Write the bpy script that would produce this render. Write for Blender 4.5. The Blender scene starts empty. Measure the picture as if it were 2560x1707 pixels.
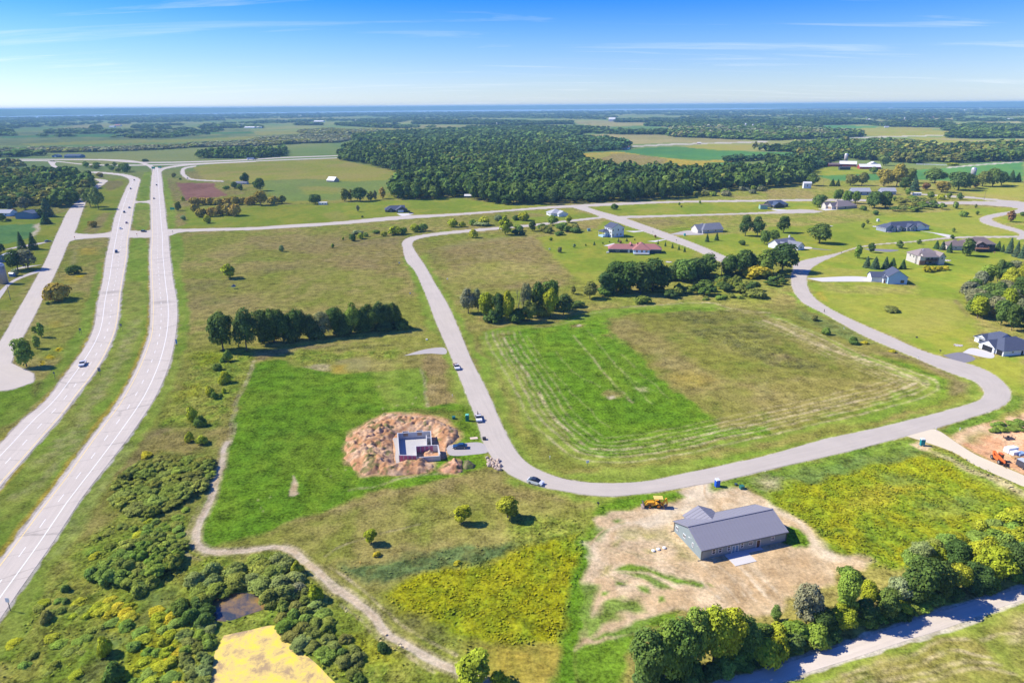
import bpy, bmesh, math, random
import numpy as np
from mathutils import Vector, Matrix

# ------------------------------------------------------------------ camera, light, exposure
scene = bpy.context.scene
COL = scene.collection
CAM_H, FOC, PITCH, ROLL = 100.0, 1707.0, math.radians(19.04), math.radians(-0.40)
SUN_AZ, SUN_EL = math.radians(103.0), math.radians(43.0)     # direction the shadows fall (from +Y towards +X), height of the sun
SUN_STRENGTH, SKY_STRENGTH, EXPOSURE = 4.7, 0.074, 0.58
HAZE_DENSITY, HAZE_COLOR = 0.000085, (0.38, 0.72, 1.0, 1)
cam_data = bpy.data.cameras.new('camera')
cam = bpy.data.objects.new('camera', cam_data)
COL.objects.link(cam)
cam_data.sensor_width = 36.0
cam_data.lens = 36.0 * FOC / 2560.0
cam_data.clip_start = 1.0
cam_data.clip_end = 90000.0
cam.matrix_world = Matrix.Translation((0, 0, CAM_H)) @ Matrix.Rotation(math.pi / 2 - PITCH, 4, 'X') @ Matrix.Rotation(ROLL, 4, 'Z')
scene.camera = cam

world = bpy.data.worlds.new("World")
scene.world = world
world.use_nodes = True
wn, wl = world.node_tree.nodes, world.node_tree.links
wn.clear()
def N(t, typ, **kw):
    n = t.nodes.new(typ)
    for k, v in kw.items():
        if k in n.inputs: n.inputs[k].default_value = v
        else: setattr(n, k, v)
    return n
wt = world.node_tree
sky = N(wt, 'ShaderNodeTexSky', sky_type='NISHITA', sun_disc=False, sun_elevation=SUN_EL, sun_rotation=SUN_AZ + math.pi,
        altitude=300.0, air_density=1.0, dust_density=0.25, ozone_density=2.6)
hs = N(wt, 'ShaderNodeHueSaturation', Saturation=1.34, Value=1.0, Hue=0.5)
wl.new(sky.outputs[0], hs.inputs['Color'])
tc = N(wt, 'ShaderNodeTexCoord')
sep = N(wt, 'ShaderNodeSeparateXYZ'); wl.new(tc.outputs['Generated'], sep.inputs[0])
sr = N(wt, 'ShaderNodeMapRange'); wl.new(sep.outputs[2], sr.inputs[0])
sr.inputs[1].default_value = 0.0; sr.inputs[2].default_value = 0.16; sr.inputs[3].default_value = 0.5; sr.inputs[4].default_value = 1.25
wl.new(sr.outputs[0], hs.inputs['Saturation'])
tr_ = N(wt, 'ShaderNodeMapRange', interpolation_type='LINEAR'); wl.new(sep.outputs[2], tr_.inputs[0]); tr_.inputs[1].default_value = -0.005; tr_.inputs[2].default_value = 0.135
tint = N(wt, 'ShaderNodeMixRGB'); wl.new(tr_.outputs[0], tint.inputs[0]); tint.inputs[1].default_value = (1.12, 1.24, 1.40, 1); tint.inputs[2].default_value = (0.15, 0.66, 1.75, 1)
mul = N(wt, 'ShaderNodeMixRGB', blend_type='MULTIPLY'); mul.inputs[0].default_value = 1.0; wl.new(hs.outputs[0], mul.inputs[1]); wl.new(tint.outputs[0], mul.inputs[2])
# thin cirrus: a plane projection of the direction, stretched along X
inv = N(wt, 'ShaderNodeMath', operation='ADD'); wl.new(sep.outputs[2], inv.inputs[0]); inv.inputs[1].default_value = 0.075
dx = N(wt, 'ShaderNodeMath', operation='DIVIDE'); wl.new(sep.outputs[0], dx.inputs[0]); wl.new(inv.outputs[0], dx.inputs[1])
dy = N(wt, 'ShaderNodeMath', operation='DIVIDE'); wl.new(sep.outputs[1], dy.inputs[0]); wl.new(inv.outputs[0], dy.inputs[1])
cmb = N(wt, 'ShaderNodeCombineXYZ'); wl.new(dx.outputs[0], cmb.inputs[0]); wl.new(dy.outputs[0], cmb.inputs[1])
mp = N(wt, 'ShaderNodeMapping'); mp.inputs['Scale'].default_value = (0.34, 1.9, 1); mp.inputs['Location'].default_value = (5.3, 2.2, 0); mp.inputs['Rotation'].default_value = (0, 0, 0.10)
wl.new(cmb.outputs[0], mp.inputs[0])
n1 = N(wt, 'ShaderNodeTexNoise', Scale=1.0, Detail=9.0, Roughness=0.62, Distortion=0.7); wl.new(mp.outputs[0], n1.inputs['Vector'])
r1 = N(wt, 'ShaderNodeMapRange'); wl.new(n1.outputs[0], r1.inputs[0])
r1.inputs[1].default_value = 0.55; r1.inputs[2].default_value = 0.82; r1.inputs[3].default_value = 0; r1.inputs[4].default_value = 0.4
mixc = N(wt, 'ShaderNodeMixRGB'); wl.new(r1.outputs[0], mixc.inputs[0]); wl.new(mul.outputs[0], mixc.inputs[1]); mixc.inputs[2].default_value = (11, 11.2, 11.6, 1)
bg = N(wt, 'ShaderNodeBackground', Strength=SKY_STRENGTH); wl.new(mixc.outputs[0], bg.inputs[0])
wo = N(wt, 'ShaderNodeOutputWorld'); wl.new(bg.outputs[0], wo.inputs[0])

sun_data = bpy.data.lights.new('sun', 'SUN')
sun_data.energy = SUN_STRENGTH
sun_data.angle = math.radians(0.5)
sun_data.color = (1.0, 0.935, 0.79)
sun = bpy.data.objects.new('sun', sun_data)
COL.objects.link(sun)
to_sun = Vector((-math.sin(SUN_AZ) * math.cos(SUN_EL), -math.cos(SUN_AZ) * math.cos(SUN_EL), math.sin(SUN_EL)))
sun.rotation_euler = to_sun.to_track_quat('Z', 'Y').to_euler()

scene.view_settings.view_transform = 'Standard'
scene.view_settings.look = 'None'
scene.view_settings.exposure = EXPOSURE
scene.view_settings.gamma = 1.0
scene.view_settings.use_curve_mapping = False
scene.render.engine = 'CYCLES'
cy = scene.cycles
cy.max_bounces = 5; cy.diffuse_bounces = 2; cy.glossy_bounces = 2; cy.transmission_bounces = 3; cy.volume_bounces = 0
cy.transparent_max_bounces = 4
cy.use_denoising = True
cy.denoiser = 'OPENIMAGEDENOISE'
cy.denoising_input_passes = 'RGB_ALBEDO_NORMAL'
cy.denoising_prefilter = 'ACCURATE'
cy.caustics_reflective = False; cy.caustics_refractive = False

# ------------------------------------------------------------------ survey: photograph coordinates to ground positions
ZONES = {'O': (0, 0, 1.08844), 'S': (0, 0, 1.0)}
for i in range(4):
    ZONES['A%d' % (i + 1)] = (640 * i, 240, 0.27234)
    ZONES['B%d' % (i + 1)] = (640 * i, 640, 0.27234)
    ZONES['C%d' % (i + 1)] = (640 * i, 1040, 0.27234)
for i in range(3):
    ZONES['D%d' % (i + 1)] = ((0, 853, 1706)[i], 1380, 0.3627)
CP, SP, CR, SR = math.cos(PITCH), math.sin(PITCH), math.cos(ROLL), math.sin(ROLL)

def ground(x, y, z=0.0):
    u, v = (x - 1280.0) / FOC, (853.5 - y) / FOC
    u, v = u * CR - v * SR, u * SR + v * CR
    t = (z - CAM_H) / (-SP + v * CP)
    return u * t, (CP + v * SP) * t

def px(X, Y, Zh=0.0):
    Zh = Zh - CAM_H
    f = Y * CP - Zh * SP
    u, v = X / f, (Y * SP + Zh * CP) / f
    return 1280 + (u * CR + v * SR) * FOC, 853.5 - (-u * SR + v * CR) * FOC

def at(zone, x, y, z=0.0):
    zx, zy, k = ZONES[zone]
    return ground(zx + x * k, zy + y * k, z)

def pts(*spec):
    """'A1', x, y, x, y, 'B2', x, y ... -> ground points"""
    out, zone, i = [], 'O', 0
    while i < len(spec):
        if isinstance(spec[i], str):
            zone = spec[i]; i += 1
        else:
            out.append(at(zone, spec[i], spec[i + 1])); i += 2
    return np.array(out)

def height_at(zone, x, yb, yt):
    X, Y = at(zone, x, yb)
    zx, zy, k = ZONES[zone]
    lo, hi = 0.0, 60.0
    for _ in range(30):
        m = (lo + hi) / 2
        if px(X, Y, m)[1] > zy + yt * k: lo = m
        else: hi = m
    return lo

def smooth(P, n, closed=False):
    """resample a polyline with a Catmull-Rom spline to n points"""
    P = np.asarray(P, float)
    keep = [0]
    for i in range(1, len(P)):
        if np.hypot(*(P[i] - P[keep[-1]])) > .022 * np.hypot(*P[i]): keep.append(i)
    P = P[keep] if len(keep) > 2 else P
    d = np.r_[0, np.cumsum(np.hypot(*(np.diff(P, axis=0).T)))]
    Q = np.vstack([2 * P[0] - P[1], P, 2 * P[-1] - P[-2]])
    s = np.linspace(0, d[-1], n)
    i = np.clip(np.searchsorted(d, s, 'right') - 1, 0, len(P) - 2)
    t = ((s - d[i]) / np.maximum(d[i + 1] - d[i], 1e-9))[:, None]
    p0, p1, p2, p3 = Q[i], Q[i + 1], Q[i + 2], Q[i + 3]
    l1 = np.maximum(np.linalg.norm(p2 - p1, axis=1), 1e-6)[:, None]
    l0 = np.maximum(np.linalg.norm(p1 - p0, axis=1), 1e-6)[:, None]
    l2 = np.maximum(np.linalg.norm(p3 - p2, axis=1), 1e-6)[:, None]
    m1 = ((p1 - p0) / l0 + (p2 - p1) / l1) * .5 * l1
    m2 = ((p2 - p1) / l1 + (p3 - p2) / l2) * .5 * l1
    t2, t3 = t * t, t * t * t
    return (2 * t3 - 3 * t2 + 1) * p1 + (t3 - 2 * t2 + t) * m1 + (-2 * t3 + 3 * t2) * p2 + (t3 - t2) * m2

# ------------------------------------------------------------------ noise in numpy
def _hash(ix, iy, s):
    h = (ix.astype(np.int64) * 374761393 + iy.astype(np.int64) * 668265263 + s * 2147483647) & 0xffffffff
    h = ((h ^ (h >> 13)) * 1274126177) & 0xffffffff
    return ((h ^ (h >> 16)) & 0xffff) / 65535.0
def vnoise(x, y, s=0):
    x0, y0 = np.floor(x), np.floor(y)
    fx, fy = x - x0, y - y0
    fx = fx * fx * (3 - 2 * fx); fy = fy * fy * (3 - 2 * fy)
    a, b = _hash(x0, y0, s), _hash(x0 + 1, y0, s)
    c, d = _hash(x0, y0 + 1, s), _hash(x0 + 1, y0 + 1, s)
    return (a * (1 - fx) + b * fx) * (1 - fy) + (c * (1 - fx) + d * fx) * fy
def fbm(x, y, o=4, s=0):
    v, a, t = 0, 1.0, 0.0
    for k in range(o):
        v = v + a * vnoise(x * 2 ** k + 17.3 * k, y * 2 ** k - 9.1 * k, s + k); t += a; a *= 0.55
    return v / t

def inside(P, poly):
    x, y = P[:, 0], P[:, 1]
    r = np.zeros(len(P), bool)
    n = len(poly)
    for i in range(n):
        x1, y1 = poly[i]; x2, y2 = poly[(i + 1) % n]
        if y1 == y2: continue
        c = ((y1 > y) != (y2 > y)) & (x < (x2 - x1) * (y - y1) / (y2 - y1) + x1)
        r ^= c
    return r
def dist_line(P, L, closed=False):
    d = np.full(len(P), 1e9)
    n = len(L)
    for i in range(n if closed else n - 1):
        a, b = np.asarray(L[i]), np.asarray(L[(i + 1) % n])
        ab = b - a
        t = np.clip(((P - a) @ ab) / max(ab @ ab, 1e-9), 0, 1)
        q = P - a - t[:, None] * ab
        d = np.minimum(d, np.einsum('ij,ij->i', q, q))
    return np.sqrt(d)

# ------------------------------------------------------------------ materials
MATS = {}
def mat(name, color=(0.5, 0.5, 0.5), rough=0.8, metal=0.0, spec=0.3, vary=0.12, scale=1.5, bump=0.0, coat=0.0, objcolor=False, stretch=None):
    if name in MATS: return MATS[name]
    m = bpy.data.materials.new(name); m.use_nodes = True
    t = m.node_tree; t.nodes.clear()
    o = N(t, 'ShaderNodeOutputMaterial'); p = N(t, 'ShaderNodeBsdfPrincipled', Roughness=rough, Metallic=metal)
    p.inputs['Specular IOR Level'].default_value = spec
    if coat: p.inputs['Coat Weight'].default_value = coat; p.inputs['Coat Roughness'].default_value = 0.08
    t.links.new(p.outputs[0], o.inputs[0])
    c = N(t, 'ShaderNodeTexCoord')
    vec = c.outputs['Object']
    if stretch:
        mpn = N(t, 'ShaderNodeMapping'); mpn.inputs['Scale'].default_value = stretch; t.links.new(vec, mpn.inputs[0]); vec = mpn.outputs[0]
    n = N(t, 'ShaderNodeTexNoise', Scale=scale, Detail=5.0, Roughness=0.6); t.links.new(vec, n.inputs['Vector'])
    r = N(t, 'ShaderNodeMapRange'); t.links.new(n.outputs[0], r.inputs[0])
    r.inputs[1].default_value = 0.3; r.inputs[2].default_value = 0.7; r.inputs[3].default_value = 1 - vary; r.inputs[4].default_value = 1 + vary
    v = N(t, 'ShaderNodeVectorMath', operation='SCALE')
    if objcolor:
        oi = N(t, 'ShaderNodeObjectInfo'); t.links.new(oi.outputs['Color'], v.inputs[0])
    else: v.inputs[0].default_value = color[:3]
    t.links.new(r.outputs[0], v.inputs['Scale']); t.links.new(v.outputs[0], p.inputs['Base Color'])
    if bump:
        b = N(t, 'ShaderNodeBump', Strength=bump, Distance=0.05); t.links.new(n.outputs[0], b.inputs['Height']); t.links.new(b.outputs[0], p.inputs['Normal'])
    MATS[name] = m
    return m

def foliage_mat(name, attr=False):
    m = bpy.data.materials.new(name); m.use_nodes = True
    t = m.node_tree; t.nodes.clear()
    o = N(t, 'ShaderNodeOutputMaterial')
    d = N(t, 'ShaderNodeBsdfDiffuse'); tr = N(t, 'ShaderNodeBsdfTranslucent'); mx = N(t, 'ShaderNodeMixShader'); mx.inputs[0].default_value = 0.16
    if attr:
        a = N(t, 'ShaderNodeAttribute', attribute_name='col'); c = a.outputs['Color']
    else:
        oi = N(t, 'ShaderNodeObjectInfo'); c = oi.outputs['Color']
    at_ = N(t, 'ShaderNodeAttribute', attribute_name='shade')       # per-leaf tint
    v = N(t, 'ShaderNodeVectorMath', operation='SCALE'); t.links.new(c, v.inputs[0]); t.links.new(at_.outputs['Fac'], v.inputs['Scale'])
    gm = N(t, 'ShaderNodeHueSaturation', Saturation=1.1, Value=1.15, Hue=0.485)
    t.links.new(v.outputs[0], d.inputs[0]); t.links.new(v.outputs[0], gm.inputs['Color']); t.links.new(gm.outputs[0], tr.inputs[0])
    t.links.new(d.outputs[0], mx.inputs[1]); t.links.new(tr.outputs[0], mx.inputs[2]); t.links.new(mx.outputs[0], o.inputs[0])
    MATS[name] = m
    return m

# ------------------------------------------------------------------ object helpers
def prop(o, label=None, cat=None, group=None, kind=None):
    if label: o['label'] = label
    if cat: o['category'] = cat
    if group: o['group'] = group
    if kind: o['kind'] = kind
    return o
def empty(name, loc, yaw=0.0, label=None, cat=None, group=None):
    o = bpy.data.objects.new(name, None); COL.objects.link(o)
    o.empty_display_size = 0.5
    o.location = loc; o.rotation_euler = (0, 0, yaw)
    return prop(o, label, cat, group)
def link(name, mesh, parent=None, loc=None, yaw=None):
    o = bpy.data.objects.new(name, mesh); COL.objects.link(o)
    if parent is not None: o.parent = parent
    if loc is not None: o.location = loc
    if yaw is not None: o.rotation_euler = (0, 0, yaw)
    return o
def mesh_np(name, V, Fc, material=None, smooth_=False):
    """mesh from arrays: V (n,3), Fc (m,k) with k = 3 or 4"""
    V = np.ascontiguousarray(V, np.float32); Fc = np.ascontiguousarray(Fc, np.int32)
    me = bpy.data.meshes.new(name)
    k = Fc.shape[1]
    me.vertices.add(len(V)); me.vertices.foreach_set('co', V.ravel())
    me.loops.add(Fc.size); me.loops.foreach_set('vertex_index', Fc.ravel())
    me.polygons.add(len(Fc)); me.polygons.foreach_set('loop_start', np.arange(0, Fc.size, k, dtype=np.int32))
    try: me.polygons.foreach_set('loop_total', np.full(len(Fc), k, np.int32))
    except Exception: pass
    me.polygons.foreach_set('use_smooth', np.full(len(Fc), smooth_, bool))
    if material: me.materials.append(material)
    me.update(calc_edges=True)
    return me
def attr_f(me, name, data, domain='FACE'):
    a = me.attributes.new(name, 'FLOAT', domain); a.data.foreach_set('value', np.ascontiguousarray(data, np.float32))
def attr_c(me, name, data, domain='POINT'):
    a = me.attributes.new(name, 'FLOAT_COLOR', domain)
    d = np.ones((len(data), 4), np.float32); d[:, :3] = data; a.data.foreach_set('color', d.ravel())

class MB:
    """collects boxes, prisms and tubes into one mesh"""
    def __init__(self): self.v, self.f = [], []
    def add(self, vs, fs):
        b = len(self.v); self.v += [tuple(p) for p in vs]; self.f += [tuple(i + b for i in f) for f in fs]; return self
    def box(self, x0, x1, y0, y1, z0, z1, yaw=0.0, tilt=0.0, c=None):
        vs = [Vector((x, y, z)) for z in (z0, z1) for y in (y0, y1) for x in (x0, x1)]
        if yaw or tilt:
            c = Vector(c) if c else Vector(((x0 + x1) / 2, (y0 + y1) / 2, (z0 + z1) / 2))
            R = Matrix.Rotation(yaw, 3, 'Z') @ Matrix.Rotation(tilt, 3, 'Y')
            vs = [c + R @ (p - c) for p in vs]
        return self.add(vs, [(0, 2, 3, 1), (4, 5, 7, 6), (0, 1, 5, 4), (1, 3, 7, 5), (3, 2, 6, 7), (2, 0, 4, 6)])
    def prism(self, prof, y0, y1, axis='y'):
        """profile of (x,z) extruded along y (axis='y'), or (y,z) along x (axis='x'), or (x,y) along z"""
        n = len(prof)
        m = {'y': lambda p, t: (p[0], t, p[1]), 'x': lambda p, t: (t, p[0], p[1]), 'z': lambda p, t: (p[0], p[1], t)}[axis]
        vs = [m(p, y0) for p in prof] + [m(p, y1) for p in prof]
        fs = [tuple(range(n)), tuple(range(2 * n - 1, n - 1, -1))] + [(i, i + n, (i + 1) % n + n, (i + 1) % n) for i in range(n)]
        return self.add(vs, fs)
    def tube(self, a, b, r0, r1=None, n=8, caps=True):
        a, b = Vector(a), Vector(b); r1 = r0 if r1 is None else r1
        d = (b - a).normalized()
        u = d.orthogonal().normalized(); w = d.cross(u)
        vs = [a + (u * math.cos(2 * math.pi * i / n) + w * math.sin(2 * math.pi * i / n)) * r0 for i in range(n)]
        vs += [b + (u * math.cos(2 * math.pi * i / n) + w * math.sin(2 * math.pi * i / n)) * r1 for i in range(n)]
        fs = [(i, (i + 1) % n, (i + 1) % n + n, i + n) for i in range(n)]
        if caps: fs += [tuple(range(n - 1, -1, -1)), tuple(range(n, 2 * n))]
        return self.add(vs, fs)
    def mesh(self, name, m=None, smooth_=False):
        me = bpy.data.meshes.new(name); me.from_pydata(self.v, [], self.f)
        bm = bmesh.new(); bm.from_mesh(me); bmesh.ops.recalc_face_normals(bm, faces=bm.faces); bm.to_mesh(me); bm.free()
        if m: me.materials.append(m)
        if smooth_: me.polygons.foreach_set('use_smooth', [True] * len(me.polygons))
        return me
    def obj(self, name, m=None, parent=None, smooth_=False):
        return link(name, self.mesh(name, m, smooth_), parent)
def children_of(o): return [c for c in COL.objects if c.parent == o]
def copy_tree(o, kids, parent=None):
    """copy a thing with its parts and sub-parts; kids maps an object to its children"""
    c = o.copy(); COL.objects.link(c)
    if parent is not None: c.parent = parent
    for k in kids.get(o, ()): copy_tree(k, kids, c)
    return c
def kids_map(root):
    m, todo = {}, [root]
    while todo:
        o = todo.pop(); m[o] = children_of(o); todo += m[o]
    return m

# ------------------------------------------------------------------ roads: left and right edges, surveyed
ROADS = {}      # name -> (left pts, right pts, z)
def pair(L, R):
    """match two edge lines monotonically so that every cross-section is short"""
    D = np.linalg.norm(L[:, None, :] - R[None, :, :], axis=2) ** 2
    n, m = D.shape; C = np.full((n + 1, m + 1), 1e18); C[0, 0] = 0
    for i in range(n):
        row, up = C[i + 1], C[i]
        for j in range(m):
            row[j + 1] = D[i, j] + min(up[j], up[j + 1], row[j])
    i, j, out = n, m, []
    while i > 0 and j > 0:
        out.append((i - 1, j - 1))
        k = np.argmin((C[i - 1, j - 1], C[i - 1, j], C[i, j - 1]))
        if k == 0: i -= 1; j -= 1
        elif k == 1: i -= 1
        else: j -= 1
    out = np.array(out[::-1]); return L[out[:, 0]], R[out[:, 1]]
def road(key, left, right, n=60): ROADS[key] = pair(smooth(left, n), smooth(right, n))
road('highway', pts('C1', -700, 2300, -300, 1720, 0, 1325, 350, 860, 560, 590, 830, 210, 'B1', 1060, 1375, 1215, 1110, 1310, 900, 1370, 720, 1381, 580, 1384, 400, 1378, 200, 1372, 0,
                'A1', 1385, 1300, 1384, 1100, 1382, 960, 1387, 800, 1400, 690, 1406, 655),
     pts('C1', -450, 2500, -100, 2010, 200, 1565, 340, 1370, 560, 1050, 730, 780, 960, 480, 1170, 210, 1310, 10, 'B1', 1400, 1340, 1500, 1140, 1570, 940, 1612, 720, 1627, 560, 1620, 400, 1592, 250, 1572, 100, 1560, 0,
         'A1', 1545, 1290, 1530, 1180, 1500, 900, 1478, 720, 1462, 655), 140)
road('highway_far_side', pts('C1', -900, 1220, -500, 760, 0, 262, 250, 0, 'B1', 380, 1370, 600, 1090, 760, 870, 850, 700, 900, 430, 950, 200, 977, 0, 'A1', 1010, 1330, 1030, 1220, 1050, 1130, 1110, 960, 1165, 835, 1190, 775, 1120, 735, 1000, 718, 880, 708, 770, 702),
     pts('C1', -900, 1950, -400, 1240, 0, 650, 210, 410, 400, 190, 560, 10, 'B1', 700, 1290, 850, 1100, 960, 930, 1060, 700, 1092, 550, 1112, 350, 1150, 120, 1170, 0, 'A1', 1178, 1330, 1200, 1200, 1225, 1040, 1245, 940, 1280, 800, 1288, 770, 1245, 745, 1130, 718, 1000, 705, 880, 696, 770, 692), 140)
road('frontage_road', pts('B1', -160, 1010, 0, 785, 170, 490, 330, 210, 440, 0, 'A1', 490, 1340, 560, 1190, 620, 1065, 690, 985, 760, 925, 830, 868, 880, 820, 915, 790, 890, 775, 840, 770),
     pts('B1', 40, 1090, 100, 985, 150, 850, 230, 710, 420, 340, 580, 0, 'A1', 610, 1390, 690, 1240, 740, 1100, 785, 985, 850, 890, 920, 835, 965, 800, 985, 775, 950, 763, 870, 760))
road('cul_de_sac', pts('B1', -200, 1010, 30, 975, 100, 985, 200, 1030, 310, 1080, 352, 1112), pts('B1', -300, 1235, -100, 1245, 0, 1238, 120, 1220, 220, 1190, 310, 1155))
road('cross_road', pts('A1', 640, 1240, 700, 1262, 760, 1274, 900, 1268, 1010, 1245, 1100, 1235, 1220, 1230, 1300, 1240, 1400, 1235, 1500, 1225, 1580, 1225, 1700, 1222, 1900, 1217, 2350, 1205,
                     'A2', 350, 1180, 700, 1160, 1290, 1105, 1770, 1083, 2350, 1043, 'A3', 300, 1017, 600, 1000, 900, 984, 1500, 966, 2350, 954, 'A4', 400, 948, 900, 950),
     pts('A1', 600, 1390, 690, 1320, 780, 1305, 900, 1300, 1010, 1305, 1100, 1300, 1220, 1300, 1350, 1300, 1480, 1300, 1550, 1285, 1650, 1252, 1900, 1241, 2350, 1228,
         'A2', 400, 1204, 800, 1178, 1400, 1128, 1800, 1100, 2350, 1057, 'A3', 300, 1036, 600, 1022, 900, 1006, 1500, 980, 2350, 969, 'A4', 400, 965, 900, 968), 120)
road('median_crossover', pts('A1', 1235, 960, 1270, 968, 1330, 966, 1385, 955), pts('A1', 1225, 1000, 1270, 980, 1330, 980, 1385, 998), 12)
road('subdivision_road', pts('A3', 830, 1108, 450, 1148, 150, 1182, 0, 1194, 'A2', 2000, 1224, 1700, 1252, 1500, 1280, 1400, 1302, 1345, 1345, 1350, 1390, 1390, 1530, 'B2', 1440, 110, 1550, 330, 1660, 620, 1800, 940, 1930, 1260, 2010, 1460,
                           'C2', 2120, 300, 2180, 395, 2250, 470, 'C3', 0, 545, 100, 590, 300, 655, 500, 690, 700, 722, 900, 735, 1200, 710, 1500, 668, 1700, 630, 1900, 598, 2350, 490, 'C4', 0, 480, 700, 330, 1280, 180, 1500, 120, 1900, 0,
                           'B4', 1900, 1460, 2100, 1400, 2205, 1330, 2222, 1260, 2150, 1150, 2000, 1050, 1800, 978, 1500, 900, 1100, 730, 800, 600, 560, 480, 420, 380, 365, 295, 352, 210, 385, 130, 440, 80, 520, 40, 600, 5,
                           'A4', 800, 1400, 980, 1368, 1300, 1343, 1700, 1308, 2290, 1298),
     pts('A3', 830, 1122, 450, 1166, 150, 1200, 0, 1213, 'A2', 2000, 1246, 1700, 1276, 1540, 1300, 1460, 1325, 1432, 1360, 1460, 1425, 1510, 1500, 'B2', 1550, 90, 1640, 250, 1760, 450, 1880, 720, 1980, 960, 2130, 1260, 2260, 1560,
         'C2', 2290, 130, 2350, 265, 'C3', 50, 340, 150, 440, 300, 520, 500, 582, 700, 610, 1000, 615, 1300, 590, 1500, 545, 2000, 440, 2350, 360, 'C4', 500, 220, 1000, 110, 1450, 0,
         'B4', 1400, 1482, 1700, 1402, 1930, 1330, 1985, 1282, 1975, 1220, 1900, 1150, 1700, 1080, 1300, 910, 900, 740, 520, 530, 330, 430, 250, 340, 218, 260, 217, 200, 232, 120, 245, 70, 330, 40,
         'A4', 430, 1518, 620, 1448, 800, 1395, 980, 1363, 1300, 1338, 1700, 1296, 2290, 1286), 420)
road('subdivision_loop', pts('A4', 2290, 1298, 2312, 1280, 2305, 1262, 2200, 1228, 2050, 1190, 1965, 1160, 1945, 1130, 1975, 1108, 2100, 1080, 2250, 1055, 2290, 1042, 2285, 1030, 2200, 1010, 2000, 1000, 1600, 995, 1400, 996),
     pts('A4', 2295, 1318, 2400, 1300, 2400, 1265, 2290, 1222, 2150, 1182, 2065, 1155, 2050, 1130, 2090, 1112, 2200, 1090, 2400, 1060, 2500, 1030, 2450, 990, 2300, 975, 2080, 970, 1600, 973, 1400, 974), 60)
road('street', pts('A3', 540, 1020, 590, 1032, 700, 1065, 820, 1111, 1000, 1172, 1230, 1250, 1420, 1320, 1620, 1390, 1800, 1470, 2000, 1560), pts('A3', 620, 1000, 690, 1022, 780, 1052, 1000, 1112, 1200, 1180, 1450, 1270, 1650, 1345, 1830, 1418, 2020, 1500), 30)
road('side_street', pts('A3', 990, 1104, 1100, 1105, 1500, 1093, 2350, 1065, 'A4', 120, 1060, 200, 1046, 350, 1043, 460, 1048, 500, 1060), pts('A3', 1000, 1124, 1100, 1119, 1500, 1107, 2350, 1081, 'A4', 120, 1078, 200, 1078, 350, 1077, 450, 1072, 500, 1062), 40)
road('county_road', pts('A4', 2450, 985, 2150, 955, 1950, 935, 1780, 922, 1500, 905, 1300, 890), pts('A4', 2450, 1005, 2150, 972, 1950, 948, 1780, 935, 1500, 916, 1300, 899), 20)
road('interstate', pts('A1', -200, 578, 400, 580, 900, 582, 1300, 606, 1600, 605, 2350, 578, 'A2', 200, 565, 760, 545, 'A2', 1300, 520), pts('A1', -200, 586, 400, 588, 900, 592, 1300, 616, 1600, 615, 2350, 588, 'A2', 200, 574, 760, 553, 'A2', 1300, 528), 40)
road('interstate_near_side', pts('A1', -200, 596, 400, 593, 800, 626, 1000, 632, 1500, 628, 2350, 596, 'A2', 300, 582, 760, 566, 'A2', 1300, 540), pts('A1', -200, 603, 400, 600, 800, 634, 1000, 642, 1500, 637, 2350, 603, 'A2', 300, 590, 760, 573, 'A2', 1300, 548), 40)
road('slip_road_west', pts('A1', 1400, 680, 1340, 640, 1220, 606, 1100, 594, 900, 586), pts('A1', 1445, 675, 1380, 632, 1240, 597, 1110, 586, 900, 580), 20)
road('slip_road_east', pts('A1', 1440, 690, 1480, 665, 1600, 640, 1800, 622, 2350, 598), pts('A1', 1475, 705, 1520, 672, 1620, 652, 1800, 634, 2350, 606), 20)
road('service_lane', pts('A1', 1800, 640, 1700, 655, 1655, 668, 1660, 690, 1690, 745, 1760, 772, 1850, 778, 2050, 788, 2120, 792), pts('A1', 1800, 650, 1720, 664, 1688, 676, 1695, 700, 1730, 745, 1780, 764, 1860, 771, 2050, 781, 2120, 786), 30)
road('west_slip_lane', pts('A1', 540, 668, 480, 650, 455, 625, 440, 605, 400, 597), pts('A1', 570, 665, 520, 645, 505, 625, 515, 605, 480, 592), 16)
road('gravel_road', pts('D3', 130, 945, 320, 885, 500, 828, 700, 768, 950, 690, 1260, 590, 1600, 470, 1950, 358, 2352, 243, 2600, 175), pts('D3', 480, 960, 690, 890, 850, 832, 1200, 722, 1500, 622, 1880, 500, 2130, 400, 2352, 328, 2600, 250), 50)

DRIVES = {}     # smaller paved pieces as outlines: key -> (polygon, material)
DRIVE_N = [0]
def drive(key, m, *spec):
    DRIVE_N[0] += 1
    DRIVES["%s:%d" % (key, DRIVE_N[0])] = (pts(*spec), m)
drive('gravel_drive', 'gravel', 'C2', 1745, 270, 1850, 262, 2070, 245, 2130, 330, 2130, 350, 2000, 352, 1780, 358, 1740, 310)
drive('gravel_pullout', 'gravel', 'B2', 1355, 915, 1420, 885, 1560, 855, 1720, 840, 1745, 880, 1740, 900, 1600, 895, 1480, 910)
drive('concrete_drive', 'concrete', 'B4', 350, 205, 450, 205, 900, 193, 935, 200, 930, 225, 1090, 240, 1085, 248, 920, 236, 880, 230, 450, 236, 350, 238)
drive('asphalt_apron', 'asphalt', 'B4', 1605, 910, 1785, 885, 1905, 940, 1775, 978, 1700, 945)
drive('concrete_drive', 'concrete', 'B4', 1785, 885, 1895, 868, 1885, 845, 1910, 825, 1950, 835, 1960, 860, 2060, 890, 2150, 918, 2050, 938, 1905, 940)
drive('sandy_drive', 'sand', 'C4', 1270, 183, 1400, 148, 1520, 118, 1560, 145, 1740, 250, 1900, 350, 2200, 480, 2400, 575, 2400, 660, 2150, 560, 1900, 450, 1700, 330, 1560, 295, 1480, 250, 1420, 215, 1330, 195)
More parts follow.
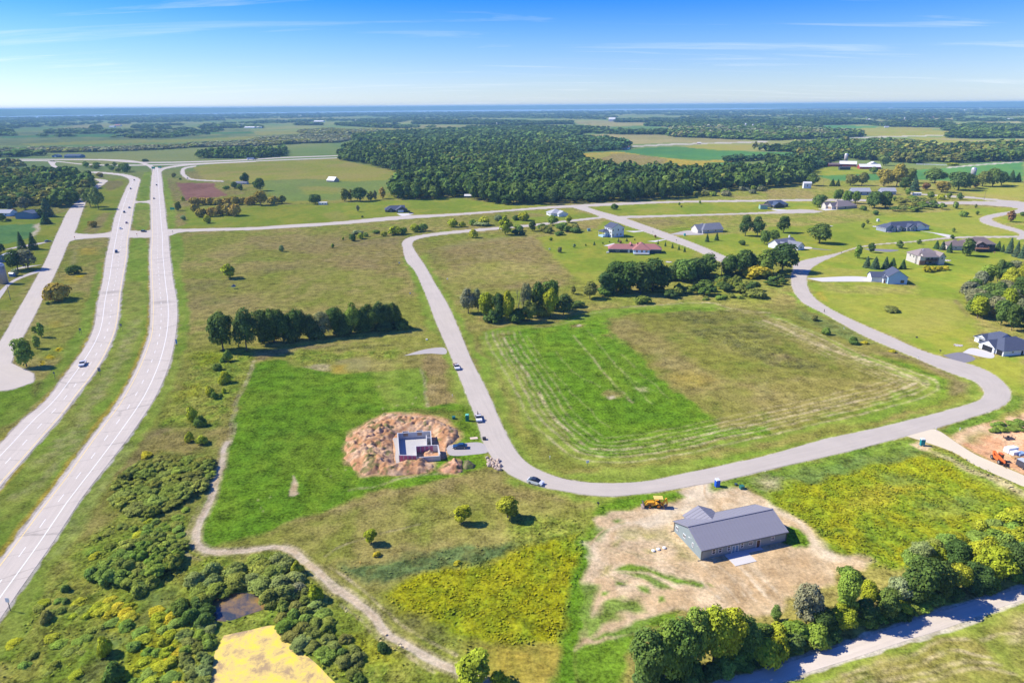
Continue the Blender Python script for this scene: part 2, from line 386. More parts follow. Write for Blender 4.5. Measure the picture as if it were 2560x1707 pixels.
drive('concrete_drive', 'concrete', 'A2', 1290, 1080, 1390, 1073, 1445, 1080, 1440, 1088, 1350, 1102, 1390, 1115, 1300, 1122, 1290, 1105, 1310, 1098)
drive('concrete_drive', 'concrete', 'A3', 1240, 1335, 1330, 1322, 1420, 1316, 1440, 1326, 1300, 1345, 1250, 1352)
drive('concrete_drive', 'concrete', 'A3', 840, 1375, 860, 1360, 900, 1355, 940, 1352, 900, 1385, 880, 1398, 850, 1395)
drive('concrete_drive', 'concrete', 'A3', 1040, 1240, 1120, 1240, 1230, 1240, 1260, 1258, 1100, 1255, 1040, 1252)
drive('gravel_drive', 'gravel', 'A3', 1440, 1272, 1560, 1262, 1640, 1235, 1690, 1238, 1760, 1272, 1640, 1278, 1560, 1278, 1460, 1290)
drive('concrete_drive', 'concrete', 'A4', 1390, 1238, 1490, 1228, 1560, 1245, 1680, 1280, 1790, 1300, 1700, 1308, 1620, 1290, 1500, 1255, 1430, 1250)
drive('asphalt_drive', 'asphalt', 'A4', 870, 1400, 1000, 1408, 1200, 1415, 1220, 1420, 1180, 1440, 1100, 1432, 950, 1422, 900, 1415)
drive('concrete_drive', 'concrete', 'A4', 1220, 1422, 1270, 1425, 1285, 1455, 1230, 1445, 1180, 1440)
drive('asphalt_drive', 'asphalt', 'A4', 400, 1395, 480, 1400, 590, 1418, 540, 1435, 440, 1415, 390, 1405)
drive('concrete_drive', 'concrete', 'A4', 320, 1385, 400, 1390, 400, 1402, 330, 1402)
drive('concrete_drive', 'concrete', 'A4', 0, 1035, 130, 1040, 200, 1050, 130, 1062, 60, 1055, 0, 1046)
drive('concrete_drive', 'concrete', 'A4', 460, 1035, 550, 1032, 660, 1040, 600, 1050, 500, 1055)
drive('farm_drive', 'gravel', 'B1', 395, 80, 250, 100, 100, 130, 80, 120, 240, 88, 350, 70)
drive('farm_drive', 'gravel', 'B1', 390, 140, 300, 160, 200, 205, 100, 260, 30, 350, -40, 440, -40, 370, 30, 290, 120, 220, 220, 175, 290, 150, 400, 110)
drive('farm_drive', 'gravel', 'A1', 490, 1330, 440, 1338, 360, 1352, 200, 1375, 40, 1400, 40, 1412, 200, 1385, 360, 1362, 490, 1345)

ROAD_EDGE = {k: np.vstack([v[0], v[1][::-1]]) for k, v in ROADS.items()}

# ------------------------------------------------------------------ land cover
# name: three albedos, patch size (m), relief (m), relief size (m), fine contrast
COVER = {
 'meadow':   ((.172, .190, .044), (.225, .205, .078), (.145, .190, .034), 26, .12, 1.6, 1.0),
 'olive':    ((.195, .210, .052), (.232, .220, .080), (.155, .195, .034), 18, .10, 1.5, .9),
 'brown':    ((.205, .170, .080), (.180, .165, .058), (.235, .205, .105), 14, .22, 1.4, 1.0),
 'mauve':    ((.175, .145, .085), (.150, .135, .070), (.170, .165, .060), 10, .25, 1.2, 1.0),
 'lawn':     ((.120, .205, .026), (.165, .222, .034), (.105, .190, .022), 20, .02, 1.0, .35),
 'verge':    ((.115, .215, .028), (.155, .235, .042), (.095, .180, .022), 12, .10, 1.0, .7),
 'verge_dark': ((.090, .165, .024), (.130, .200, .034), (.080, .140, .022), 7, .25, 1.1, 1.0),
 'hay':      ((.074, .205, .012), (.092, .215, .016), (.062, .185, .012), 13, .12, 1.1, 1.1),
 'stubble':  ((.165, .172, .036), (.195, .185, .055), (.130, .165, .028), 16, .12, 1.1, .9),
 'darkweed': ((.105, .118, .040), (.150, .160, .040), (.090, .095, .050), 5, .30, 1.2, 1.3),
 'goldenrod':((.270, .250, .008), (.190, .225, .012), (.310, .275, .012), 7, .50, 1.7, 1.1),
 'yellowgreen':((.165, .215, .018), (.225, .225, .014), (.095, .155, .020), 6, .50, 1.6, 1.1),
 'bluegreen':((.085, .135, .052), (.110, .165, .065), (.120, .140, .050), 6, .55, 1.5, 1.0),
 'scrub':    ((.145, .175, .030), (.200, .190, .050), (.100, .150, .022), 7, .60, 1.6, 1.2),
 'thicket':  ((.100, .140, .030), (.150, .175, .035), (.075, .110, .025), 4, .80, 1.5, 1.2),
 'dirt':     ((.500, .380, .225), (.550, .440, .285), (.440, .315, .170), 6, .05, 1.0, .55),
 'dirtbrown':((.430, .305, .165), (.470, .350, .205), (.365, .245, .120), 5, .04, 1.0, .6),
 'reddirt':  ((.540, .300, .160), (.560, .370, .220), (.470, .240, .120), 6, .12, 1.2, .7),
 'sand':     ((.570, .480, .335), (.610, .530, .390), (.510, .410, .260), 5, .03, 1.0, .4),
 'straw':    ((.430, .350, .190), (.490, .410, .250), (.330, .290, .120), 3, .06, .6, 1.0),
 'gravel':   ((.480, .430, .370), (.540, .490, .440), (.420, .360, .290), 4, .02, 1.0, .5),
 'golden':   ((.330, .260, .050), (.280, .240, .050), (.230, .220, .040), 5, .10, 1.0, .8),
 'yellow':   ((.480, .360, .008), (.330, .290, .010), (.520, .400, .010), 2, .40, 1.0, 1.0),
 'plowed':   ((.225, .115, .080), (.260, .135, .095), (.190, .095, .065), 30, .05, 2.0, .4),
 'crop':     ((.055, .150, .045), (.075, .170, .045), (.045, .125, .040), 40, .0, 2.0, .4),
 'bean':     ((.045, .140, .038), (.060, .160, .035), (.040, .125, .040), 60, .0, 2.0, .3),
 'ripe':     ((.230, .235, .045), (.250, .225, .065), (.190, .220, .035), 60, .0, 2.0, .4),
 'tan':      ((.270, .235, .105), (.300, .255, .120), (.220, .215, .075), 80, .0, 2.0, .4),
 'marsh':    ((.105, .150, .052), (.160, .185, .060), (.080, .125, .050), 90, .0, 2.0, .4),
 'farmland': ((.120, .185, .050), (.200, .215, .065), (.085, .160, .048), 420, .0, 2.0, .4),
 'graybrush':((.125, .115, .085), (.105, .115, .060), (.140, .125, .095), 30, .0, 2.0, .8),
}
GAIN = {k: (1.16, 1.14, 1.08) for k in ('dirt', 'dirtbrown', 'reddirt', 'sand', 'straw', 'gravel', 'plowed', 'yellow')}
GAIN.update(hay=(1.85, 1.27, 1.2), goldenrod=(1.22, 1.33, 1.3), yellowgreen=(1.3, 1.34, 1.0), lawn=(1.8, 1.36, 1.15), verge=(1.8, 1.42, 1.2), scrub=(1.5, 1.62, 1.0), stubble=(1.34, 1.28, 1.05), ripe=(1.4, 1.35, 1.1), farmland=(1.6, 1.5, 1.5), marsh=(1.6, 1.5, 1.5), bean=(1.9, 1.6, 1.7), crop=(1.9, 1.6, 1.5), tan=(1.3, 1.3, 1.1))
LAND = []       # (cover, polygon, edge wobble m, softness m, opacity)
def land(cover, wob, soft, op, *spec): LAND.append((cover, pts(*spec), wob, soft, op, None))
def streak(cover, width, wob, soft, op, *spec): LAND.append((cover, smooth(pts(*spec), 60), wob, soft, op, width))
# far country
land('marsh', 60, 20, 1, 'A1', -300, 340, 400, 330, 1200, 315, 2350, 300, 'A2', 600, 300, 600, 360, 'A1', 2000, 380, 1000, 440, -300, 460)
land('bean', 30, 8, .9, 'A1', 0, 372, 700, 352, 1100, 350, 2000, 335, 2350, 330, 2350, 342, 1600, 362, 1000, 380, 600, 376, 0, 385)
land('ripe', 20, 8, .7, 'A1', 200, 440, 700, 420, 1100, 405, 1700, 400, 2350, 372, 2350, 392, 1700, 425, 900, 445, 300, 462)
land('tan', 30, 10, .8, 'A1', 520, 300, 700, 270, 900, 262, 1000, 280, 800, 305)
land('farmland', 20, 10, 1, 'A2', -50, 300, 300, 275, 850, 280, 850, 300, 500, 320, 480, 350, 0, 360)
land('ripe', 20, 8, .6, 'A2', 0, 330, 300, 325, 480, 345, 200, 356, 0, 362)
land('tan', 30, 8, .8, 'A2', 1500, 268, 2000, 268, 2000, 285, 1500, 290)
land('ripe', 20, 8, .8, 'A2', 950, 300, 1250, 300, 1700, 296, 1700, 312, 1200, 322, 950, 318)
land('tan', 15, 6, .9, 'A3', 580, 236, 880, 226, 1250, 245, 1450, 285, 1430, 300, 900, 320, 820, 290, 600, 258)
land('bean', 10, 5, .8, 'A3', 900, 285, 1250, 272, 1440, 290, 1440, 325, 1100, 322, 900, 315)
land('tan', 15, 6, 1, 'A3', 640, 360, 900, 350, 1300, 350, 1500, 378, 2000, 395, 2200, 420, 1900, 428, 1400, 432, 1100, 446, 800, 400, 640, 385)
land('gravel', 4, 3, .8, 'A3', 1100, 458, 1450, 440, 2350, 415, 2350, 427, 1500, 452, 1110, 470)
land('tan', 8, 5, .8, 'A3', 200, 415, 400, 405, 520, 380, 560, 395, 460, 440, 220, 445)
land('ripe', 10, 5, 1, 'A3', 1560, 470, 1800, 440, 2200, 448, 2220, 490, 2100, 505, 1800, 500)
land('bean', 8, 4, 1, 'A3', 960, 512, 1200, 480, 1500, 466, 1900, 500, 2350, 515, 2350, 560, 2000, 580, 1700, 590, 1400, 566, 1150, 540)
land('golden', 8, 4, 1, 'A3', 620, 530, 800, 520, 1000, 515, 1200, 545, 1420, 572, 1700, 596, 2000, 590, 2100, 640, 1800, 700, 1100, 720, 800, 680, 680, 580)
land('brown', 8, 6, 1, 'A3', 760, 545, 1000, 528, 1280, 552, 1430, 585, 1380, 625, 1000, 660, 850, 630, 740, 590)
land('ripe', 6, 4, .8, 'A3', 700, 528, 900, 524, 900, 545, 780, 590, 720, 570)
land('crop', 6, 4, .9, 'A3', 1140, 640, 1400, 625, 1480, 640, 1250, 665)
land('crop', 6, 4, 1, 'A3', 1820, 610, 2120, 610, 2150, 660, 1850, 670)
land('bean', 10, 5, 1, 'A4', 380, 275, 700, 270, 1050, 285, 900, 300, 600, 303)
land('ripe', 10, 6, 1, 'A4', 660, 305, 1050, 290, 1400, 293, 1600, 320, 1760, 335, 1600, 370, 1250, 372, 900, 365, 700, 320)
land('tan', 10, 6, 1, 'A4', 900, 225, 1100, 225, 1100, 275, 1000, 255, 900, 240)
land('tan', 10, 6, 1, 'A4', 1330, 208, 1720, 206, 1710, 225, 1400, 225)
land('tan', 10, 6, .9, 'A4', 1680, 255, 2000, 240, 2300, 236, 2350, 244, 2000, 262, 1700, 270)
land('ripe', 10, 6, 1, 'A4', 1300, 380, 1640, 380, 1850, 430, 1840, 440, 1500, 450, 1400, 420)
land('tan', 10, 6, 1, 'A4', 1500, 395, 1700, 390, 2000, 410, 2350, 395, 2350, 415, 1900, 420, 1600, 405)
land('gravel', 3, 2, .8, 'A4', 480, 388, 700, 380, 1200, 368, 1640, 358, 1640, 364, 1200, 378, 700, 392, 480, 396)
land('bean', 5, 4, 1, 'A4', 0, 512, 250, 516, 250, 552, 0, 556)
land('lawn', 6, 5, 1, 'A4', 380, 660, 560, 645, 900, 660, 1030, 680, 900, 710, 700, 740, 500, 735, 390, 700)
land('bean', 5, 4, 1, 'A4', 460, 735, 700, 725, 1000, 715, 1360, 680, 1640, 660, 2000, 615, 2350, 605, 2350, 790, 2200, 790, 1300, 770, 600, 780)
land('ripe', 6, 5, 1, 'A4', 1760, 880, 1900, 840, 2200, 792, 2350, 795, 2350, 965, 2200, 955, 1900, 920)
land('gravel', 2, 1.5, .8, 'A4', 1640, 655, 1900, 630, 2350, 600, 2350, 608, 1950, 638, 1650, 664)
# middle distance
land('ripe', 6, 4, 1, 'A1', 1780, 650, 2000, 620, 2350, 600, 'A2', 300, 592, 760, 575, 850, 605, 1150, 665, 1330, 690, 1440, 700, 1240, 790, 1210, 870, 1200, 950, 700, 975, 300, 985, 'A1', 2350, 830, 2100, 780, 1860, 770, 1800, 690)
land('crop', 10, 10, .55, 'A2', 0, 780, 500, 760, 900, 790, 1230, 770, 1215, 900, 700, 960, 280, 970, 100, 880)
land('ripe', 10, 10, .7, 'A2', 380, 835, 560, 830, 800, 850, 740, 900, 460, 905)
land('plowed', 3, 2, 1, 'A1', 1610, 798, 1960, 800, 1985, 850, 2110, 910, 2020, 925, 1760, 960, 1700, 960, 1660, 870)
land('mauve', 6, 8, .7, 'A1', 1530, 760, 1610, 800, 1680, 960, 1760, 1000, 1680, 1020, 1560, 880, 1500, 760)
land('brown', 6, 6, .7, 'A1', 1700, 700, 1800, 690, 1870, 760, 1760, 770)
land('brown', 5, 5, .7, 'A1', 2000, 860, 2200, 870, 2280, 900, 2100, 910)
land('brown', 4, 4, .8, 'A1', 1620, 1090, 1720, 1060, 1720, 1170, 1640, 1200)
land('lawn', 4, 3, 1, 'A1', 1700, 1020, 2000, 1060, 2350, 1010, 'A2', 300, 1000, 700, 985, 1200, 960, 1400, 955, 1800, 930, 2000, 960, 2350, 1000, 2350, 1040, 1770, 1080, 1290, 1100, 700, 1155, 0, 1200, 'A1', 1900, 1215, 1620, 1220, 1700, 1180)
land('ripe', 3, 4, .55, 'A2', 600, 1080, 760, 1050, 890, 1140, 700, 1160)
land('lawn', 3, 4, .8, 'A3', -50, 1012, 400, 990, 300, 1015, 0, 1036)
land('brown', 6, 8, .8, 'A2', -100, 1290, 400, 1270, 900, 1300, 1300, 1330, 1330, 1480, 900, 1400, 500, 1450, 0, 1400)
land('mauve', 10, 12, .7, 'A2', 750, 1390, 1000, 1330, 1350, 1290, 1400, 1305, 1250, 1350, 900, 1385)
land('brown', 10, 12, .9, 'A2', 400, 1530, 700, 1470, 1100, 1430, 1260, 1470, 1280, 1560, 'B2', 1300, 200, 900, 140, 500, 60, 300, 20)
land('mauve', 8, 12, .7, 'B2', 0, 110, 300, 85, 480, 95, 300, 125, 60, 150)
land('mauve', 8, 12, .6, 'B2', 660, 280, 900, 270, 900, 300, 700, 305)
land('olive', 12, 15, .9, 'B2', 350, 250, 650, 150, 1000, 120, 1250, 250, 1300, 420, 800, 420, 400, 380, 100, 460)
land('mauve', 8, 14, .6, 'A1', 2000, 1450, 2240, 1440, 2240, 1475, 2020, 1470)
land('mauve', 8, 14, .6, 'B1', 1740, 260, 2000, 230, 2050, 260, 1800, 330, 1720, 330)
land('mauve', 8, 14, .5, 'B1', 1700, 380, 2200, 370, 2300, 420, 1900, 480, 1740, 500)
land('brown', 6, 10, .9, 'A2', 1620, 1400, 1900, 1350, 2350, 1290, 'A3', 230, 1290, 300, 1380, 430, 1560, 'B3', 500, 200, 600, 260, 300, 300, 'B2', 1900, 300, 1720, 60)
land('tan', 6, 8, .6, 'A2', 1680, 1390, 1900, 1345, 2350, 1292, 2350, 1310, 2000, 1350, 1720, 1420)
land('olive', 8, 12, .8, 'B2', 1700, 150, 2000, 80, 2350, 60, 'B3', 300, 100, 400, 200, 0, 240, 'B2', 1900, 290)
land('mauve', 4, 6, .7, 'A2', 1560, 1420, 1620, 1400, 1680, 1540, 'B2', 1680, 60, 1620, 10)
land('lawn', 3, 4, 1, 'A3', 230, 1300, 500, 1265, 700, 1250, 850, 1150, 1000, 1160, 1230, 1255, 1420, 1325, 1700, 1410, 1600, 1560, 'B3', 1000, 120, 720, 300, 560, 190, 400, 20, 'A3', 330, 1420)
land('ripe', 4, 6, .5, 'B3', 560, 160, 900, 130, 900, 220, 720, 260)
land('lawn', 4, 4, .9, 'A3', 0, 1060, 300, 1050, 480, 1040, 830, 1110, 560, 1150, 300, 1150, 0, 1180)
land('brown', 4, 6, .7, 'A3', 0, 1060, 300, 1085, 300, 1105, 0, 1130)
land('brown', 3, 4, .8, 'A3', 600, 1180, 780, 1185, 790, 1220, 640, 1225)
land('lawn', 3, 4, 1, 'A3', 690, 1030, 900, 1005, 1500, 985, 2350, 972, 'A4', 560, 968, 640, 1040, 200, 1045, 0, 1050, 'A3', 2350, 1062, 1500, 1090, 1000, 1102)
land('ripe', 4, 8, .5, 'A3', 1100, 1040, 1400, 1020, 1560, 1050, 1300, 1075)
land('meadow', 4, 6, 1, 'A3', 1020, 1125, 1500, 1110, 2350, 1085, 'A4', 500, 1080, 700, 1040, 1000, 1080, 900, 1150, 400, 1170, 'A3', 2350, 1170, 1900, 1190, 1650, 1230, 1450, 1265)
land('mauve', 5, 8, .6, 'A3', 1150, 1140, 1500, 1130, 1640, 1175, 1400, 1190, 1220, 1165)
land('hay', 4, 6, .6, 'A3', 1330, 1220, 1640, 1205, 1660, 1235, 1450, 1262)
land('hay', 4, 6, .5, 'A3', 1920, 1205, 2080, 1200, 2080, 1250, 1940, 1255)
land('lawn', 3, 4, 1, 'A3', 1500, 1290, 1800, 1275, 2080, 1260, 2350, 1250, 'A4', 0, 1200, 400, 1190, 860, 1150, 1000, 1100, 1500, 1075, 2000, 1020, 2290, 1030, 2250, 1055, 1960, 1110, 1960, 1160, 2300, 1260, 2290, 1285, 1700, 1296, 1300, 1335, 900, 1370, 600, 1440, 420, 1500, 250, 1560, 'B3', 2350, 0, 1700, 0, 'A3', 1830, 1415)
land('ripe', 6, 10, .45, 'A4', 1300, 1080, 1900, 1080, 2200, 1240, 1700, 1270, 1500, 1180)
land('meadow', 5, 6, .8, 'A4', 0, 1090, 400, 1085, 860, 1090, 980, 1120, 860, 1160, 500, 1175, 100, 1190)
land('brown', 4, 6, .7, 'A4', 0, 860, 280, 850, 420, 880, 420, 940, 0, 945)
land('mauve', 3, 4, .8, 'A4', 1780, 995, 2200, 1000, 2250, 1025, 1800, 1005)
land('lawn', 3, 4, 1, 'A4', 2350, 1300, 1700, 1315, 1300, 1350, 900, 1385, 640, 1460, 440, 1530, 'B4', 400, 130, 370, 200, 900, 190, 1290, 200, 1400, 310, 1780, 350, 1780, 290, 2350, 60)
land('ripe', 3, 6, .8, 'B4', 400, 140, 600, 110, 900, 130, 920, 190, 450, 200, 380, 190)
land('lawn', 3, 4, 1, 'A4', 2060, 1120, 2350, 1100, 2350, 1165, 2150, 1170)
land('lawn', 3, 4, 1, 'A4', 2220, 1190, 2350, 1180, 2350, 1230)
land('lawn', 3, 4, 1, 'A1', -200, 1120, 300, 1130, 620, 1060, 480, 1335, 330, 1345, 40, 1400, -200, 1450)
land('crop', 2, 2, 1, 'A1', -200, 1200, 100, 1180, 330, 1175, 320, 1230, 280, 1300, 100, 1350, -200, 1390)
land('sand', 3, 2, .8, 'A1', 290, 1180, 360, 1170, 370, 1210, 310, 1290, 280, 1290, 330, 1220)
land('lawn', 3, 3, 1, 'A1', 40, 1420, 490, 1350, 390, 1560, 'B1', 350, 70, 100, 130, -100, 150, -100, -60)
land('olive', 4, 4, 1, 'B1', 60, 380, 250, 230, 320, 205, 250, 330, 160, 470, 0, 770, -150, 980, -150, 500)
land('lawn', 3, 3, .7, 'B1', -60, 460, 40, 330, 130, 240, 250, 190, 300, 210, 180, 320, 60, 520)
# between the roads
land('lawn', 3, 3, 1, 'A1', 700, 1250, 760, 1100, 830, 960, 930, 850, 1020, 760, 1180, 770, 1040, 1130, 1000, 1250, 770, 1262)
land('mauve', 4, 4, .8, 'A1', 960, 780, 1150, 780, 1130, 830, 1000, 870, 960, 840)
land('brown', 3, 4, .9, 'A1', 770, 1250, 800, 1200, 930, 1080, 1020, 1070, 960, 1180, 880, 1262)
land('meadow', 3, 3, 1, 'A1', 720, 1340, 880, 1330, 920, 1360, 880, 1560, 'B1', 850, 150, 800, 350, 720, 600, 660, 750, 540, 950, 400, 1120, 350, 1090, 250, 1040, 110, 970, 400, 480, 480, 300, 590, 30, 'A1', 600, 1500)
land('golden', 4, 5, .7, 'A1', 730, 1400, 880, 1390, 880, 1450, 740, 1460)
land('golden', 4, 5, .6, 'B1', 560, 180, 780, 170, 700, 250, 600, 260)
land('tan', 2, 3, .7, 'A1', 680, 1430, 700, 1400, 690, 1560, 640, 1560)
land('golden', 3, 4, .7, 'B1', 440, 600, 560, 590, 560, 650, 450, 660)
for q in ((500, 860, 550, 840, 600, 850, 570, 880, 520, 875), (400, 930, 460, 910, 510, 930, 470, 950), (365, 975, 400, 965, 410, 1000, 370, 1010), (700, 175, 780, 170, 770, 190, 700, 195)): land('yellow', 1, 1, .9, 'B1', *q)
land('verge', 2, 2, 1, 'B1', 660, 750, 740, 600, 840, 300, 900, 60, 960, 60, 900, 380, 830, 690, 720, 880, 560, 1090, 380, 1300, 180, 1480, 0, 1580, -200, 1700, -200, 1280, 0, 1245, 200, 1200, 330, 1150, 400, 1140, 540, 960)
land('hay', 3, 4, .6, 'B1', -200, 1290, 60, 1260, 300, 1180, 290, 1280, 0, 1500, -200, 1560)
land('darkweed', 2, 2, .8, 'B1', 310, 1170, 380, 1130, 390, 1170, 330, 1270, 290, 1300, 290, 1240)
# verge of the highway, both medians and the right bank
land('verge', 2, 2, 1, 'A1', 1240, 950, 1270, 870, 1290, 780, 1330, 700, 1390, 690, 1385, 800, 1380, 950, 1300, 966)
land('verge_dark', 3, 4, .6, 'A1', 1290, 950, 1300, 840, 1340, 800, 1370, 900, 1340, 955)
land('verge', 2, 2, 1, 'A1', 1230, 1000, 1290, 980, 1370, 985, 1385, 1050, 1375, 1180, 1330, 1230, 1250, 1228, 1215, 1180, 1220, 1050)
land('meadow', 3, 6, .5, 'A1', 1240, 1050, 1360, 1040, 1360, 1200, 1240, 1200)
land('verge', 2, 2, 1, 'A1', 1210, 1310, 1290, 1295, 1345, 1320, 1370, 1420, 1380, 1560, 'B1', 1375, 60, 1380, 400, 1360, 720, 1290, 920, 1200, 1120, 1050, 1370, 900, 1570, 'C1', 830, 210, 560, 590, 350, 860, 0, 1320, -400, 1850, -700, 1900, 0, 660, 210, 420, 400, 200, 560, 20, 'B1', 850, 1110, 960, 940, 1060, 710, 1090, 560, 1150, 130, 1170, 60, 'A1', 1175, 1400)
land('golden', 1, 1.2, .9, 'B1', 1385, 0, 1384, 400, 1376, 600, 1368, 720, 1305, 900, 1212, 1110, 1055, 1375, 900, 1570, 'C1', 830, 215, 560, 595, 350, 865, 0, 1325, -300, 1720, -360, 1680, 0, 1230, 330, 810, 540, 540, 800, 170, 900, 20, 'B1', 1020, 1370, 1180, 1110, 1280, 890, 1345, 700, 1362, 400, 1360, 0)
land('golden', 1, 1.2, .8, 'C1', 0, 655, 210, 415, 240, 440, 60, 650, -200, 950, -260, 930)
land('golden', 1, 1.2, .7, 'B1', 960, 10, 935, 200, 885, 430, 830, 700, 740, 870, 580, 1090, 360, 1370, 170, 1560, 'C1', 200, 30, -50, 260, 0, 270, 250, 5, 'B1', 380, 1385, 620, 1085, 780, 860, 860, 700, 910, 430, 955, 200, 985, 10)
streak('meadow', 9, 3, 3, .55, 'B1', 1230, 250, 1220, 560, 1130, 850, 960, 1120, 760, 1400, 'C1', 560, 320, 250, 640, 0, 900)
streak('straw', 4, 3, 3, .32, 'B1', 1250, 600, 1180, 800, 1020, 1080, 820, 1340, 'C1', 640, 180, 380, 440)
streak('straw', 3, 2, 2, .30, 'C1', 760, 150, 640, 330, 420, 560, 200, 720)
land('verge', 2, 2, 1, 'A1', 1560, 1270, 1650, 1260, 1680, 1300, 1690, 1440, 1650, 1560, 'B1', 1640, 40, 1690, 250, 1740, 480, 1740, 700, 1690, 900, 1620, 1130, 1500, 1360, 1390, 1560, 'C1', 1300, 220, 1050, 580, 800, 960, 500, 1420, 380, 1700, 100, 2200, -300, 2400, 200, 1560, 560, 1050, 960, 480, 1310, 10, 'B1', 1500, 1140, 1570, 940, 1625, 600, 1590, 250, 1560, 0)
land('verge', 3, 3, 1, 'A1', 1480, 720, 1530, 760, 1600, 1020, 1620, 1180, 1590, 1222, 1540, 1215, 1500, 900)
streak('straw', 3, 2, 2, .22, 'C1', 1180, 270, 1000, 560, 760, 900, 520, 1290)
streak('verge_dark', 3, 2, 3, .5, 'C1', 1280, 60, 1000, 480, 720, 830, 450, 1240, 240, 1560)
streak('mauve', 1.0, .3, .5, .9, 'B1', 1645, 637, 1690, 637, 1750, 637)
land('mauve', 5, 5, .9, 'C1', 1300, 260, 1380, 160, 1500, 90, 1500, 140, 1440, 200, 1330, 300, 1180, 500, 1160, 470)
land('brown', 6, 6, .7, 'C1', 1420, 230, 1560, 150, 1700, 180, 1800, 260, 1600, 330, 1340, 350)
land('mauve', 5, 5, .8, 'B1', 1780, 1060, 2000, 1020, 2200, 1000, 2200, 1090, 1900, 1130, 1760, 1120)
land('scrub', 8, 6, .9, 'B1', 1750, 900, 2000, 860, 2300, 880, 2250, 1100, 2180, 1300, 2100, 1560, 1500, 1560, 1700, 1150)
land('goldenrod', 4, 5, .55, 'B1', 1760, 900, 2050, 900, 2080, 960, 1820, 1010)
land('goldenrod', 4, 5, .5, 'B1', 1680, 1180, 1850, 1180, 1800, 1300, 1640, 1320)
land('thicket', 5, 4, .9, 'C1', 1280, 400, 1500, 330, 1850, 330, 1960, 480, 1900, 620, 1650, 850, 1350, 960, 1100, 880, 1040, 740)
land('scrub', 8, 6, .9, 'C1', 1000, 900, 1400, 950, 1750, 850, 1720, 1150, 1800, 1250, 1600, 1400, 1500, 1560, 500, 1580, 700, 1260)
land('brown', 6, 6, .6, 'C1', 850, 1350, 1000, 1250, 1150, 1300, 900, 1480, 640, 1530)
land('scrub', 6, 5, .9, 'D1', 300, 300, 700, 0, 1300, 30, 2000, 50, 2300, 300, 'D2', 300, 560, 700, 860, 700, 1100, 'D1', 0, 1100, 0, 760)
land('goldenrod', 4, 4, .6, 'D1', 600, 400, 750, 330, 950, 350, 900, 520, 750, 500)
land('goldenrod', 4, 4, .7, 'D1', 880, 660, 1050, 400, 1250, 380, 1300, 600, 1350, 720, 1250, 950, 850, 950)
land('bluegreen', 4, 4, .7, 'D1', 700, 560, 860, 560, 840, 700, 700, 950, 560, 950, 620, 760)
land('bluegreen', 4, 4, .6, 'D1', 940, 320, 1200, 270, 1150, 430, 960, 500)
land('goldenrod', 3, 4, .6, 'D2', 0, 620, 200, 600, 420, 720, 400, 800, 0, 800)
# lots
land('verge', 3, 3, 1, 'B2', 1330, 0, 1400, 0, 1560, 330, 1665, 620, 1770, 840, 1940, 1260, 2010, 1460, 'C2', 2120, 340, 2000, 390, 1900, 240, 'B2', 1790, 1100, 1690, 900, 1550, 560, 1400, 130)
land('verge', 3, 3, 1, 'B2', 1510, 0, 1560, 90, 1640, 250, 1760, 450, 1880, 720, 2130, 1260, 2260, 1560, 'C2', 2350, 300, 'C3', 100, 400, 300, 520, 500, 582, 700, 612, 1000, 616, 1300, 590, 2350, 360, 2350, 300, 1200, 480, 700, 520, 400, 540, 300, 470, 100, 300, 0, 100, 'B2', 2200, 1060, 1960, 700, 1740, 330, 1580, 60, 1560, 0)
land('verge', 3, 3, 1, 'C4', 0, 345, 1450, 0, 'B4', 1930, 1335, 1985, 1285, 1975, 1220, 1900, 1150, 900, 740, 520, 530, 330, 430, 240, 340, 170, 340, 400, 530, 1100, 880, 1800, 1180, 1850, 1300, 1700, 1360, 1000, 1560, 'C4', 0, 300)
land('verge', 3, 3, 1, 'C3', 0, 545, 300, 655, 700, 722, 900, 735, 1200, 710, 1500, 675, 1560, 740, 1400, 800, 1200, 830, 880, 850, 760, 880, 700, 760, 300, 700, 0, 610, 'C2', 2200, 500, 2250, 420)
land('olive', 6, 6, 1, 'C2', -700, 1250, 0, 1080, 700, 820, 1300, 640, 1900, 530, 2300, 500, 'C3', 0, 640, 400, 740, 740, 790, 720, 950, 640, 1120, 300, 1300, 0, 1420, 'D2', 0, 300, 'C2', 750, 1560, 500, 1300, 300, 1200, 100, 1180, -500, 1260)
land('brown', 5, 5, .8, 'C2', 200, 1020, 700, 830, 1300, 650, 1900, 540, 2250, 520, 'C3', 100, 660, 700, 780, 700, 830, 0, 760, 'C2', 1900, 680, 1400, 760, 900, 860, 400, 1000)
land('brown', 4, 5, .8, 'C2', 740, 1390, 900, 1320, 1200, 1260, 1500, 1230, 1750, 1160, 1900, 1150, 1500, 1270, 1000, 1320, 780, 1410)
land('darkweed', 5, 6, .5, 'C2', 1500, 850, 2000, 780, 2050, 850, 1700, 960, 1300, 1000)
land('bluegreen', 3, 2.5, 1, 'C2', 760, 1400, 900, 1350, 1150, 1310, 1300, 1290, 1700, 1240, 2000, 1180, 2350, 1150, 'C3', 0, 1120, 200, 1130, 180, 1190, 0, 1240, 'C2', 2300, 1290, 1900, 1370, 1500, 1450, 1150, 1540, 1000, 1550, 860, 1480)
land('mauve', 3, 4, .6, 'C2', 1350, 1230, 1450, 1210, 1500, 1250, 1380, 1265)
land('scrub', 3, 4, .9, 'C3', 200, 900, 700, 960, 640, 1120, 400, 1260, 200, 1260, 0, 1180, 0, 950)
land('goldenrod', 3, 2.5, 1, 'D2', 300, 300, 480, 190, 700, 110, 950, 60, 1150, 10, 'C2', 2100, 1340, 'C3', 0, 1250, 300, 1160, 640, 1110, 640, 1300, 580, 1560, 'D2', 1540, 450, 1500, 640, 1250, 640, 900, 620, 750, 520, 600, 420, 420, 420)
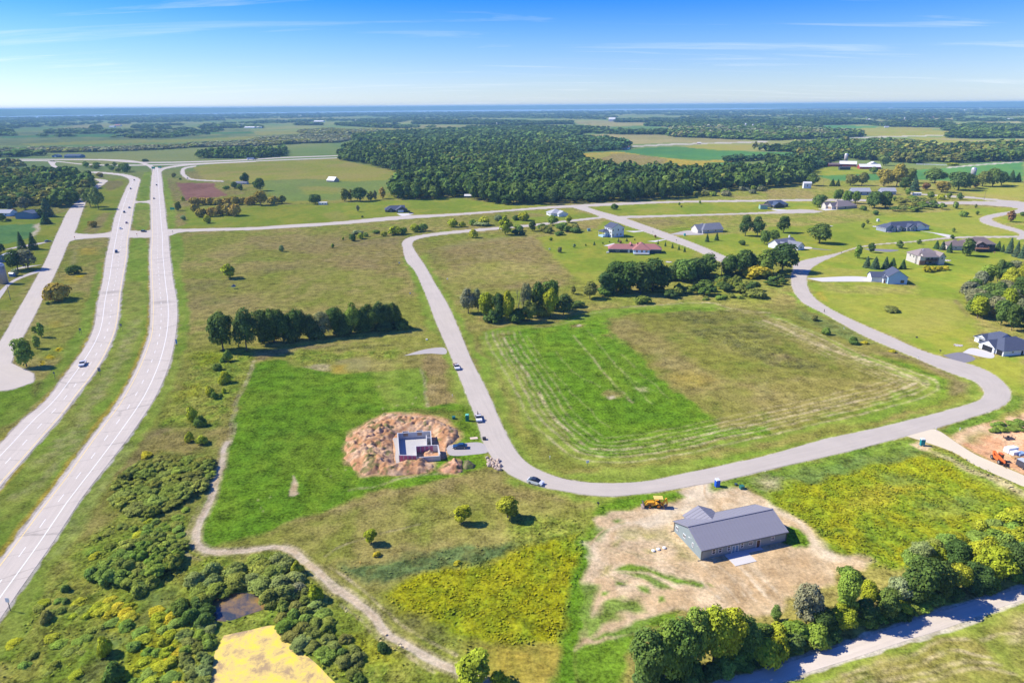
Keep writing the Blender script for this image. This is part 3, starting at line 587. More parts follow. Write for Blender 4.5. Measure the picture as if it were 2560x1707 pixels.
land('golden', 3, 4, .8, 'D2', 900, 640, 1200, 650, 1500, 650, 1480, 760, 1460, 960, 1100, 960, 1000, 780)
land('darkweed', 3, 4, .7, 'D2', 430, 440, 560, 420, 720, 520, 760, 600, 560, 560)
land('scrub', 3, 4, .8, 'D2', 560, 560, 760, 580, 940, 640, 960, 700, 800, 700)
land('hay', 2.5, 2, 1, 'C3', 640, 1120, 760, 1130, 720, 1300, 700, 1400, 660, 1560, 'D2', 1690, 400, 1640, 600, 1640, 960, 1470, 960, 1500, 660, 1560, 400, 1620, 60)
# yard of the long shed
land('dirt', 2.5, 1.5, 1, 'C3', 720, 960, 790, 900, 900, 855, 1100, 840, 1300, 850, 1450, 800, 1580, 740, 1500, 680, 1760, 612, 1800, 690, 2000, 660, 2150, 690, 2350, 760, 'C4', 0, 760, 100, 830, 300, 960, 420, 1060, 560, 1190, 700, 1250, 850, 1270, 960, 1350, 900, 1400, 760, 1380, 640, 1420, 600, 1500, 400, 1560, 200, 1560, 'D3', 800, 200, 720, 380, 560, 450, 420, 430, 0, 380, 'D2', 2200, 420, 2050, 560, 1640, 680, 1640, 560, 1690, 300, 1690, 60, 'C3', 680, 1300, 720, 1180, 780, 1110, 730, 1050)
land('sand', 2.5, 2.5, .9, 'C3', 1180, 940, 1300, 890, 1500, 850, 1560, 740, 1520, 690, 1760, 620, 1850, 700, 1780, 850, 1500, 920, 1420, 980, 1200, 1000, 1050, 1010, 900, 1060, 780, 1150, 720, 1280, 680, 1300, 720, 1180, 850, 1060, 1000, 960)
land('sand', 2, 2, .8, 'C4', 0, 780, 150, 870, 300, 980, 430, 1090, 600, 1220, 760, 1290, 700, 1330, 520, 1340, 430, 1260, 380, 1120, 250, 1000, 100, 900, 0, 840)
land('dirtbrown', 2, 4, .75, 'C3', 1850, 1340, 2350, 1250, 'C4', 240, 1180, 380, 1240, 480, 1400, 560, 1480, 400, 1540, 'D3', 760, 250, 600, 330, 420, 400, 330, 260, 150, 80, 'C3', 1800, 1400)
land('stubble', 3, 3, .55, 'C3', 1100, 1010, 1400, 1010, 1420, 1080, 1560, 1190, 1700, 1320, 1500, 1330, 1450, 1150, 1250, 1110, 1000, 1130, 960, 1080)
for q in ((1040, 1120, 1120, 1120, 1110, 1145, 1050, 1140), (1190, 1090, 1280, 1085, 1290, 1115, 1210, 1120), (900, 1150, 980, 1140, 960, 1180, 910, 1180), (1200, 1220, 1290, 1215, 1290, 1245, 1220, 1245), (830, 1370, 900, 1350, 890, 1470, 830, 1480)): land('olive', 2, 2, .8, 'C3', *q)
land('hay', 2.2, 1.2, .95, 'C3', 940, 1410, 1010, 1355, 1200, 1370, 1450, 1430, 1700, 1500, 1870, 1560, 1700, 1545, 1450, 1490, 1250, 1440, 1060, 1430)
land('hay', 2.2, 1.2, .85, 'C3', 980, 1440, 1200, 1460, 1400, 1510, 1500, 1560, 1300, 1560, 1100, 1500)
land('hay', 3, 1.5, .85, 'D2', 1640, 180, 1790, 240, 1760, 320, 1720, 420, 1800, 400, 1900, 350, 2050, 330, 2060, 400, 1900, 440, 1780, 470, 1680, 560, 1640, 560)
land('hay', 3, 1.5, .9, 'D2', 1700, 560, 1900, 500, 2200, 420, 2350, 400, 2350, 480, 2000, 570, 1720, 580)
land('hay', 2.5, 1.5, .9, 'D2', 1680, 640, 1900, 580, 2050, 560, 2000, 700, 1940, 960, 1640, 960, 1640, 700)
for q in ((1900, 210, 1960, 210, 1950, 240, 1900, 240), (2030, 260, 2110, 250, 2110, 285, 2040, 285), (1800, 280, 1850, 280, 1840, 310, 1800, 310), (2180, 300, 2230, 290, 2230, 340, 2180, 340)): land('hay', 2, 1, .9, 'D2', *q)
land('hay', 1.5, 1, 1, 'C4', 165, 1000, 260, 1030, 350, 1100, 410, 1170, 380, 1215, 240, 1200, 150, 1150, 130, 1060)
land('hay', 2, 2, 1, 'C3', 880, 840, 1200, 820, 1400, 780, 1560, 730, 1510, 690, 1200, 720, 900, 745, 760, 850, 740, 900, 860, 900)
land('hay', 2, 2, .9, 'C3', 700, 1010, 820, 1040, 860, 1060, 780, 1130, 690, 1130, 660, 1080)
land('hay', 2, 1.5, .9, 'C3', 920, 960, 990, 960, 985, 1000, 930, 995)
_rs = random.Random(21)
for _ in range(42):
    _x, _y = _rs.uniform(1700, 2300), _rs.uniform(1290, 1560)
    streak('dirtbrown' if _rs.random() < .6 else 'sand', _rs.uniform(.4, .9), .8, .5, .6, 'C3', _x, _y, _x + 70, _y + 75 + _rs.uniform(-10, 10), _x + 150, _y + 160)
for _ in range(40):
    _x, _y = _rs.uniform(780, 1500), _rs.uniform(1020, 1500)
    streak('dirtbrown' if _rs.random() < .5 else 'straw', _rs.uniform(.3, .8), .8, .5, .55, 'C3', _x, _y, _x + 90, _y + 25 + _rs.uniform(-10, 10), _x + 190, _y + 70)
for _l in ((1000, 950, 1080, 920, 1200, 900, 1300, 880), (1020, 965, 1150, 930, 1260, 905), (1500, 760, 1560, 800, 1700, 830), (720, 1180, 820, 1060, 960, 990, 1150, 950), (1950, 790, 2000, 830, 2080, 850), (1760, 640, 1800, 760, 1900, 820)): streak('dirtbrown', .5, .6, .4, .8, 'C3', *_l)
# right of the shed
land('yellowgreen', 3, 2.5, 1, 'C4', 0, 770, 0, 690, 400, 600, 900, 470, 1400, 350, 1560, 370, 1750, 450, 1820, 560, 2000, 640, 2350, 790, 2350, 1300, 1900, 1400, 1000, 1400, 850, 1270, 700, 1250, 560, 1190, 420, 1060, 300, 960, 100, 830)
land('goldenrod', 4, 5, .7, 'C4', 200, 700, 700, 560, 1200, 430, 1500, 400, 1750, 560, 1500, 620, 1300, 700, 1200, 850, 800, 960, 500, 1000, 300, 850)
land('golden', 5, 5, .28, 'C4', 600, 830, 1000, 660, 1500, 640, 1250, 780, 900, 920)
land('bluegreen', 4, 5, .5, 'C4', 1000, 560, 1250, 520, 1400, 590, 1150, 660)
land('bluegreen', 4, 5, .4, 'C4', 1500, 800, 1900, 700, 2100, 850, 1800, 960, 1400, 960)
land('verge_dark', 3, 3, 1, 'C3', 1770, 620, 1900, 600, 2350, 495, 'C4', 0, 482, 700, 332, 1290, 182, 1380, 220, 1500, 310, 1300, 370, 700, 530, 200, 640, 0, 690, 'C3', 2350, 740, 2150, 660, 1850, 690)
land('bluegreen', 4, 4, .55, 'C4', 100, 560, 600, 450, 1100, 340, 1350, 300, 1380, 340, 900, 470, 300, 600)
land('straw', 3, 4, .7, 'C3', 2250, 560, 2350, 540, 'C4', 0, 570, 160, 590, 100, 650, 0, 650, 'C3', 2260, 640)
land('dirt', 1.5, 1.5, 1, 'C4', 1320, 265, 1400, 235, 1500, 270, 1560, 300, 1500, 320, 1400, 310)
land('scrub', 2, 2, 1, 'C4', 1480, 330, 1560, 290, 1700, 330, 1900, 450, 2150, 560, 2400, 660, 2400, 800, 2100, 680, 1800, 540, 1740, 440, 1600, 370)
land('straw', 3, 3, .75, 'C4', 1500, 320, 1700, 370, 1900, 480, 2200, 600, 2400, 700, 2400, 760, 2100, 650, 1850, 530, 1700, 430)
land('verge_dark', 2, 2, 1, 'C4', 1520, 118, 1900, 0, 'B4', 1900, 1462, 2100, 1402, 2210, 1330, 2225, 1260, 2350, 1300, 2350, 1400, 2100, 1480, 'C4', 2100, 30, 1780, 130, 1660, 170, 1580, 160)
land('hay', 2, 2, .8, 'C4', 1700, 150, 1780, 130, 1870, 150, 1800, 200, 1770, 190)
land('reddirt', 3, 2, 1, 'C4', 1640, 175, 1800, 125, 2000, 60, 2350, 10, 2500, -30, 2500, 640, 2200, 480, 1900, 350, 1760, 260)
land('dirt', 3, 3, .8, 'C4', 1640, 175, 1800, 120, 2050, 60, 2350, 15, 2350, 60, 2000, 150, 1900, 230, 1760, 250)
land('stubble', 2, 3, .6, 'C4', 1780, 190, 1950, 130, 2020, 160, 1900, 260, 1800, 240)
land('lawn', 3, 4, 1, 'B4', 1260, 770, 1900, 610, 1960, 680, 1890, 740, 1850, 790, 1890, 840, 1880, 860, 1780, 885, 1600, 905, 1500, 895)
land('lawn', 3, 4, 1, 'B4', 1910, 945, 2150, 920, 2350, 910, 2350, 1290, 2225, 1250, 2150, 1150, 2000, 1050, 1850, 985)
land('lawn', 3, 4, 1, 'B4', 360, 245, 900, 238, 1080, 250, 1300, 300, 1420, 310, 1780, 350, 1800, 420, 1880, 560, 1920, 610, 1260, 765, 900, 640, 560, 480, 420, 380)
land('olive', 4, 6, .8, 'B4', 480, 250, 1300, 290, 1400, 350, 1000, 350, 560, 340)
land('ripe', 4, 8, .6, 'B4', 520, 400, 1000, 380, 1700, 390, 1880, 600, 1260, 730, 900, 600)
land('lawn', 4, 8, .5, 'B4', 700, 440, 1100, 420, 1300, 560, 1000, 620)
land('mauve', 1.5, 2, .8, 'B4', 1690, 410, 1740, 395, 1840, 520, 1830, 560, 1760, 480)
land('golden', 2, 3, .7, 'B4', 430, 330, 500, 330, 540, 420, 470, 400)
# left lots
land('hay', 2.5, 2, 1, 'B1', 2280, 1100, 2330, 1000, 'B2', 0, 975, 150, 960, 300, 965, 560, 1050, 640, 1065, 900, 1065, 1500, 1030, 1560, 1180, 1580, 1370, 1750, 1345, 1900, 1380, 'C2', 1990, 100, 2080, 260, 2110, 360, 2160, 455, 1900, 530, 1400, 640, 1000, 720, 700, 830, 300, 990, 0, 1090, -300, 1180, -470, 1250, -510, 1180, -430, 760, -300, 300, -180, -40)
land('verge', 2, 3, .7, 'B2', 1050, 1060, 1500, 1030, 1560, 1180, 1580, 1370, 1200, 1400, 1100, 1200)
land('brown', 3, 2, 1, 'B2', 1540, 900, 1690, 900, 1740, 1060, 1800, 1290, 1810, 1345, 1580, 1372, 1560, 1180, 1530, 1030)
land('stubble', 3, 3, .8, 'B2', 1380, 930, 1540, 900, 1530, 1025, 1350, 1035)
land('stubble', 4, 3, .7, 'B2', 1350, 1420, 1750, 1390, 1900, 1480, 1850, 1560, 1560, 1460)
land('olive', 4, 4, 1, 'B2', 0, 850, 800, 760, 1500, 680, 1660, 690, 1740, 840, 1560, 850, 1380, 900, 1340, 1030, 900, 1060, 640, 1065, 430, 1010, 320, 960, 150, 950, 0, 970, 'B1', 2320, 980, 2330, 860)
land('brown', 3, 3, .9, 'B2', 0, 870, 500, 820, 850, 770, 870, 790, 560, 850, 280, 860, 200, 910, 0, 980)
land('mauve', 2, 3, .8, 'B2', 0, 870, 280, 850, 560, 810, 560, 850, 280, 900, 0, 960)
land('darkweed', 2, 2, .9, 'B2', 740, 860, 900, 830, 1150, 815, 1300, 815, 1150, 835, 900, 860, 760, 880)
land('scrub', 3, 3, .9, 'B2', 320, 930, 420, 850, 560, 870, 800, 890, 1150, 860, 1300, 850, 1350, 920, 1200, 960, 1000, 920, 800, 960, 600, 1000, 400, 1000)
land('tan', 3, 3, .7, 'B2', 740, 960, 900, 950, 1060, 960, 1000, 1040, 800, 1050, 720, 1030)
land('golden', 3, 3, .8, 'B2', 720, 1000, 840, 1000, 850, 1060, 730, 1065)
land('straw', 2, 2, .7, 'B2', 440, 1020, 560, 1000, 680, 1000, 700, 1050, 620, 1060)
land('dirt', 1, .7, .9, 'C2', 300, 740, 330, 550, 345, 570, 370, 660, 385, 720, 350, 740)
for q in ((20, 770, 10), (130, 745, 6), (50, 840, 7), (70, 870, 6), (650, 490, 6), (810, 495, 6), (680, 550, 5)): land('straw', .6, .6, .7, 'C2', q[0] - q[2], q[1], q[0], q[1] - q[2], q[0] + q[2], q[1], q[0], q[1] + q[2])
for q in ((1160, 1400, 14), (1290, 1370, 14), (1440, 1355, 14), (1470, 1300, 12), (1130, 1195, 8)): land('straw', .6, .6, .7, 'B2', q[0] - q[2], q[1], q[0], q[1] - q[2] * .6, q[0] + q[2], q[1], q[0], q[1] + q[2] * .6)
streak('straw', 1.0, .8, .7, .7, 'C2', 860, 680, 1100, 650, 1300, 580, 1600, 530, 1900, 500)
streak('straw', 1.0, .8, .7, .6, 'B2', 1500, 1030, 1530, 1100, 1560, 1300, 1582, 1380)
land('reddirt', 2.6, 2.2, .85, 'C2', 815, 180, 940, 95, 1090, 10, 'B2', 1180, 1435, 1400, 1450, 1620, 1460, 1740, 1520, 'C2', 1875, 130, 1900, 205, 1855, 245, 1760, 280, 1740, 360, 1690, 395, 1580, 410, 1660, 470, 1570, 525, 1320, 558, 990, 553, 870, 500, 800, 395, 795, 270)
land('reddirt', 1.5, 1.5, .8, 'C2', 1670, 490, 1740, 430, 1800, 395, 1880, 400, 1900, 480, 1870, 535, 1760, 530)
land('reddirt', .2, .4, 1, 'C2', 1250, 200, 1290, 130, 1620, 120, 1680, 225, 1740, 270, 1740, 390, 1480, 420, 1300, 450, 1265, 430, 1255, 300)
# right-hand block
land('stubble', 4, 3, 1, 'B2', 1960, 700, 2350, 630, 'B3', 0, 640, 560, 545, 930, 470, 1500, 430, 1850, 425, 2000, 470, 2350, 480, 'B4', 0, 440, 330, 460, 1100, 840, 1700, 1110, 1850, 1220, 1700, 1320, 800, 1560, 'C4', 380, 180, 0, 290, 'C3', 2350, 280, 1200, 440, 700, 470, 420, 500, 300, 320, 100, 20, 'B2', 2300, 1200)
land('verge', 3, 3, 1, 'B2', 2060, 700, 2350, 640, 'B3', 0, 645, 300, 650, 560, 560, 930, 480, 1400, 440, 1850, 430, 2000, 480, 1850, 500, 1200, 520, 1000, 560, 0, 690, 'B2', 2240, 720, 2260, 790, 2350, 920, 'B3', 100, 1100, 380, 1540, 'C3', 500, 220, 660, 330, 900, 380, 1500, 340, 2350, 170, 'C4', 0, 150, 500, 60, 'B4', 1000, 1400, 1400, 1260, 1420, 1200, 1300, 1130, 900, 960, 500, 750, 200, 620, 0, 560, 0, 530, 200, 600, 560, 770, 900, 920, 1400, 1080, 1660, 1130, 1690, 1200, 1600, 1300, 1000, 1500, 'C4', 300, 150, 0, 220, 'C3', 2350, 230, 1500, 370, 1000, 450, 700, 450, 500, 400, 300, 260, 100, 30, 'B2', 2230, 1100, 2080, 800)
land('hay', 3, 2, 1, 'B2', 2260, 760, 2350, 700, 'B3', 0, 690, 500, 620, 860, 560, 930, 700, 1020, 760, 1150, 900, 1300, 1060, 1550, 1280, 1800, 1450, 1900, 1560, 'C3', 1950, 130, 2350, 60, 'C4', 0, 60, 0, 90, 'C3', 2350, 160, 1700, 260, 1300, 330, 900, 380, 700, 350, 560, 260, 400, 60, 'B3', 300, 1400, 100, 1060, 0, 920)
land('hay', 4, 4, .8, 'B3', 1000, 500, 1400, 480, 1850, 470, 1800, 500, 1100, 530, 960, 560)
land('hay', 3, 3, .8, 'B4', 860, 1390, 1100, 1300, 1380, 1200, 1400, 1230, 1200, 1320, 900, 1420, 400, 1490, 400, 1460)
land('hay', 3, 3, .8, 'B4', 950, 900, 1300, 1000, 1600, 1120, 1680, 1180, 1660, 1280, 1500, 1370, 1300, 1420, 1560, 1280, 1600, 1180, 1400, 1070, 1000, 930)
land('brown', 5, 6, .6, 'B3', 880, 600, 1050, 560, 1450, 780, 1500, 880, 1280, 920, 1080, 850)
land('brown', 5, 6, .75, 'B3', 1280, 950, 1450, 870, 1700, 980, 1980, 1160, 1900, 1220, 1600, 1280, 1400, 1120)
land('golden', 5, 6, .4, 'B3', 1500, 1080, 1700, 1050, 1850, 1130, 1600, 1200)
land('brown', 5, 6, .6, 'B3', 2080, 1200, 2350, 1120, 'B4', 300, 1100, 800, 1150, 1300, 1130, 1350, 1180, 800, 1350, 200, 1480, 0, 1450)
land('darkweed', 5, 6, .8, 'B3', 1380, 520, 1700, 500, 2000, 500, 2200, 560, 1700, 640, 1560, 620)
land('darkweed', 5, 5, .85, 'B3', 1640, 690, 1900, 640, 2200, 640, 2350, 720, 2350, 960, 2200, 930, 1900, 800)
land('darkweed', 5, 5, .85, 'B4', 0, 780, 120, 840, 330, 960, 500, 1000, 500, 1060, 300, 1060, 0, 960)
land('mauve', 4, 5, .6, 'B4', 0, 900, 150, 900, 260, 960, 100, 990, 0, 960)
land('bluegreen', 3, 4, .6, 'B4', 260, 500, 480, 560, 800, 700, 950, 790, 800, 800, 560, 690, 300, 580)
land('mauve', 2, 3, .85, 'B4', 960, 880, 1200, 880, 1500, 1000, 1850, 1180, 1840, 1260, 1700, 1270, 1680, 1130, 1300, 960)
land('brown', 3, 4, .7, 'B4', 30, 400, 150, 390, 250, 440, 80, 450)
land('brown', 2, 2, .9, 'B3', 520, 640, 600, 620, 680, 630, 640, 655, 540, 660)
land('sand', 1, 1.2, .8, 'B3', 590, 635, 635, 628, 630, 645, 595, 648)
land('brown', 2, 2, .8, 'B3', 840, 1270, 900, 1230, 980, 1260, 1000, 1300, 900, 1310)
land('sand', 1, 1.2, .8, 'B3', 880, 1295, 940, 1290, 950, 1305, 900, 1315)
land('straw', 2, 2, .5, 'B3', 1120, 1210, 1200, 1200, 1240, 1250, 1160, 1250)
land('brown', 2, 2, .7, 'B3', 820, 720, 920, 715, 930, 760, 860, 740)
streak('straw', .8, 1, .7, .75, 'B3', 570, 730, 700, 880, 860, 1100, 1010, 1260, 1110, 1345)
for l in ((140, 730, 260, 920, 480, 1180, 760, 1460, 890, 1565), (690, 680, 900, 930, 1130, 1200, 1300, 1360), (900, 930, 1150, 1170, 1330, 1250), (1180, 1075, 1330, 1200, 1440, 1310), (400, 880, 560, 1060, 800, 1200), (1000, 900, 1130, 1020)):
    streak('straw', .5, 1, .5, .42, 'B3', *l)
# windrows following the edge of the mown block
WR = smooth(pts('B2', 2075, 700, 2100, 790, 2170, 930, 2280, 1120, 2350, 1250, 'B3', 150, 1530, 'C3', 300, 210, 420, 320, 600, 410, 900, 450, 1300, 420, 2350, 200, 'C4', 300, 130, 'B4', 900, 1460, 1500, 1290, 1620, 1200, 1560, 1130, 1300, 1050, 900, 900, 500, 720, 100, 570), 200)
WRT = np.gradient(WR, axis=0); WRT /= np.linalg.norm(WRT, axis=1)[:, None]; WRN = np.c_[-WRT[:, 1], WRT[:, 0]]
for k, (off, w, op) in enumerate(((1.5, .9, .7), (5.0, 1.0, .8), (7.2, .7, .6), (9.5, 1.3, .9), (12.0, .7, .5), (14.5, .8, .65), (17.5, .6, .5))):
    LAND.append(('straw', WR + WRN * off, .7, .7, op, w))
streak('straw', 2.6, 1, .8, .9, 'B4', 0, 600, 150, 660, 330, 760, 500, 830, 700, 900, 830, 935, 1000, 990, 1200, 1060, 1350, 1120, 1440, 1180)
streak('straw', .9, 1, .7, .7, 'B4', 0, 545, 200, 620, 400, 720, 560, 800, 700, 870, 900, 920, 1100, 990, 1400, 1090, 1560, 1160)
streak('straw', 1.6, 1.2, 1, .8, 'B3', 1000, 470, 1300, 450, 1700, 432, 1850, 432, 2000, 475, 2200, 510, 2350, 520)
streak('straw', .8, 1.2, .8, .5, 'B3', 1850, 470, 2000, 500, 2200, 530, 2350, 570)
streak('straw', .8, 1.2, .8, .5, 'B3', 200, 660, 420, 630, 700, 540, 900, 500)
# wheel tracks in the meadow and the mown hay path
for l in ((1130, 1070, 1400, 1010, 1700, 940, 1850, 920), (1000, 1110, 900, 1150, 720, 1210, 620, 1290, 580, 1350), (1100, 1090, 960, 1140, 800, 1190, 690, 1260, 650, 1340, 680, 1400), (1350, 1050, 1600, 985, 1800, 930, 2000, 860, 2200, 825)): streak('darkweed', .5, .5, .4, .85, 'C2', *l)
for l in ((1020, 1120, 920, 1165, 750, 1215, 640, 1290, 610, 1350), (1100, 1085, 1500, 990)): streak('straw', .6, .5, .5, .5, 'C2', *l)
streak('straw', 1.6, .8, .6, .6, 'C1', 2080, 240, 2140, 30, 'B1', 2170, 1350, 2270, 1130, 2330, 960)
streak('straw', 3.2, .8, .9, .8, 'C1', 2080, 240, 2000, 560, 1940, 770, 1860, 940, 1800, 1090, 1805, 1180, 1900, 1240, 2050, 1255, 2350, 1222, 'C2', 150, 1205, 280, 1225, 420, 1300, 560, 1430, 700, 1560, 'D2', 200, 420, 350, 580, 540, 690, 750, 790, 950, 870, 1150, 960)
streak('sand', 1.7, .7, .5, 1, 'C1', 2080, 240, 2000, 560, 1940, 770, 1860, 940, 1800, 1090, 1805, 1180, 1900, 1240, 2050, 1255, 2350, 1222, 'C2', 150, 1205, 280, 1225, 420, 1300, 560, 1430, 700, 1560, 'D2', 200, 420, 350, 580, 540, 690, 750, 790, 950, 870, 1150, 960)
streak('dirt', .8, .7, .5, .5, 'C1', 2000, 560, 1860, 940, 1800, 1090, 1805, 1180, 1900, 1240, 2050, 1255, 2350, 1222, 'C2', 150, 1205, 280, 1225, 420, 1300, 560, 1430, 700, 1560, 'D2', 200, 420, 350, 580, 540, 690, 750, 790, 950, 870)
for l in (('C1', 2170, 60, 2040, 500, 1930, 760, 1780, 1060, 1750, 1130, 1790, 1220, 1900, 1290), ('C1', 1830, 830, 1720, 1080, 1660, 1160, 1720, 1270, 1850, 1320), ('D2', 0, 370, 140, 470, 260, 600, 440, 700, 640, 830), ('D2', 0, 150, 200, 310, 400, 480, 600, 600, 800, 710), ('C2', 680, 1400, 800, 1470, 900, 1550)): streak('straw', .7, .6, .5, .7, *l)
# bottom right field
land('stubble', 3, 3, 1, 'D3', 690, 905, 1200, 735, 1880, 515, 2352, 345, 2600, 270, 2600, 1000, 600, 1000)
land('verge', 2, 3, .9, 'D3', 690, 890, 1200, 725, 1880, 502, 2352, 330, 2600, 260, 2600, 300, 2300, 390, 1900, 570, 1500, 690, 1000, 850, 800, 960, 500, 1000)
land('verge', 4, 4, .8, 'D3', 1950, 540, 2050, 540, 2300, 760, 2450, 880, 2350, 900, 2150, 740)
land('brown', 4, 4, .6, 'D3', 1400, 780, 1800, 640, 1950, 640, 1700, 760, 1400, 860)
for k, l in enumerate(((900, 900, 1300, 790, 1800, 620, 1950, 590), (1000, 930, 1500, 790, 1900, 700, 2100, 720), (1300, 900, 1700, 820, 2000, 760, 2200, 780), (1500, 930, 1900, 830, 2100, 810, 2300, 850), (2050, 600, 2200, 560, 2400, 520))): streak('straw', .8, 1.2, .7, .7, 'D3', *l)
land('straw', 2, 3, .6, 'D3', 2250, 460, 2352, 430, 2352, 640, 2280, 640)

POND_YELLOW = pts('D1', 1545, 572, 1700, 540, 1900, 505, 1945, 525, 1990, 610, 2100, 700, 2200, 785, 2260, 850, 2320, 910, 2400, 1050, 1440, 1050, 1450, 900, 1465, 780, 1485, 680, 1500, 620)
POND_DARK = pts('D1', 1440, 400, 1460, 345, 1500, 310, 1600, 282, 1720, 282, 1780, 305, 1835, 380, 1700, 432, 1560, 475, 1500, 492, 1465, 460)
# ------------------------------------------------------------------ ground sheet
GROUND = {}
def build_ground():
    az = np.radians(np.r_[np.arange(-180, -47, 7.0), np.linspace(-46.5, 46.5, 900), np.arange(48, 180, 7.0)])
    ys = np.r_[1765, np.arange(1740, 560, -2.4), np.arange(560, 300, -1.8), np.arange(300, 268, -1.3)]
    dep = PITCH + np.arctan((ys - 853.5) / FOC)
    rng = np.r_[CAM_H / np.tan(dep), [15000.0, 19000.0, 22500.0]]
    rng = np.r_[[8.0, 45.0, 70.0], rng[rng > 82]]
    nr, na = len(rng), len(az)
    X = rng[:, None] * np.sin(az)[None, :]; Y = rng[:, None] * np.cos(az)[None, :]
    P = np.c_[X.ravel(), Y.ravel()]
    n = len(P)
    dist = np.hypot(P[:, 0], P[:, 1])
    col = np.zeros((n, 3)); relief = np.zeros(n); tex = np.zeros(n)
    wx = (fbm(P[:, 0] / 7, P[:, 1] / 7, 3, 5) - .5) * 2; wy = (fbm(P[:, 0] / 7, P[:, 1] / 7, 3, 31) - .5) * 2
    def cover(name, I):
        a, b, c, sc, rl, rs, tx = COVER[name]
        p = P[I]
        s = (sum(map(ord, name)) * 7) % 97
        t = fbm(p[:, 0] / sc, p[:, 1] / sc * .8, 4, s)
        t = np.clip((t - .34) / .32, 0, 1)[:, None]
        u = fbm(p[:, 0] / (sc * .45), p[:, 1] / (sc * .6), 3, s + 9)
        u = np.clip((u - .50) / .22, 0, 1)[:, None]
        gain = np.array(GAIN.get(name, (1.48, 1.36, 1.0)))
        cc = np.array(a) * (1 - t) + np.array(b) * t
        cc = cc * (1 - u * .7) + np.array(c) * u * .7
        big = fbm(p[:, 0] / (sc * 4), p[:, 1] / (sc * 4), 2, s + 20)[:, None]
        return cc * gain * (.86 + .28 * big), rl, rs, tx
    def blend(name, I, al):
        cc, rl, rs, tx = cover(name, I)
        al = al[:, None]
        col[I] = col[I] * (1 - al) + cc * al
        a1 = al[:, 0]
        relief[I] = relief[I] * (1 - a1) + rl * a1
        tex[I] = tex[I] * (1 - a1) + tx * a1
    allI = np.arange(n)
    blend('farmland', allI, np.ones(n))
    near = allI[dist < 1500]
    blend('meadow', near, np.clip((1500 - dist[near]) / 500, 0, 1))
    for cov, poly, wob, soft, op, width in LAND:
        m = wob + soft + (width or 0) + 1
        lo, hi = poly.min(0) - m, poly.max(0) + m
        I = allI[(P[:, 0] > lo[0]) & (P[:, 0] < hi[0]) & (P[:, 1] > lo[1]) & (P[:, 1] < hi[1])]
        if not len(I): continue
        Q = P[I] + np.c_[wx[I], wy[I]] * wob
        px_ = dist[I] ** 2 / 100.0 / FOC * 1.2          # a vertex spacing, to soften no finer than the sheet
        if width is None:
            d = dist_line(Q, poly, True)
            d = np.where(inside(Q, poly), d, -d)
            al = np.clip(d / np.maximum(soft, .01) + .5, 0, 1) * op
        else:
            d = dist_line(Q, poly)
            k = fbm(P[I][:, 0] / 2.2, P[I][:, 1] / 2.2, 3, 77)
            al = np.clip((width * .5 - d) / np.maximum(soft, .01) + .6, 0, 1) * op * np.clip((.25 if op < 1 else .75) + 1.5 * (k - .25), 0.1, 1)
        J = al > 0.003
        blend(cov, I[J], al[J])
    # gravel shoulder and worn edge along every paved edge; flat under the pavement
    flat = np.ones(n)
    EXC = pts('C2', 1255, 205, 1285, 150, 1620, 140, 1660, 230, 1725, 270, 1725, 385, 1500, 415, 1340, 430, 1275, 445, 1258, 320)
    PONDS = [('pond', p) for p in (POND_YELLOW, POND_DARK)]
    for key, E in list(ROAD_EDGE.items()) + [(k, v[0]) for k, v in DRIVES.items()] + [('excavation', EXC)] + PONDS:
        m = 14
        lo, hi = E.min(0) - m, E.max(0) + m
        I = allI[(P[:, 0] > lo[0]) & (P[:, 0] < hi[0]) & (P[:, 1] > lo[1]) & (P[:, 1] < hi[1]) & (dist < 1400)]
        if not len(I): continue
        d = dist_line(P[I], E, True)
        ins = inside(P[I], E)
        if key in ROADS:
            w = {'highway': 1.0, 'highway_far_side': 1.0, 'gravel_road': 1.2}.get(key, .55)
            k = vnoise(P[I][:, 0] / 2.5, P[I][:, 1] / 2.5, 3)
            al = np.where(ins, 1, np.clip((w * (.4 + .9 * k) - d) / .5, 0, .8))
            J = al > .01
            blend('gravel', I[J], al[J])
        f = np.where(ins, 0, np.clip((d - .6) / 3.0, 0, 1))
        flat[I] = np.minimum(flat[I], f)
    GROUND.update(az=az, rng=rng, col=np.clip(col, 0, 1).reshape(nr, na, 3))
    # relief
    z = np.zeros(n)
    I = allI[(dist < 900)]
    p = P[I]
    h1 = fbm(p[:, 0] / 1.7, p[:, 1] / 1.7, 3, 41); h2 = fbm(p[:, 0] / 6, p[:, 1] / 6, 2, 43)
    z[I] = relief[I] * (np.clip((h1 - .3) * 1.9, 0, 1) * .75 + .35 * h2) * flat[I] * np.clip((620 - dist[I]) / 420, 0, 1)
    V = np.c_[P, z]
    i = np.arange(nr - 1)[:, None] * na + np.arange(na)[None, :]
    j = np.arange(nr - 1)[:, None] * na + (np.arange(na)[None, :] + 1) % na
    F = np.stack([i, j, j + na, i + na], -1).reshape(-1, 4)
    m = bpy.data.materials.new('ground_cover'); m.use_nodes = True
    t = m.node_tree; t.nodes.clear()
    o = N(t, 'ShaderNodeOutputMaterial'); b = N(t, 'ShaderNodeBsdfDiffuse', Roughness=0.6)
    t.links.new(b.outputs[0], o.inputs[0])
    a = N(t, 'ShaderNodeAttribute', attribute_name='col'); tx = N(t, 'ShaderNodeAttribute', attribute_name='grain')
    geo = N(t, 'ShaderNodeNewGeometry')
    na_ = N(t, 'ShaderNodeTexNoise', Scale=1.25, Detail=2.0, Roughness=0.75); nb = N(t, 'ShaderNodeTexNoise', Scale=0.22, Detail=4.0, Roughness=0.65)
    for q in (na_, nb): t.links.new(geo.outputs['Position'], q.inputs['Vector'])
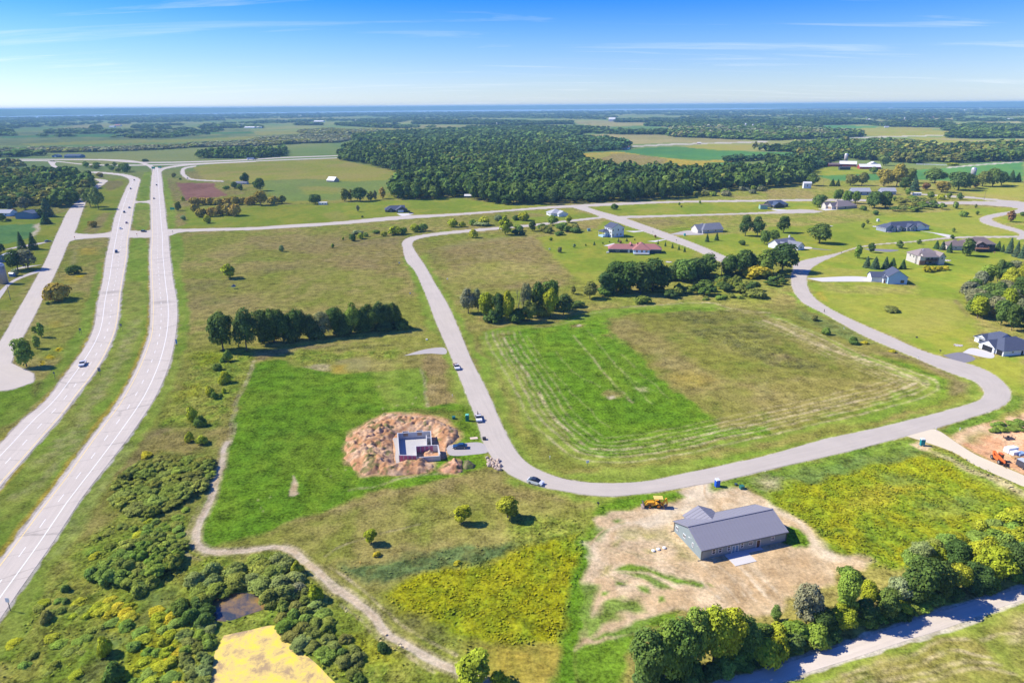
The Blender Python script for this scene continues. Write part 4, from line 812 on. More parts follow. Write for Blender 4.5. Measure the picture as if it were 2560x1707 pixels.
    ad = N(t, 'ShaderNodeMath', operation='MULTIPLY_ADD'); t.links.new(na_.outputs[0], ad.inputs[0]); ad.inputs[1].default_value = 1.0; t.links.new(nb.outputs[0], ad.inputs[2])
    mr = N(t, 'ShaderNodeMapRange'); t.links.new(ad.outputs[0], mr.inputs[0]); mr.inputs[1].default_value = .72; mr.inputs[2].default_value = 1.28; mr.inputs[3].default_value = -1.25; mr.inputs[4].default_value = 1.05
    ml = N(t, 'ShaderNodeMath', operation='MULTIPLY_ADD'); t.links.new(mr.outputs[0], ml.inputs[0]); t.links.new(tx.outputs['Fac'], ml.inputs[1]); ml.inputs[2].default_value = 1.0
    v = N(t, 'ShaderNodeVectorMath', operation='SCALE'); t.links.new(a.outputs['Color'], v.inputs[0]); t.links.new(ml.outputs[0], v.inputs['Scale']); t.links.new(v.outputs[0], b.inputs[0])
    me = mesh_np('ground', V, F, m, True)
    attr_c(me, 'col', np.clip(col, 0, 1)); attr_f(me, 'grain', tex * .55, 'POINT')
    prop(link('ground', me), kind='structure')
    return nr * na
print('ground verts', build_ground())

# ------------------------------------------------------------------ paved surfaces
def pave_mat(name, c, vary, cracks=0.0, wear=0.0):
    m = bpy.data.materials.new(name); m.use_nodes = True
    t = m.node_tree; t.nodes.clear()
    o = N(t, 'ShaderNodeOutputMaterial'); p = N(t, 'ShaderNodeBsdfPrincipled', Roughness=0.85); p.inputs['Specular IOR Level'].default_value = 0.2
    t.links.new(p.outputs[0], o.inputs[0])
    g = N(t, 'ShaderNodeNewGeometry')
    uv = N(t, 'ShaderNodeAttribute', attribute_name='lane')
    mp_ = N(t, 'ShaderNodeMapping'); mp_.inputs['Scale'].default_value = (9.0, 0.05, 1); t.links.new(uv.outputs['Vector'], mp_.inputs[0])
    n1 = N(t, 'ShaderNodeTexNoise', Scale=1.0, Detail=4.0, Roughness=.6); t.links.new(mp_.outputs[0], n1.inputs['Vector'])
    n2 = N(t, 'ShaderNodeTexNoise', Scale=0.12, Detail=6.0, Roughness=.65); t.links.new(g.outputs['Position'], n2.inputs['Vector'])
    n3 = N(t, 'ShaderNodeTexNoise', Scale=2.2, Detail=2.0); t.links.new(g.outputs['Position'], n3.inputs['Vector'])
    s = N(t, 'ShaderNodeMath', operation='ADD'); t.links.new(n1.outputs[0], s.inputs[0]); t.links.new(n2.outputs[0], s.inputs[1])
    s2 = N(t, 'ShaderNodeMath', operation='MULTIPLY_ADD'); t.links.new(n3.outputs[0], s2.inputs[0]); s2.inputs[1].default_value = .35; t.links.new(s.outputs[0], s2.inputs[2])
    r = N(t, 'ShaderNodeMapRange'); t.links.new(s2.outputs[0], r.inputs[0]); r.inputs[1].default_value = .8; r.inputs[2].default_value = 1.55; r.inputs[3].default_value = 1 - vary; r.inputs[4].default_value = 1 + vary
    v = N(t, 'ShaderNodeVectorMath', operation='SCALE'); v.inputs[0].default_value = c; t.links.new(r.outputs[0], v.inputs['Scale'])
    last = v.outputs[0]
    if cracks:                                                       # thin tar-filled cracks, mostly across the lanes
        mq = N(t, 'ShaderNodeMapping'); mq.inputs['Scale'].default_value = (.22, .10, 1); t.links.new(uv.outputs['Vector'], mq.inputs[0])
        nz = N(t, 'ShaderNodeTexNoise', Scale=2.0, Detail=3.0); t.links.new(uv.outputs['Vector'], nz.inputs['Vector'])
        mxv = N(t, 'ShaderNodeVectorMath', operation='MULTIPLY_ADD'); t.links.new(nz.outputs['Color'], mxv.inputs[0]); mxv.inputs[1].default_value = (.12, .12, 0); t.links.new(mq.outputs[0], mxv.inputs[2])
        vo = N(t, 'ShaderNodeTexVoronoi', feature='DISTANCE_TO_EDGE', Scale=1.0); vo.inputs['Randomness'].default_value = .7; t.links.new(mxv.outputs[0], vo.inputs['Vector'])
        cr = N(t, 'ShaderNodeMapRange'); t.links.new(vo.outputs['Distance'], cr.inputs[0]); cr.inputs[1].default_value = .004; cr.inputs[2].default_value = .016; cr.inputs[3].default_value = 1 - cracks; cr.inputs[4].default_value = 1
        v2 = N(t, 'ShaderNodeVectorMath', operation='SCALE'); t.links.new(last, v2.inputs[0]); t.links.new(cr.outputs[0], v2.inputs['Scale']); last = v2.outputs[0]
    t.links.new(last, p.inputs['Base Color'])
    MATS[name] = m
    return m
PAVE = {'asphalt_pale': pave_mat('asphalt_pale', (.480, .425, .355), .10), 'concrete_road': pave_mat('concrete_road', (.510, .452, .385), .11, .26),
        'gravel': pave_mat('gravel', (.42, .385, .355), .10), 'limestone': pave_mat('limestone', (.62, .54, .44), .14), 'concrete': pave_mat('concrete', (.60, .575, .55), .05),
        'asphalt': pave_mat('asphalt', (.22, .21, .225), .10), 'sand': pave_mat('sand', (.66, .57, .41), .10)}
def ribbon(name, L, R, z, m, parent=None):
    L, R = np.asarray(L), np.asarray(R)
    n, k = len(L), 5
    w = np.linspace(0, 1, k)
    Pn = L[:, None, :] * (1 - w[None, :, None]) + R[:, None, :] * w[None, :, None]
    V = np.c_[Pn.reshape(-1, 2), np.full(n * k, z)]
    # a skirt so that the pavement is a slab, not a sheet
    i = (np.arange(n - 1)[:, None] * k + np.arange(k - 1)[None, :]).ravel()
    F = np.c_[i, i + 1, i + k + 1, i + k]
    sk = []
    for col_, s in ((0, 1), (k - 1, -1)):
        b = len(V); E = V[col_::k][:n].copy(); E[:, 2] = -.05; V = np.vstack([V, E])
        a = np.arange(n - 1)
        q = np.c_[a * k + col_, (a + 1) * k + col_, b + a + 1, b + a]
        sk.append(q if s > 0 else q[:, ::-1])
    F = np.vstack([F] + sk)
    me = mesh_np(name, V, F, m)
    d = np.r_[0, np.cumsum(np.linalg.norm(np.diff((L + R) / 2, axis=0), axis=1))]
    lane = np.zeros((len(V), 3)); lane[:n * k, 0] = np.tile(w, n) * np.repeat(np.linalg.norm(L - R, axis=1), k) / 8; lane[:n * k, 1] = np.repeat(d, k)
    a = me.attributes.new('lane', 'FLOAT_VECTOR', 'POINT'); a.data.foreach_set('vector', lane.astype(np.float32).ravel())
    if me.polygons[0].normal.z < 0: me.flip_normals()
    return link(name, me, parent)
ROAD_Z = {'highway': .060, 'highway_far_side': .060, 'frontage_road': .048, 'cul_de_sac': .052, 'cross_road': .045, 'median_crossover': .052, 'subdivision_road': .060, 'subdivision_loop': .055,
          'street': .050, 'side_street': .046, 'county_road': .050, 'interstate': .05, 'interstate_near_side': .05, 'slip_road_west': .058, 'slip_road_east': .064, 'service_lane': .05, 'west_slip_lane': .05, 'gravel_road': .03}
ROAD_NAME = {'highway_far_side': 'highway', 'interstate_near_side': 'interstate', 'slip_road_west': 'slip_road', 'slip_road_east': 'slip_road', 'west_slip_lane': 'slip_road'}
for key, (L, R) in ROADS.items():
    m = PAVE['concrete_road'] if 'highway' in key else PAVE['limestone'] if key == 'gravel_road' else PAVE['asphalt_pale']
    ro = prop(ribbon(ROAD_NAME.get(key, key), L, R, ROAD_Z[key], m), kind='structure')
    if key.startswith('highway'):
        paint_w, paint_y = mat('white_paint', (.80, .80, .78), .7, vary=.08), mat('yellow_paint', (.80, .60, .22), .7, vary=.15)
        inner = 0.15 if key == 'highway' else 0.70                   # where the two edge lines lie across the pavement
        for f, w, m2, dash in ((.10, .20, paint_y, 0), (.395, .18, paint_w, 1), (.66, .22, paint_w, 0)) if key == 'highway' else ((.30, .20, paint_w, 0), (.62, .18, paint_w, 1), (.93, .20, paint_y, 0)):
            C = L * (1 - f) + R * f
            T = np.gradient(C, axis=0); T /= np.linalg.norm(T, axis=1)[:, None]; Nn = np.c_[-T[:, 1], T[:, 0]]
            s = np.r_[0, np.cumsum(np.linalg.norm(np.diff(C, axis=0), axis=1))]
            dd = np.arange(0, s[-1], 12.2 if dash else 6.1)
            V, F = [], []
            for d0 in dd:
                q = np.array([d0, min(d0 + (3.8 if dash else 6.11), s[-1])])
                c = np.c_[np.interp(q, s, C[:, 0]), np.interp(q, s, C[:, 1])]; nn = np.c_[np.interp(q, s, Nn[:, 0]), np.interp(q, s, Nn[:, 1])]
                b = len(V)
                V += [(*(c[0] + nn[0] * w / 2), .066), (*(c[0] - nn[0] * w / 2), .066), (*(c[1] - nn[1] * w / 2), .066), (*(c[1] + nn[1] * w / 2), .066)]
                F.append((b + 3, b + 2, b + 1, b) if False else (b, b + 1, b + 2, b + 3))
            me = mesh_np('lane_marking', np.array(V), np.array(F), m2)
            prop(link('lane_marking', me, ro), kind='stuff')
for i_, (key, (poly, m)) in enumerate(DRIVES.items()):
    bm = bmesh.new()
    z = .035 + .0011 * i_
    f = bm.faces.new([bm.verts.new((x, y, z)) for x, y in smooth(np.vstack([poly, poly[:1]]), len(poly) * 3)[:-1]])
    if f.normal.z < 0: f.normal_flip()
    r = bmesh.ops.extrude_face_region(bm, geom=[f])
    for v in [g for g in r['geom'] if isinstance(g, bmesh.types.BMVert)]: v.co.z = z
    for v in f.verts: v.co.z = -.05
    bmesh.ops.triangulate(bm, faces=bm.faces)
    me = bpy.data.meshes.new(key.split(':')[0]); bm.to_mesh(me); bm.free(); me.materials.append(PAVE[m])
    prop(link(key.split(':')[0], me), kind='structure')

# ------------------------------------------------------------------ far shore, lake and air
def build_far():
    rs = np.random.RandomState(3)
    P = pts('S', -600, 305, 0, 296.5, 300, 291, 640, 284, 900, 281.5, 1280, 279.5, 1600, 277.5, 1900, 273.5, 2150, 267.5, 2300, 263.8, 2100, 262.5, 1700, 266, 1280, 270.5, 640, 277, 0, 284, -600, 290)
    m = bpy.data.materials.new('lake_water'); m.use_nodes = True
    p = m.node_tree.nodes['Principled BSDF']; p.inputs['Base Color'].default_value = (.45, .52, .58, 1); p.inputs['Roughness'].default_value = .12
    nz = N(m.node_tree, 'ShaderNodeTexNoise', Scale=.02, Detail=4.0); bp = N(m.node_tree, 'ShaderNodeBump', Strength=.05, Distance=1.0)
    g = N(m.node_tree, 'ShaderNodeNewGeometry'); m.node_tree.links.new(g.outputs['Position'], nz.inputs['Vector']); m.node_tree.links.new(nz.outputs[0], bp.inputs['Height']); m.node_tree.links.new(bp.outputs[0], p.inputs['Normal'])
    bm = bmesh.new(); f = bm.faces.new([bm.verts.new((x, y, .6)) for x, y in P])
    if f.normal.z < 0: f.normal_flip()
    bmesh.ops.triangulate(bm, faces=bm.faces)
    me = bpy.data.meshes.new('lake'); bm.to_mesh(me); bm.free(); me.materials.append(m)
    prop(link('lake', me), kind='structure')
    az = np.radians(np.linspace(-62, 62, 900)); ks = np.linspace(0, 1, 9)
    A, K = np.meshgrid(az, ks, indexing='ij')
    r0 = 19200 - 6400 * np.clip((-.01 - A) / .62, 0, 1)
    Rr = r0 + K * 2600
    top = 84 + 16 * fbm(A * 16, A * 0, 3, 4) + 6 * fbm(A * 90, A * 0 + K * 3, 2, 14) + 9 * np.exp(-((A - .62) / .07) ** 2)
    Z = -2 + (top + 2) * np.clip(K * 1.15, 0, 1) ** .55 + 3 * rs.rand(*K.shape) * (K > 0)
    V = np.c_[(Rr * np.sin(A)).ravel(), (Rr * np.cos(A)).ravel(), Z.ravel()]
    i = (np.arange(len(az) - 1)[:, None] * len(ks) + np.arange(len(ks) - 1)[None, :]).ravel()
    F = np.c_[i, i + 1, i + len(ks) + 1, i + len(ks)][:, ::-1]
    mh = mat('far_forest', (.09, .15, .06), .9, vary=.45, scale=.0035, spec=0)
    prop(link('hills', mesh_np('hills', V, F, mh)), kind='structure')
    hz = MB().box(-24000, 24000, -24000, 24000, -1.5, 116).mesh('haze')
    mz = bpy.data.materials.new('haze_air'); mz.use_nodes = True
    t = mz.node_tree; t.nodes.clear()
    o = N(t, 'ShaderNodeOutputMaterial'); pv = N(t, 'ShaderNodeVolumePrincipled', Density=HAZE_DENSITY, Anisotropy=0.0)
    pv.inputs['Color'].default_value = HAZE_COLOR
    t.links.new(pv.outputs[0], o.inputs['Volume'])
    hz.materials.append(mz)
    prop(link('haze', hz), kind='stuff')
build_far()

def pond(name, poly, a, b, c, rough, sc):
    m = bpy.data.materials.new(name + '_surface'); m.use_nodes = True
    t = m.node_tree; p = t.nodes['Principled BSDF']; p.inputs['Roughness'].default_value = rough
    g = N(t, 'ShaderNodeNewGeometry'); n1 = N(t, 'ShaderNodeTexNoise', Scale=sc, Detail=7.0, Roughness=.7, Distortion=0.35); t.links.new(g.outputs['Position'], n1.inputs['Vector'])
    r = N(t, 'ShaderNodeValToRGB'); t.links.new(n1.outputs[0], r.inputs[0])
    e = r.color_ramp.elements; e[0].position = .38; e[0].color = (*c, 1); e[1].position = .60; e[1].color = (*a, 1); k = e.new(.49); k.color = (*b, 1)
    t.links.new(r.outputs[0], p.inputs['Base Color'])
    bm = bmesh.new(); f = bm.faces.new([bm.verts.new((x, y, .02)) for x, y in smooth(np.vstack([poly, poly[:1]]), len(poly) * 5)[:-1]])
    if f.normal.z < 0: f.normal_flip()
    bmesh.ops.triangulate(bm, faces=bm.faces)
    me = bpy.data.meshes.new(name); bm.to_mesh(me); bm.free(); me.materials.append(m)
    prop(link(name, me), kind='structure')
pond('algae_pond', POND_YELLOW, (.74, .60, .05), (.68, .50, .14), (.38, .26, .12), .6, .30)
pond('pond', POND_DARK, (.30, .19, .06), (.17, .12, .07), (.05, .06, .07), .15, .16)

# ------------------------------------------------------------------ vegetation prototypes
LEAF, LEAF_ATTR = foliage_mat('foliage'), foliage_mat('foliage_mixed', True)
BARK = mat('bark', (.14, .11, .085), .95, vary=.25, scale=3, spec=.1)
def rand_dirs(rs, n):
    d = rs.normal(size=(n, 3)); return d / np.linalg.norm(d, axis=1)[:, None]
def leaf_quads(rs, P, Nn, size, jit=.45, aspect=1.0):
    n = len(P)
    Nn = Nn + rand_dirs(rs, n) * jit; Nn /= np.linalg.norm(Nn, axis=1)[:, None]
    U = np.cross(Nn, rand_dirs(rs, n)); U /= np.maximum(np.linalg.norm(U, axis=1), 1e-6)[:, None]
    Wv = np.cross(Nn, U)
    s = size * rs.uniform(.6, 1.35, n)[:, None]
    a = U * s * .5; b = Wv * s * .5 * aspect
    k = rs.uniform(.5, 1.1, (n, 1))
    V = np.stack([P - a - b * k, P + a * k - b, P + a + b * k, P - a * k + b], 1).reshape(-1, 3)
    return V
def crown_points(seed, H, W, z0, nb, n, shape='round', br=.36):
    rs = np.random.RandomState(seed)
    hz, zc = (H - z0) / 2, (H + z0) / 2
    if shape == 'spruce':
        t = rs.beta(1.0, 1.5, n); lay = np.floor(t * 15) / 15 + rs.uniform(0, .035, n)
        ang = rs.uniform(0, 2 * np.pi, n)
        lobe = .80 + .28 * vnoise(ang * 2.2 + seed, lay * 15.0, seed)
        r = W / 2 * np.clip(1 - lay, .01, 1) ** .85 * lobe * np.sqrt(rs.uniform(.25, 1, n))
        z = z0 + (H - z0) * lay - r * .22
        P = np.c_[r * np.cos(ang), r * np.sin(ang), z]
        Nn = np.c_[np.cos(ang) * .7, np.sin(ang) * .7, np.full(n, .75)]
        return rs, P, Nn, rs.uniform(.72, 1.25, n)
    C = []
    while len(C) < nb:
        q = rs.uniform(-1, 1, 3)
        rr = np.linalg.norm(q)
        if rr > 1 or rr < .35: continue
        if shape == 'shrub':
            p = np.array([q[0] * W / 2 * .72, q[1] * W / 2 * .72, 0]); p[2] = H * (.30 + .42 * abs(q[2])) * (1 - .35 * (q[0] ** 2 + q[1] ** 2))
        elif shape == 'sumac':
            p = np.array([q[0] * W / 2 * .85, q[1] * W / 2 * .85, 0]); p[2] = H * (.62 + .22 * q[2]) * (1 - .30 * (q[0] ** 2 + q[1] ** 2))
        elif shape == 'oval':
            p = np.array([q[0] * W / 2 * .62, q[1] * W / 2 * .62, zc + q[2] * hz * .78])
        else:
            f = 1 - .06 * q[2]
            p = np.array([q[0] * W / 2 * .66 * f, q[1] * W / 2 * .66 * f, zc + q[2] * hz * .68])
        C.append(p)
    C = np.array(C); R = W / 2 * br * rs.uniform(.55, 1.40, nb)
    tint = rs.uniform(.82, 1.2, nb)
    k = rs.choice(nb, n * 3, p=R ** 2 / (R ** 2).sum())
    D = rand_dirs(rs, n * 3); D[:, 2] = np.where((D[:, 2] < -.35) & (rs.rand(n * 3) < .7), -D[:, 2], D[:, 2])
    rad = R[k] * rs.uniform(.72, 1.28, n * 3)
    fl = .55 if shape == 'sumac' else .85
    P = C[k] + D * rad[:, None] * np.array([1, 1, fl])
    ok = P[:, 2] > (.05 if shape in ('shrub', 'sumac') else z0 * .8)
    for c, r, i in zip(C, R, range(nb)):
        ok &= (np.linalg.norm((P - c) / np.array([1, 1, fl]), axis=1) > r * .78) | (k == i)
    P, D, k = P[ok][:n], D[ok][:n], k[ok][:n]
    out = P - np.array([0, 0, zc * .8]); out /= np.maximum(np.linalg.norm(out, axis=1), .1)[:, None]
    return rs, P, D * .75 + out * .35 + np.array([0, 0, .8 if shape == 'sumac' else .45]), tint[k] * rs.uniform(.62, 1.38, len(P))
def crown_mesh(name, seed, H, W, z0, nb, n, size, shape='round', br=.36, jit=.5):
    rs, P, Nn, sh = crown_points(seed, H, W, z0, nb, n, shape, br)
    V = leaf_quads(rs, P, Nn, size, jit, .7 if shape == 'spruce' else 1.0)
    F = np.arange(len(V)).reshape(-1, 4)
    me = mesh_np(name, V, F, LEAF); attr_f(me, 'shade', sh)
    return me
def trunk_mesh(seed, H, W, r, limbs=4):
    rs = random.Random(seed); b = MB()
    b.tube((0, 0, -.3), (rs.uniform(-.2, .2), rs.uniform(-.2, .2), H * .42), r, r * .62, 7)
    b.tube((0, 0, H * .40), (rs.uniform(-.4, .4), rs.uniform(-.4, .4), H * .80), r * .62, r * .15, 6)
    for i in range(limbs):
        a = 2 * math.pi * (i + rs.random() * .6) / limbs; z = H * rs.uniform(.22, .45)
        b.tube((0, 0, z), (math.cos(a) * W * .3, math.sin(a) * W * .3, z + H * rs.uniform(.18, .32)), r * .42, r * .12, 5)
    return b.mesh('trunk', BARK)
def bare_mesh(seed, H, W):
    rs = random.Random(seed); b = MB()
    def grow(p, d, l, r, lev):
        q = p + d * l
        b.tube(p, q, r, r * .6, 4 if lev < 2 else 3, False)
        if lev < 4:
            for _ in range(3 if lev < 3 else 4):
                e = (d + Vector((rs.uniform(-1, 1), rs.uniform(-1, 1), rs.uniform(-.3, .8))) * .62).normalized()
                grow(p.lerp(q, rs.uniform(.55, 1)), e, l * rs.uniform(.5, .72), r * .55, lev + 1)
    grow(Vector((0, 0, -.2)), Vector((0, 0, 1)), H * .33, .22, 0)
    return b.mesh('crown', mat('dead_wood', (.30, .27, .24), .95, vary=.2, spec=.1))
# kind -> list of (crown mesh, trunk mesh or None, natural height, natural width); near and mid detail
def proto(shape, H, W, z0, nb, n, size, br, seeds, r=None, jit=.5):
    out = []
    for s in seeds:
        out.append((crown_mesh('crown', s, H, W, z0, nb, n, size, shape, br, jit), trunk_mesh(s, H, W, r) if r else None, H, W))
    return out
PR = {
 'oak_near': proto('round', 14, 12, .3, 52, 4200, .52, .28, (1, 2, 3, 41), .36),
 'oak':      proto('round', 14, 12, .7, 32, 1700, .80, .36, (4, 5, 6), .36),
 'oval_near': proto('oval', 12, 7.5, .4, 26, 2300, .50, .36, (7, 8), .24),
 'oval':     proto('oval', 12, 7.5, .5, 22, 900, .80, .38, (9, 10), .24),
 'shrub_near': proto('shrub', 4, 5, 0, 22, 1500, .36, .34, (11, 12, 13), .09),
 'shrub':    proto('shrub', 4, 5, 0, 16, 600, .55, .36, (14, 15), .09),
 'sumac':    proto('sumac', 4, 6.5, 0, 26, 1500, .46, .22, (16, 17, 18), .08, .4),
 'willow':   proto('shrub', 5, 6, 0, 34, 2600, .30, .26, (19, 20), .10, .5),
 'spruce':   proto('spruce', 14, 6.5, .5, 0, 1700, .62, 0, (21, 22), .2),
 'wood':     proto('round', 14, 11, .1, 30, 900, 1.05, .31, (23, 24, 25, 26), .3),
 'bare':     [(bare_mesh(s, 12, 9), None, 12, 9) for s in (27, 28)],
}
TONE = {'dk': (0.090, 0.151, 0.036), 'md': (0.140, 0.220, 0.043), 'lt': (0.220, 0.326, 0.050), 'yg': (0.370, 0.418, 0.033), 'ye': (0.528, 0.460, 0.036), 'bl': (0.108, 0.180, 0.083),
        'ol': (0.237, 0.256, 0.056), 'gg': (0.237, 0.256, 0.123), 'rd': (0.292, 0.174, 0.075), 'or': (0.393, 0.306, 0.058), 'wl': (0.259, 0.326, 0.083), 'sm': (.245, .300, .052), 'pn': (0.090, 0.174, 0.058), 'sg': (0.270, 0.347, 0.132)}
TREE_NAME = {'oak': 'broadleaf_tree', 'oval': 'young_tree', 'shrub': 'shrub', 'sumac': 'sumac_bush', 'willow': 'willow_bush', 'spruce': 'spruce_tree', 'wood': 'woodland_tree', 'bare': 'bare_tree'}
TREE_CAT = {'oak': 'tree', 'oval': 'tree', 'shrub': 'shrub', 'sumac': 'shrub', 'willow': 'shrub', 'spruce': 'conifer', 'wood': 'tree', 'bare': 'tree'}
RT = random.Random(11)
TREE_XY = []
def plant_xy(kind, X, Y, h, w, tone, label, group=None, parts=True, vary=.12):
    d = math.hypot(X, Y)
    key = kind + '_near' if d < 330 and kind + '_near' in PR else kind
    cr, tk, H, W = RT.choice(PR[key])
    q_ = RT.uniform(.88, 1.14); sc = (w / W * q_, w / W / q_, h / H)
    c = TONE[tone]
    v = RT.uniform(1 - vary, 1 + vary)
    col = (c[0] * v * RT.uniform(.92, 1.1), c[1] * v, c[2] * v * RT.uniform(.85, 1.15), 1)
    name = TREE_NAME[kind]
    yaw = RT.uniform(0, 6.28)
    if parts and tk:
        e = empty(name, (X, Y, 0), yaw, label, TREE_CAT[kind], group); e.scale = sc
        o = link('foliage' if kind in ('shrub', 'sumac', 'willow') else 'crown', cr, e); o.color = col
        link('trunk' if kind not in ('shrub', 'sumac', 'willow') else 'stem', tk, e)
    else:
        o = link(name, cr, None, (X, Y, 0), yaw); o.scale = sc; o.color = col
        prop(o, label, TREE_CAT[kind], group)
    TREE_XY.append((X, Y, w))
def T(kind, zone, x, yb, yt, w, tone, label, group=None, **kw):
    """a plant surveyed in the photograph: base, top and width in zone coordinates"""
    X, Y = at(zone, x, yb)
    h = max(height_at(zone, x, yb, yt), .6)
    wm = abs(at(zone, x + w / 2, yb)[0] - at(zone, x - w / 2, yb)[0])
    plant_xy(kind, X, Y, h, max(wm, .5), tone, label, group, **kw)

# ------------------------------------------------------------------ single trees and shrubs
T('oak', 'B1', 2050, 865, 500, 290, 'dk', 'broad dark oak standing alone at the west end of the tree row')
T('oak', 'B1', 2265, 870, 455, 250, 'dk', 'tall dark oak second from the west end of the tree row')
ROW = ((60, 465, 'dk', 170), (170, 470, 'dk', 170), (255, 480, 'dk', 150), (385, 475, 'dk', 150), (490, 515, 'dk', 150), (620, 490, 'gg', 140), (735, 458, 'dk', 150), (830, 515, 'dk', 130),
       (900, 412, 'lt', 130), (985, 455, 'dk', 130), (1060, 420, 'dk', 130), (1135, 400, 'dk', 110), (1205, 420, 'dk', 100), (1275, 408, 'dk', 100))
for i, (x, yt, c, w) in enumerate(ROW):
    lab = 'bright green tree rising from the middle of the dark tree row' if c == 'lt' else 'pale grey-green thin tree in the gap of the dark tree row' if c == 'gg' else 'dark tall tree in the dense row beside the upper brown lot'
    T('oak', 'B2', x, 815 - x * .118, yt, w * 1.38, c, lab, 'dark trees of the shelter row' if c == 'dk' else None)
for x, yt in ((120, 640), (330, 640), (560, 640), (800, 620), (1000, 600), (1180, 590), (1320, 560)):
    T('shrub', 'B2', x, 822 - x * .118, yt, 190, 'dk', 'dark undergrowth shrub at the foot of the tree row', 'shrubs under the shelter row')
T('shrub', 'B2', 1350, 672, 560, 110, 'md', 'green shrub at the east end of the tree row')
T('oval', 'B1', 2105, 205, 55, 135, 'yg', 'round yellow-green bush alone in the meadow beyond the blue nest box')
T('shrub', 'B1', 685, 165, 60, 125, 'md', 'dark round shrub on the strip beyond the yellow spiky bush')
T('shrub', 'B1', 530, 405, 205, 230, 'or', 'large yellowish multi-stemmed bush between frontage road and highway')
T('oval', 'B1', 245, 1015, 722, 170, 'lt', 'tallest feathery young tree beside the cul-de-sac')
T('oval', 'B1', 345, 850, 722, 75, 'lt', 'slim young tree just beyond the tallest one by the cul-de-sac')
T('oval', 'B1', 385, 745, 600, 70, 'lt', 'slender young tree farthest up the frontage road row')
T('shrub', 'B1', 318, 700, 640, 50, 'lt', 'small green sapling beside the frontage road')
T('shrub', 'B1', 445, 445, 415, 40, 'md', 'tiny dark bush below the yellowish multi-stemmed bush')
for x, yb, yt, w, c, lab in ((2095, 965, 858, 90, 'lt', 'pale green bush below the two big oaks'), (2040, 975, 930, 60, 'lt', 'small pale bush left of the pale green bush below the oaks'), (2000, 1050, 980, 95, 'md', 'mid green bush north of the mauve bare patch'),
                        (2070, 1165, 1050, 120, 'yg', 'bright green bush at the mauve bare patch by the lot corner'), (1925, 1280, 1190, 95, 'yg', 'bright bush with a small dark bush at its side'), (1972, 1312, 1240, 70, 'md', 'small dark bush beside the bright one near the hay path'),
                        (2058, 1260, 1205, 45, 'yg', 'small bright shrub right beside the hay path'), (2030, 1292, 1258, 40, 'md', 'tiny dark shrub beside the hay path'), (1765, 1510, 1372, 110, 'yg', 'tall bright bush between highway and green lot'), (1845, 1555, 1450, 110, 'md', 'dark bush touching the tall bright one west of the green lot')):
    T('shrub', 'B1', x, yb, yt, w, c, lab)
T('shrub', 'C1', 1750, 235, 130, 80, 'yg', 'upright bright bush at the north edge of the sumac thicket')
T('shrub', 'C1', 1855, 255, 170, 110, 'yg', 'wide bright bush beside the upright one north of the sumac thicket')
# sumac thickets along the highway
def thicket(poly, n, kind, tones, hs, ws, label, group, seed, mind=.55):
    rs = random.Random(seed); poly = np.array(poly); lo, hi = poly.min(0), poly.max(0); done = []
    for _ in range(n * 60):
        if len(done) >= n: break
        p = np.array([[rs.uniform(lo[0], hi[0]), rs.uniform(lo[1], hi[1])]])
        if not inside(p, poly)[0]: continue
        w = rs.uniform(*ws)
        if any(math.hypot(p[0][0] - q[0], p[0][1] - q[1]) < (w + q[2]) * mind * .5 for q in done): continue
        done.append((p[0][0], p[0][1], w))
        tn = rs.choice(tones)
        plant_xy(kind, p[0][0], p[0][1], rs.uniform(*hs), w, tn, label % {'ye': 'yellowish', 'yg': 'bright green', 'sm': 'mid green', 'md': 'darker green', 'dk': 'dark', 'lt': 'light green', 'ol': 'olive', 'wl': 'pale green', 'gg': 'greyish', 'or': 'tawny', 'rd': 'reddish', 'sg': 'silvery', 'pn': 'deep green'}[tn], group)
thicket(pts('C1', 1080, 640, 1250, 480, 1500, 420, 1800, 420, 1920, 480, 1880, 650, 1750, 740, 1650, 860, 1400, 920, 1130, 860), 46, 'sumac', ('sm', 'sm', 'ol', 'sm'), (1.8, 2.9), (4, 7), '%s sumac bush in the big thicket between highway and hay path', 'sumac bushes of the big thicket', 5)
thicket(pts('C1', 1080, 1330, 1200, 1200, 1450, 1160, 1640, 1200, 1680, 1330, 1500, 1480, 1250, 1560, 1000, 1560, 960, 1450), 26, 'sumac', ('sm', 'sm', 'lt'), (2.2, 3.8), (4, 6.5), '%s bush in the rounded clump below the hay path bend', 'bushes of the rounded clump', 6)
thicket(pts('C1', 980, 930, 1300, 960, 1720, 860, 1700, 1150, 1450, 1150, 1180, 1180, 900, 1420, 700, 1500, 760, 1300), 26, 'shrub', ('lt', 'yg', 'sm'), (.7, 1.3), (2, 3.6), '%s low bush in the rough between the two thickets', 'low bushes between the thickets', 31)
thicket(pts('D1', 60, 620, 300, 350, 560, 330, 800, 560, 700, 900, 100, 950), 26, 'shrub', ('lt', 'yg', 'sm'), (.6, 1.2), (1.8, 3.4), '%s low bush in the rough grass below the highway sign', 'low bushes in the rough grass', 32)
thicket(pts('D1', 560, 180, 760, 60, 1050, 130, 1080, 260, 900, 330, 800, 260), 10, 'shrub', ('sm', 'md'), (1.6, 3), (3, 5), '%s low bush on the slope below the rounded clump', 'low bushes on the slope', 7)
thicket(pts('D1', 1330, 220, 1500, 130, 1700, 90, 1950, 60, 2030, 130, 2060, 300, 1900, 380, 1830, 330, 1760, 260, 1700, 230, 1560, 250, 1460, 320, 1430, 390, 1280, 330), 26, 'willow', ('wl', 'wl', 'sm', 'gg'), (2.4, 4), (4.5, 7), '%s willow bush round the upper dark pond', 'willow bushes round the dark pond', 8)
thicket(pts('D1', 1240, 400, 1430, 400, 1450, 490, 1380, 520, 1250, 490), 5, 'willow', ('md', 'lt'), (3, 4.2), (4, 5.5), '%s willow bush west of the dark pond', 'willow bushes west of the dark pond', 9)
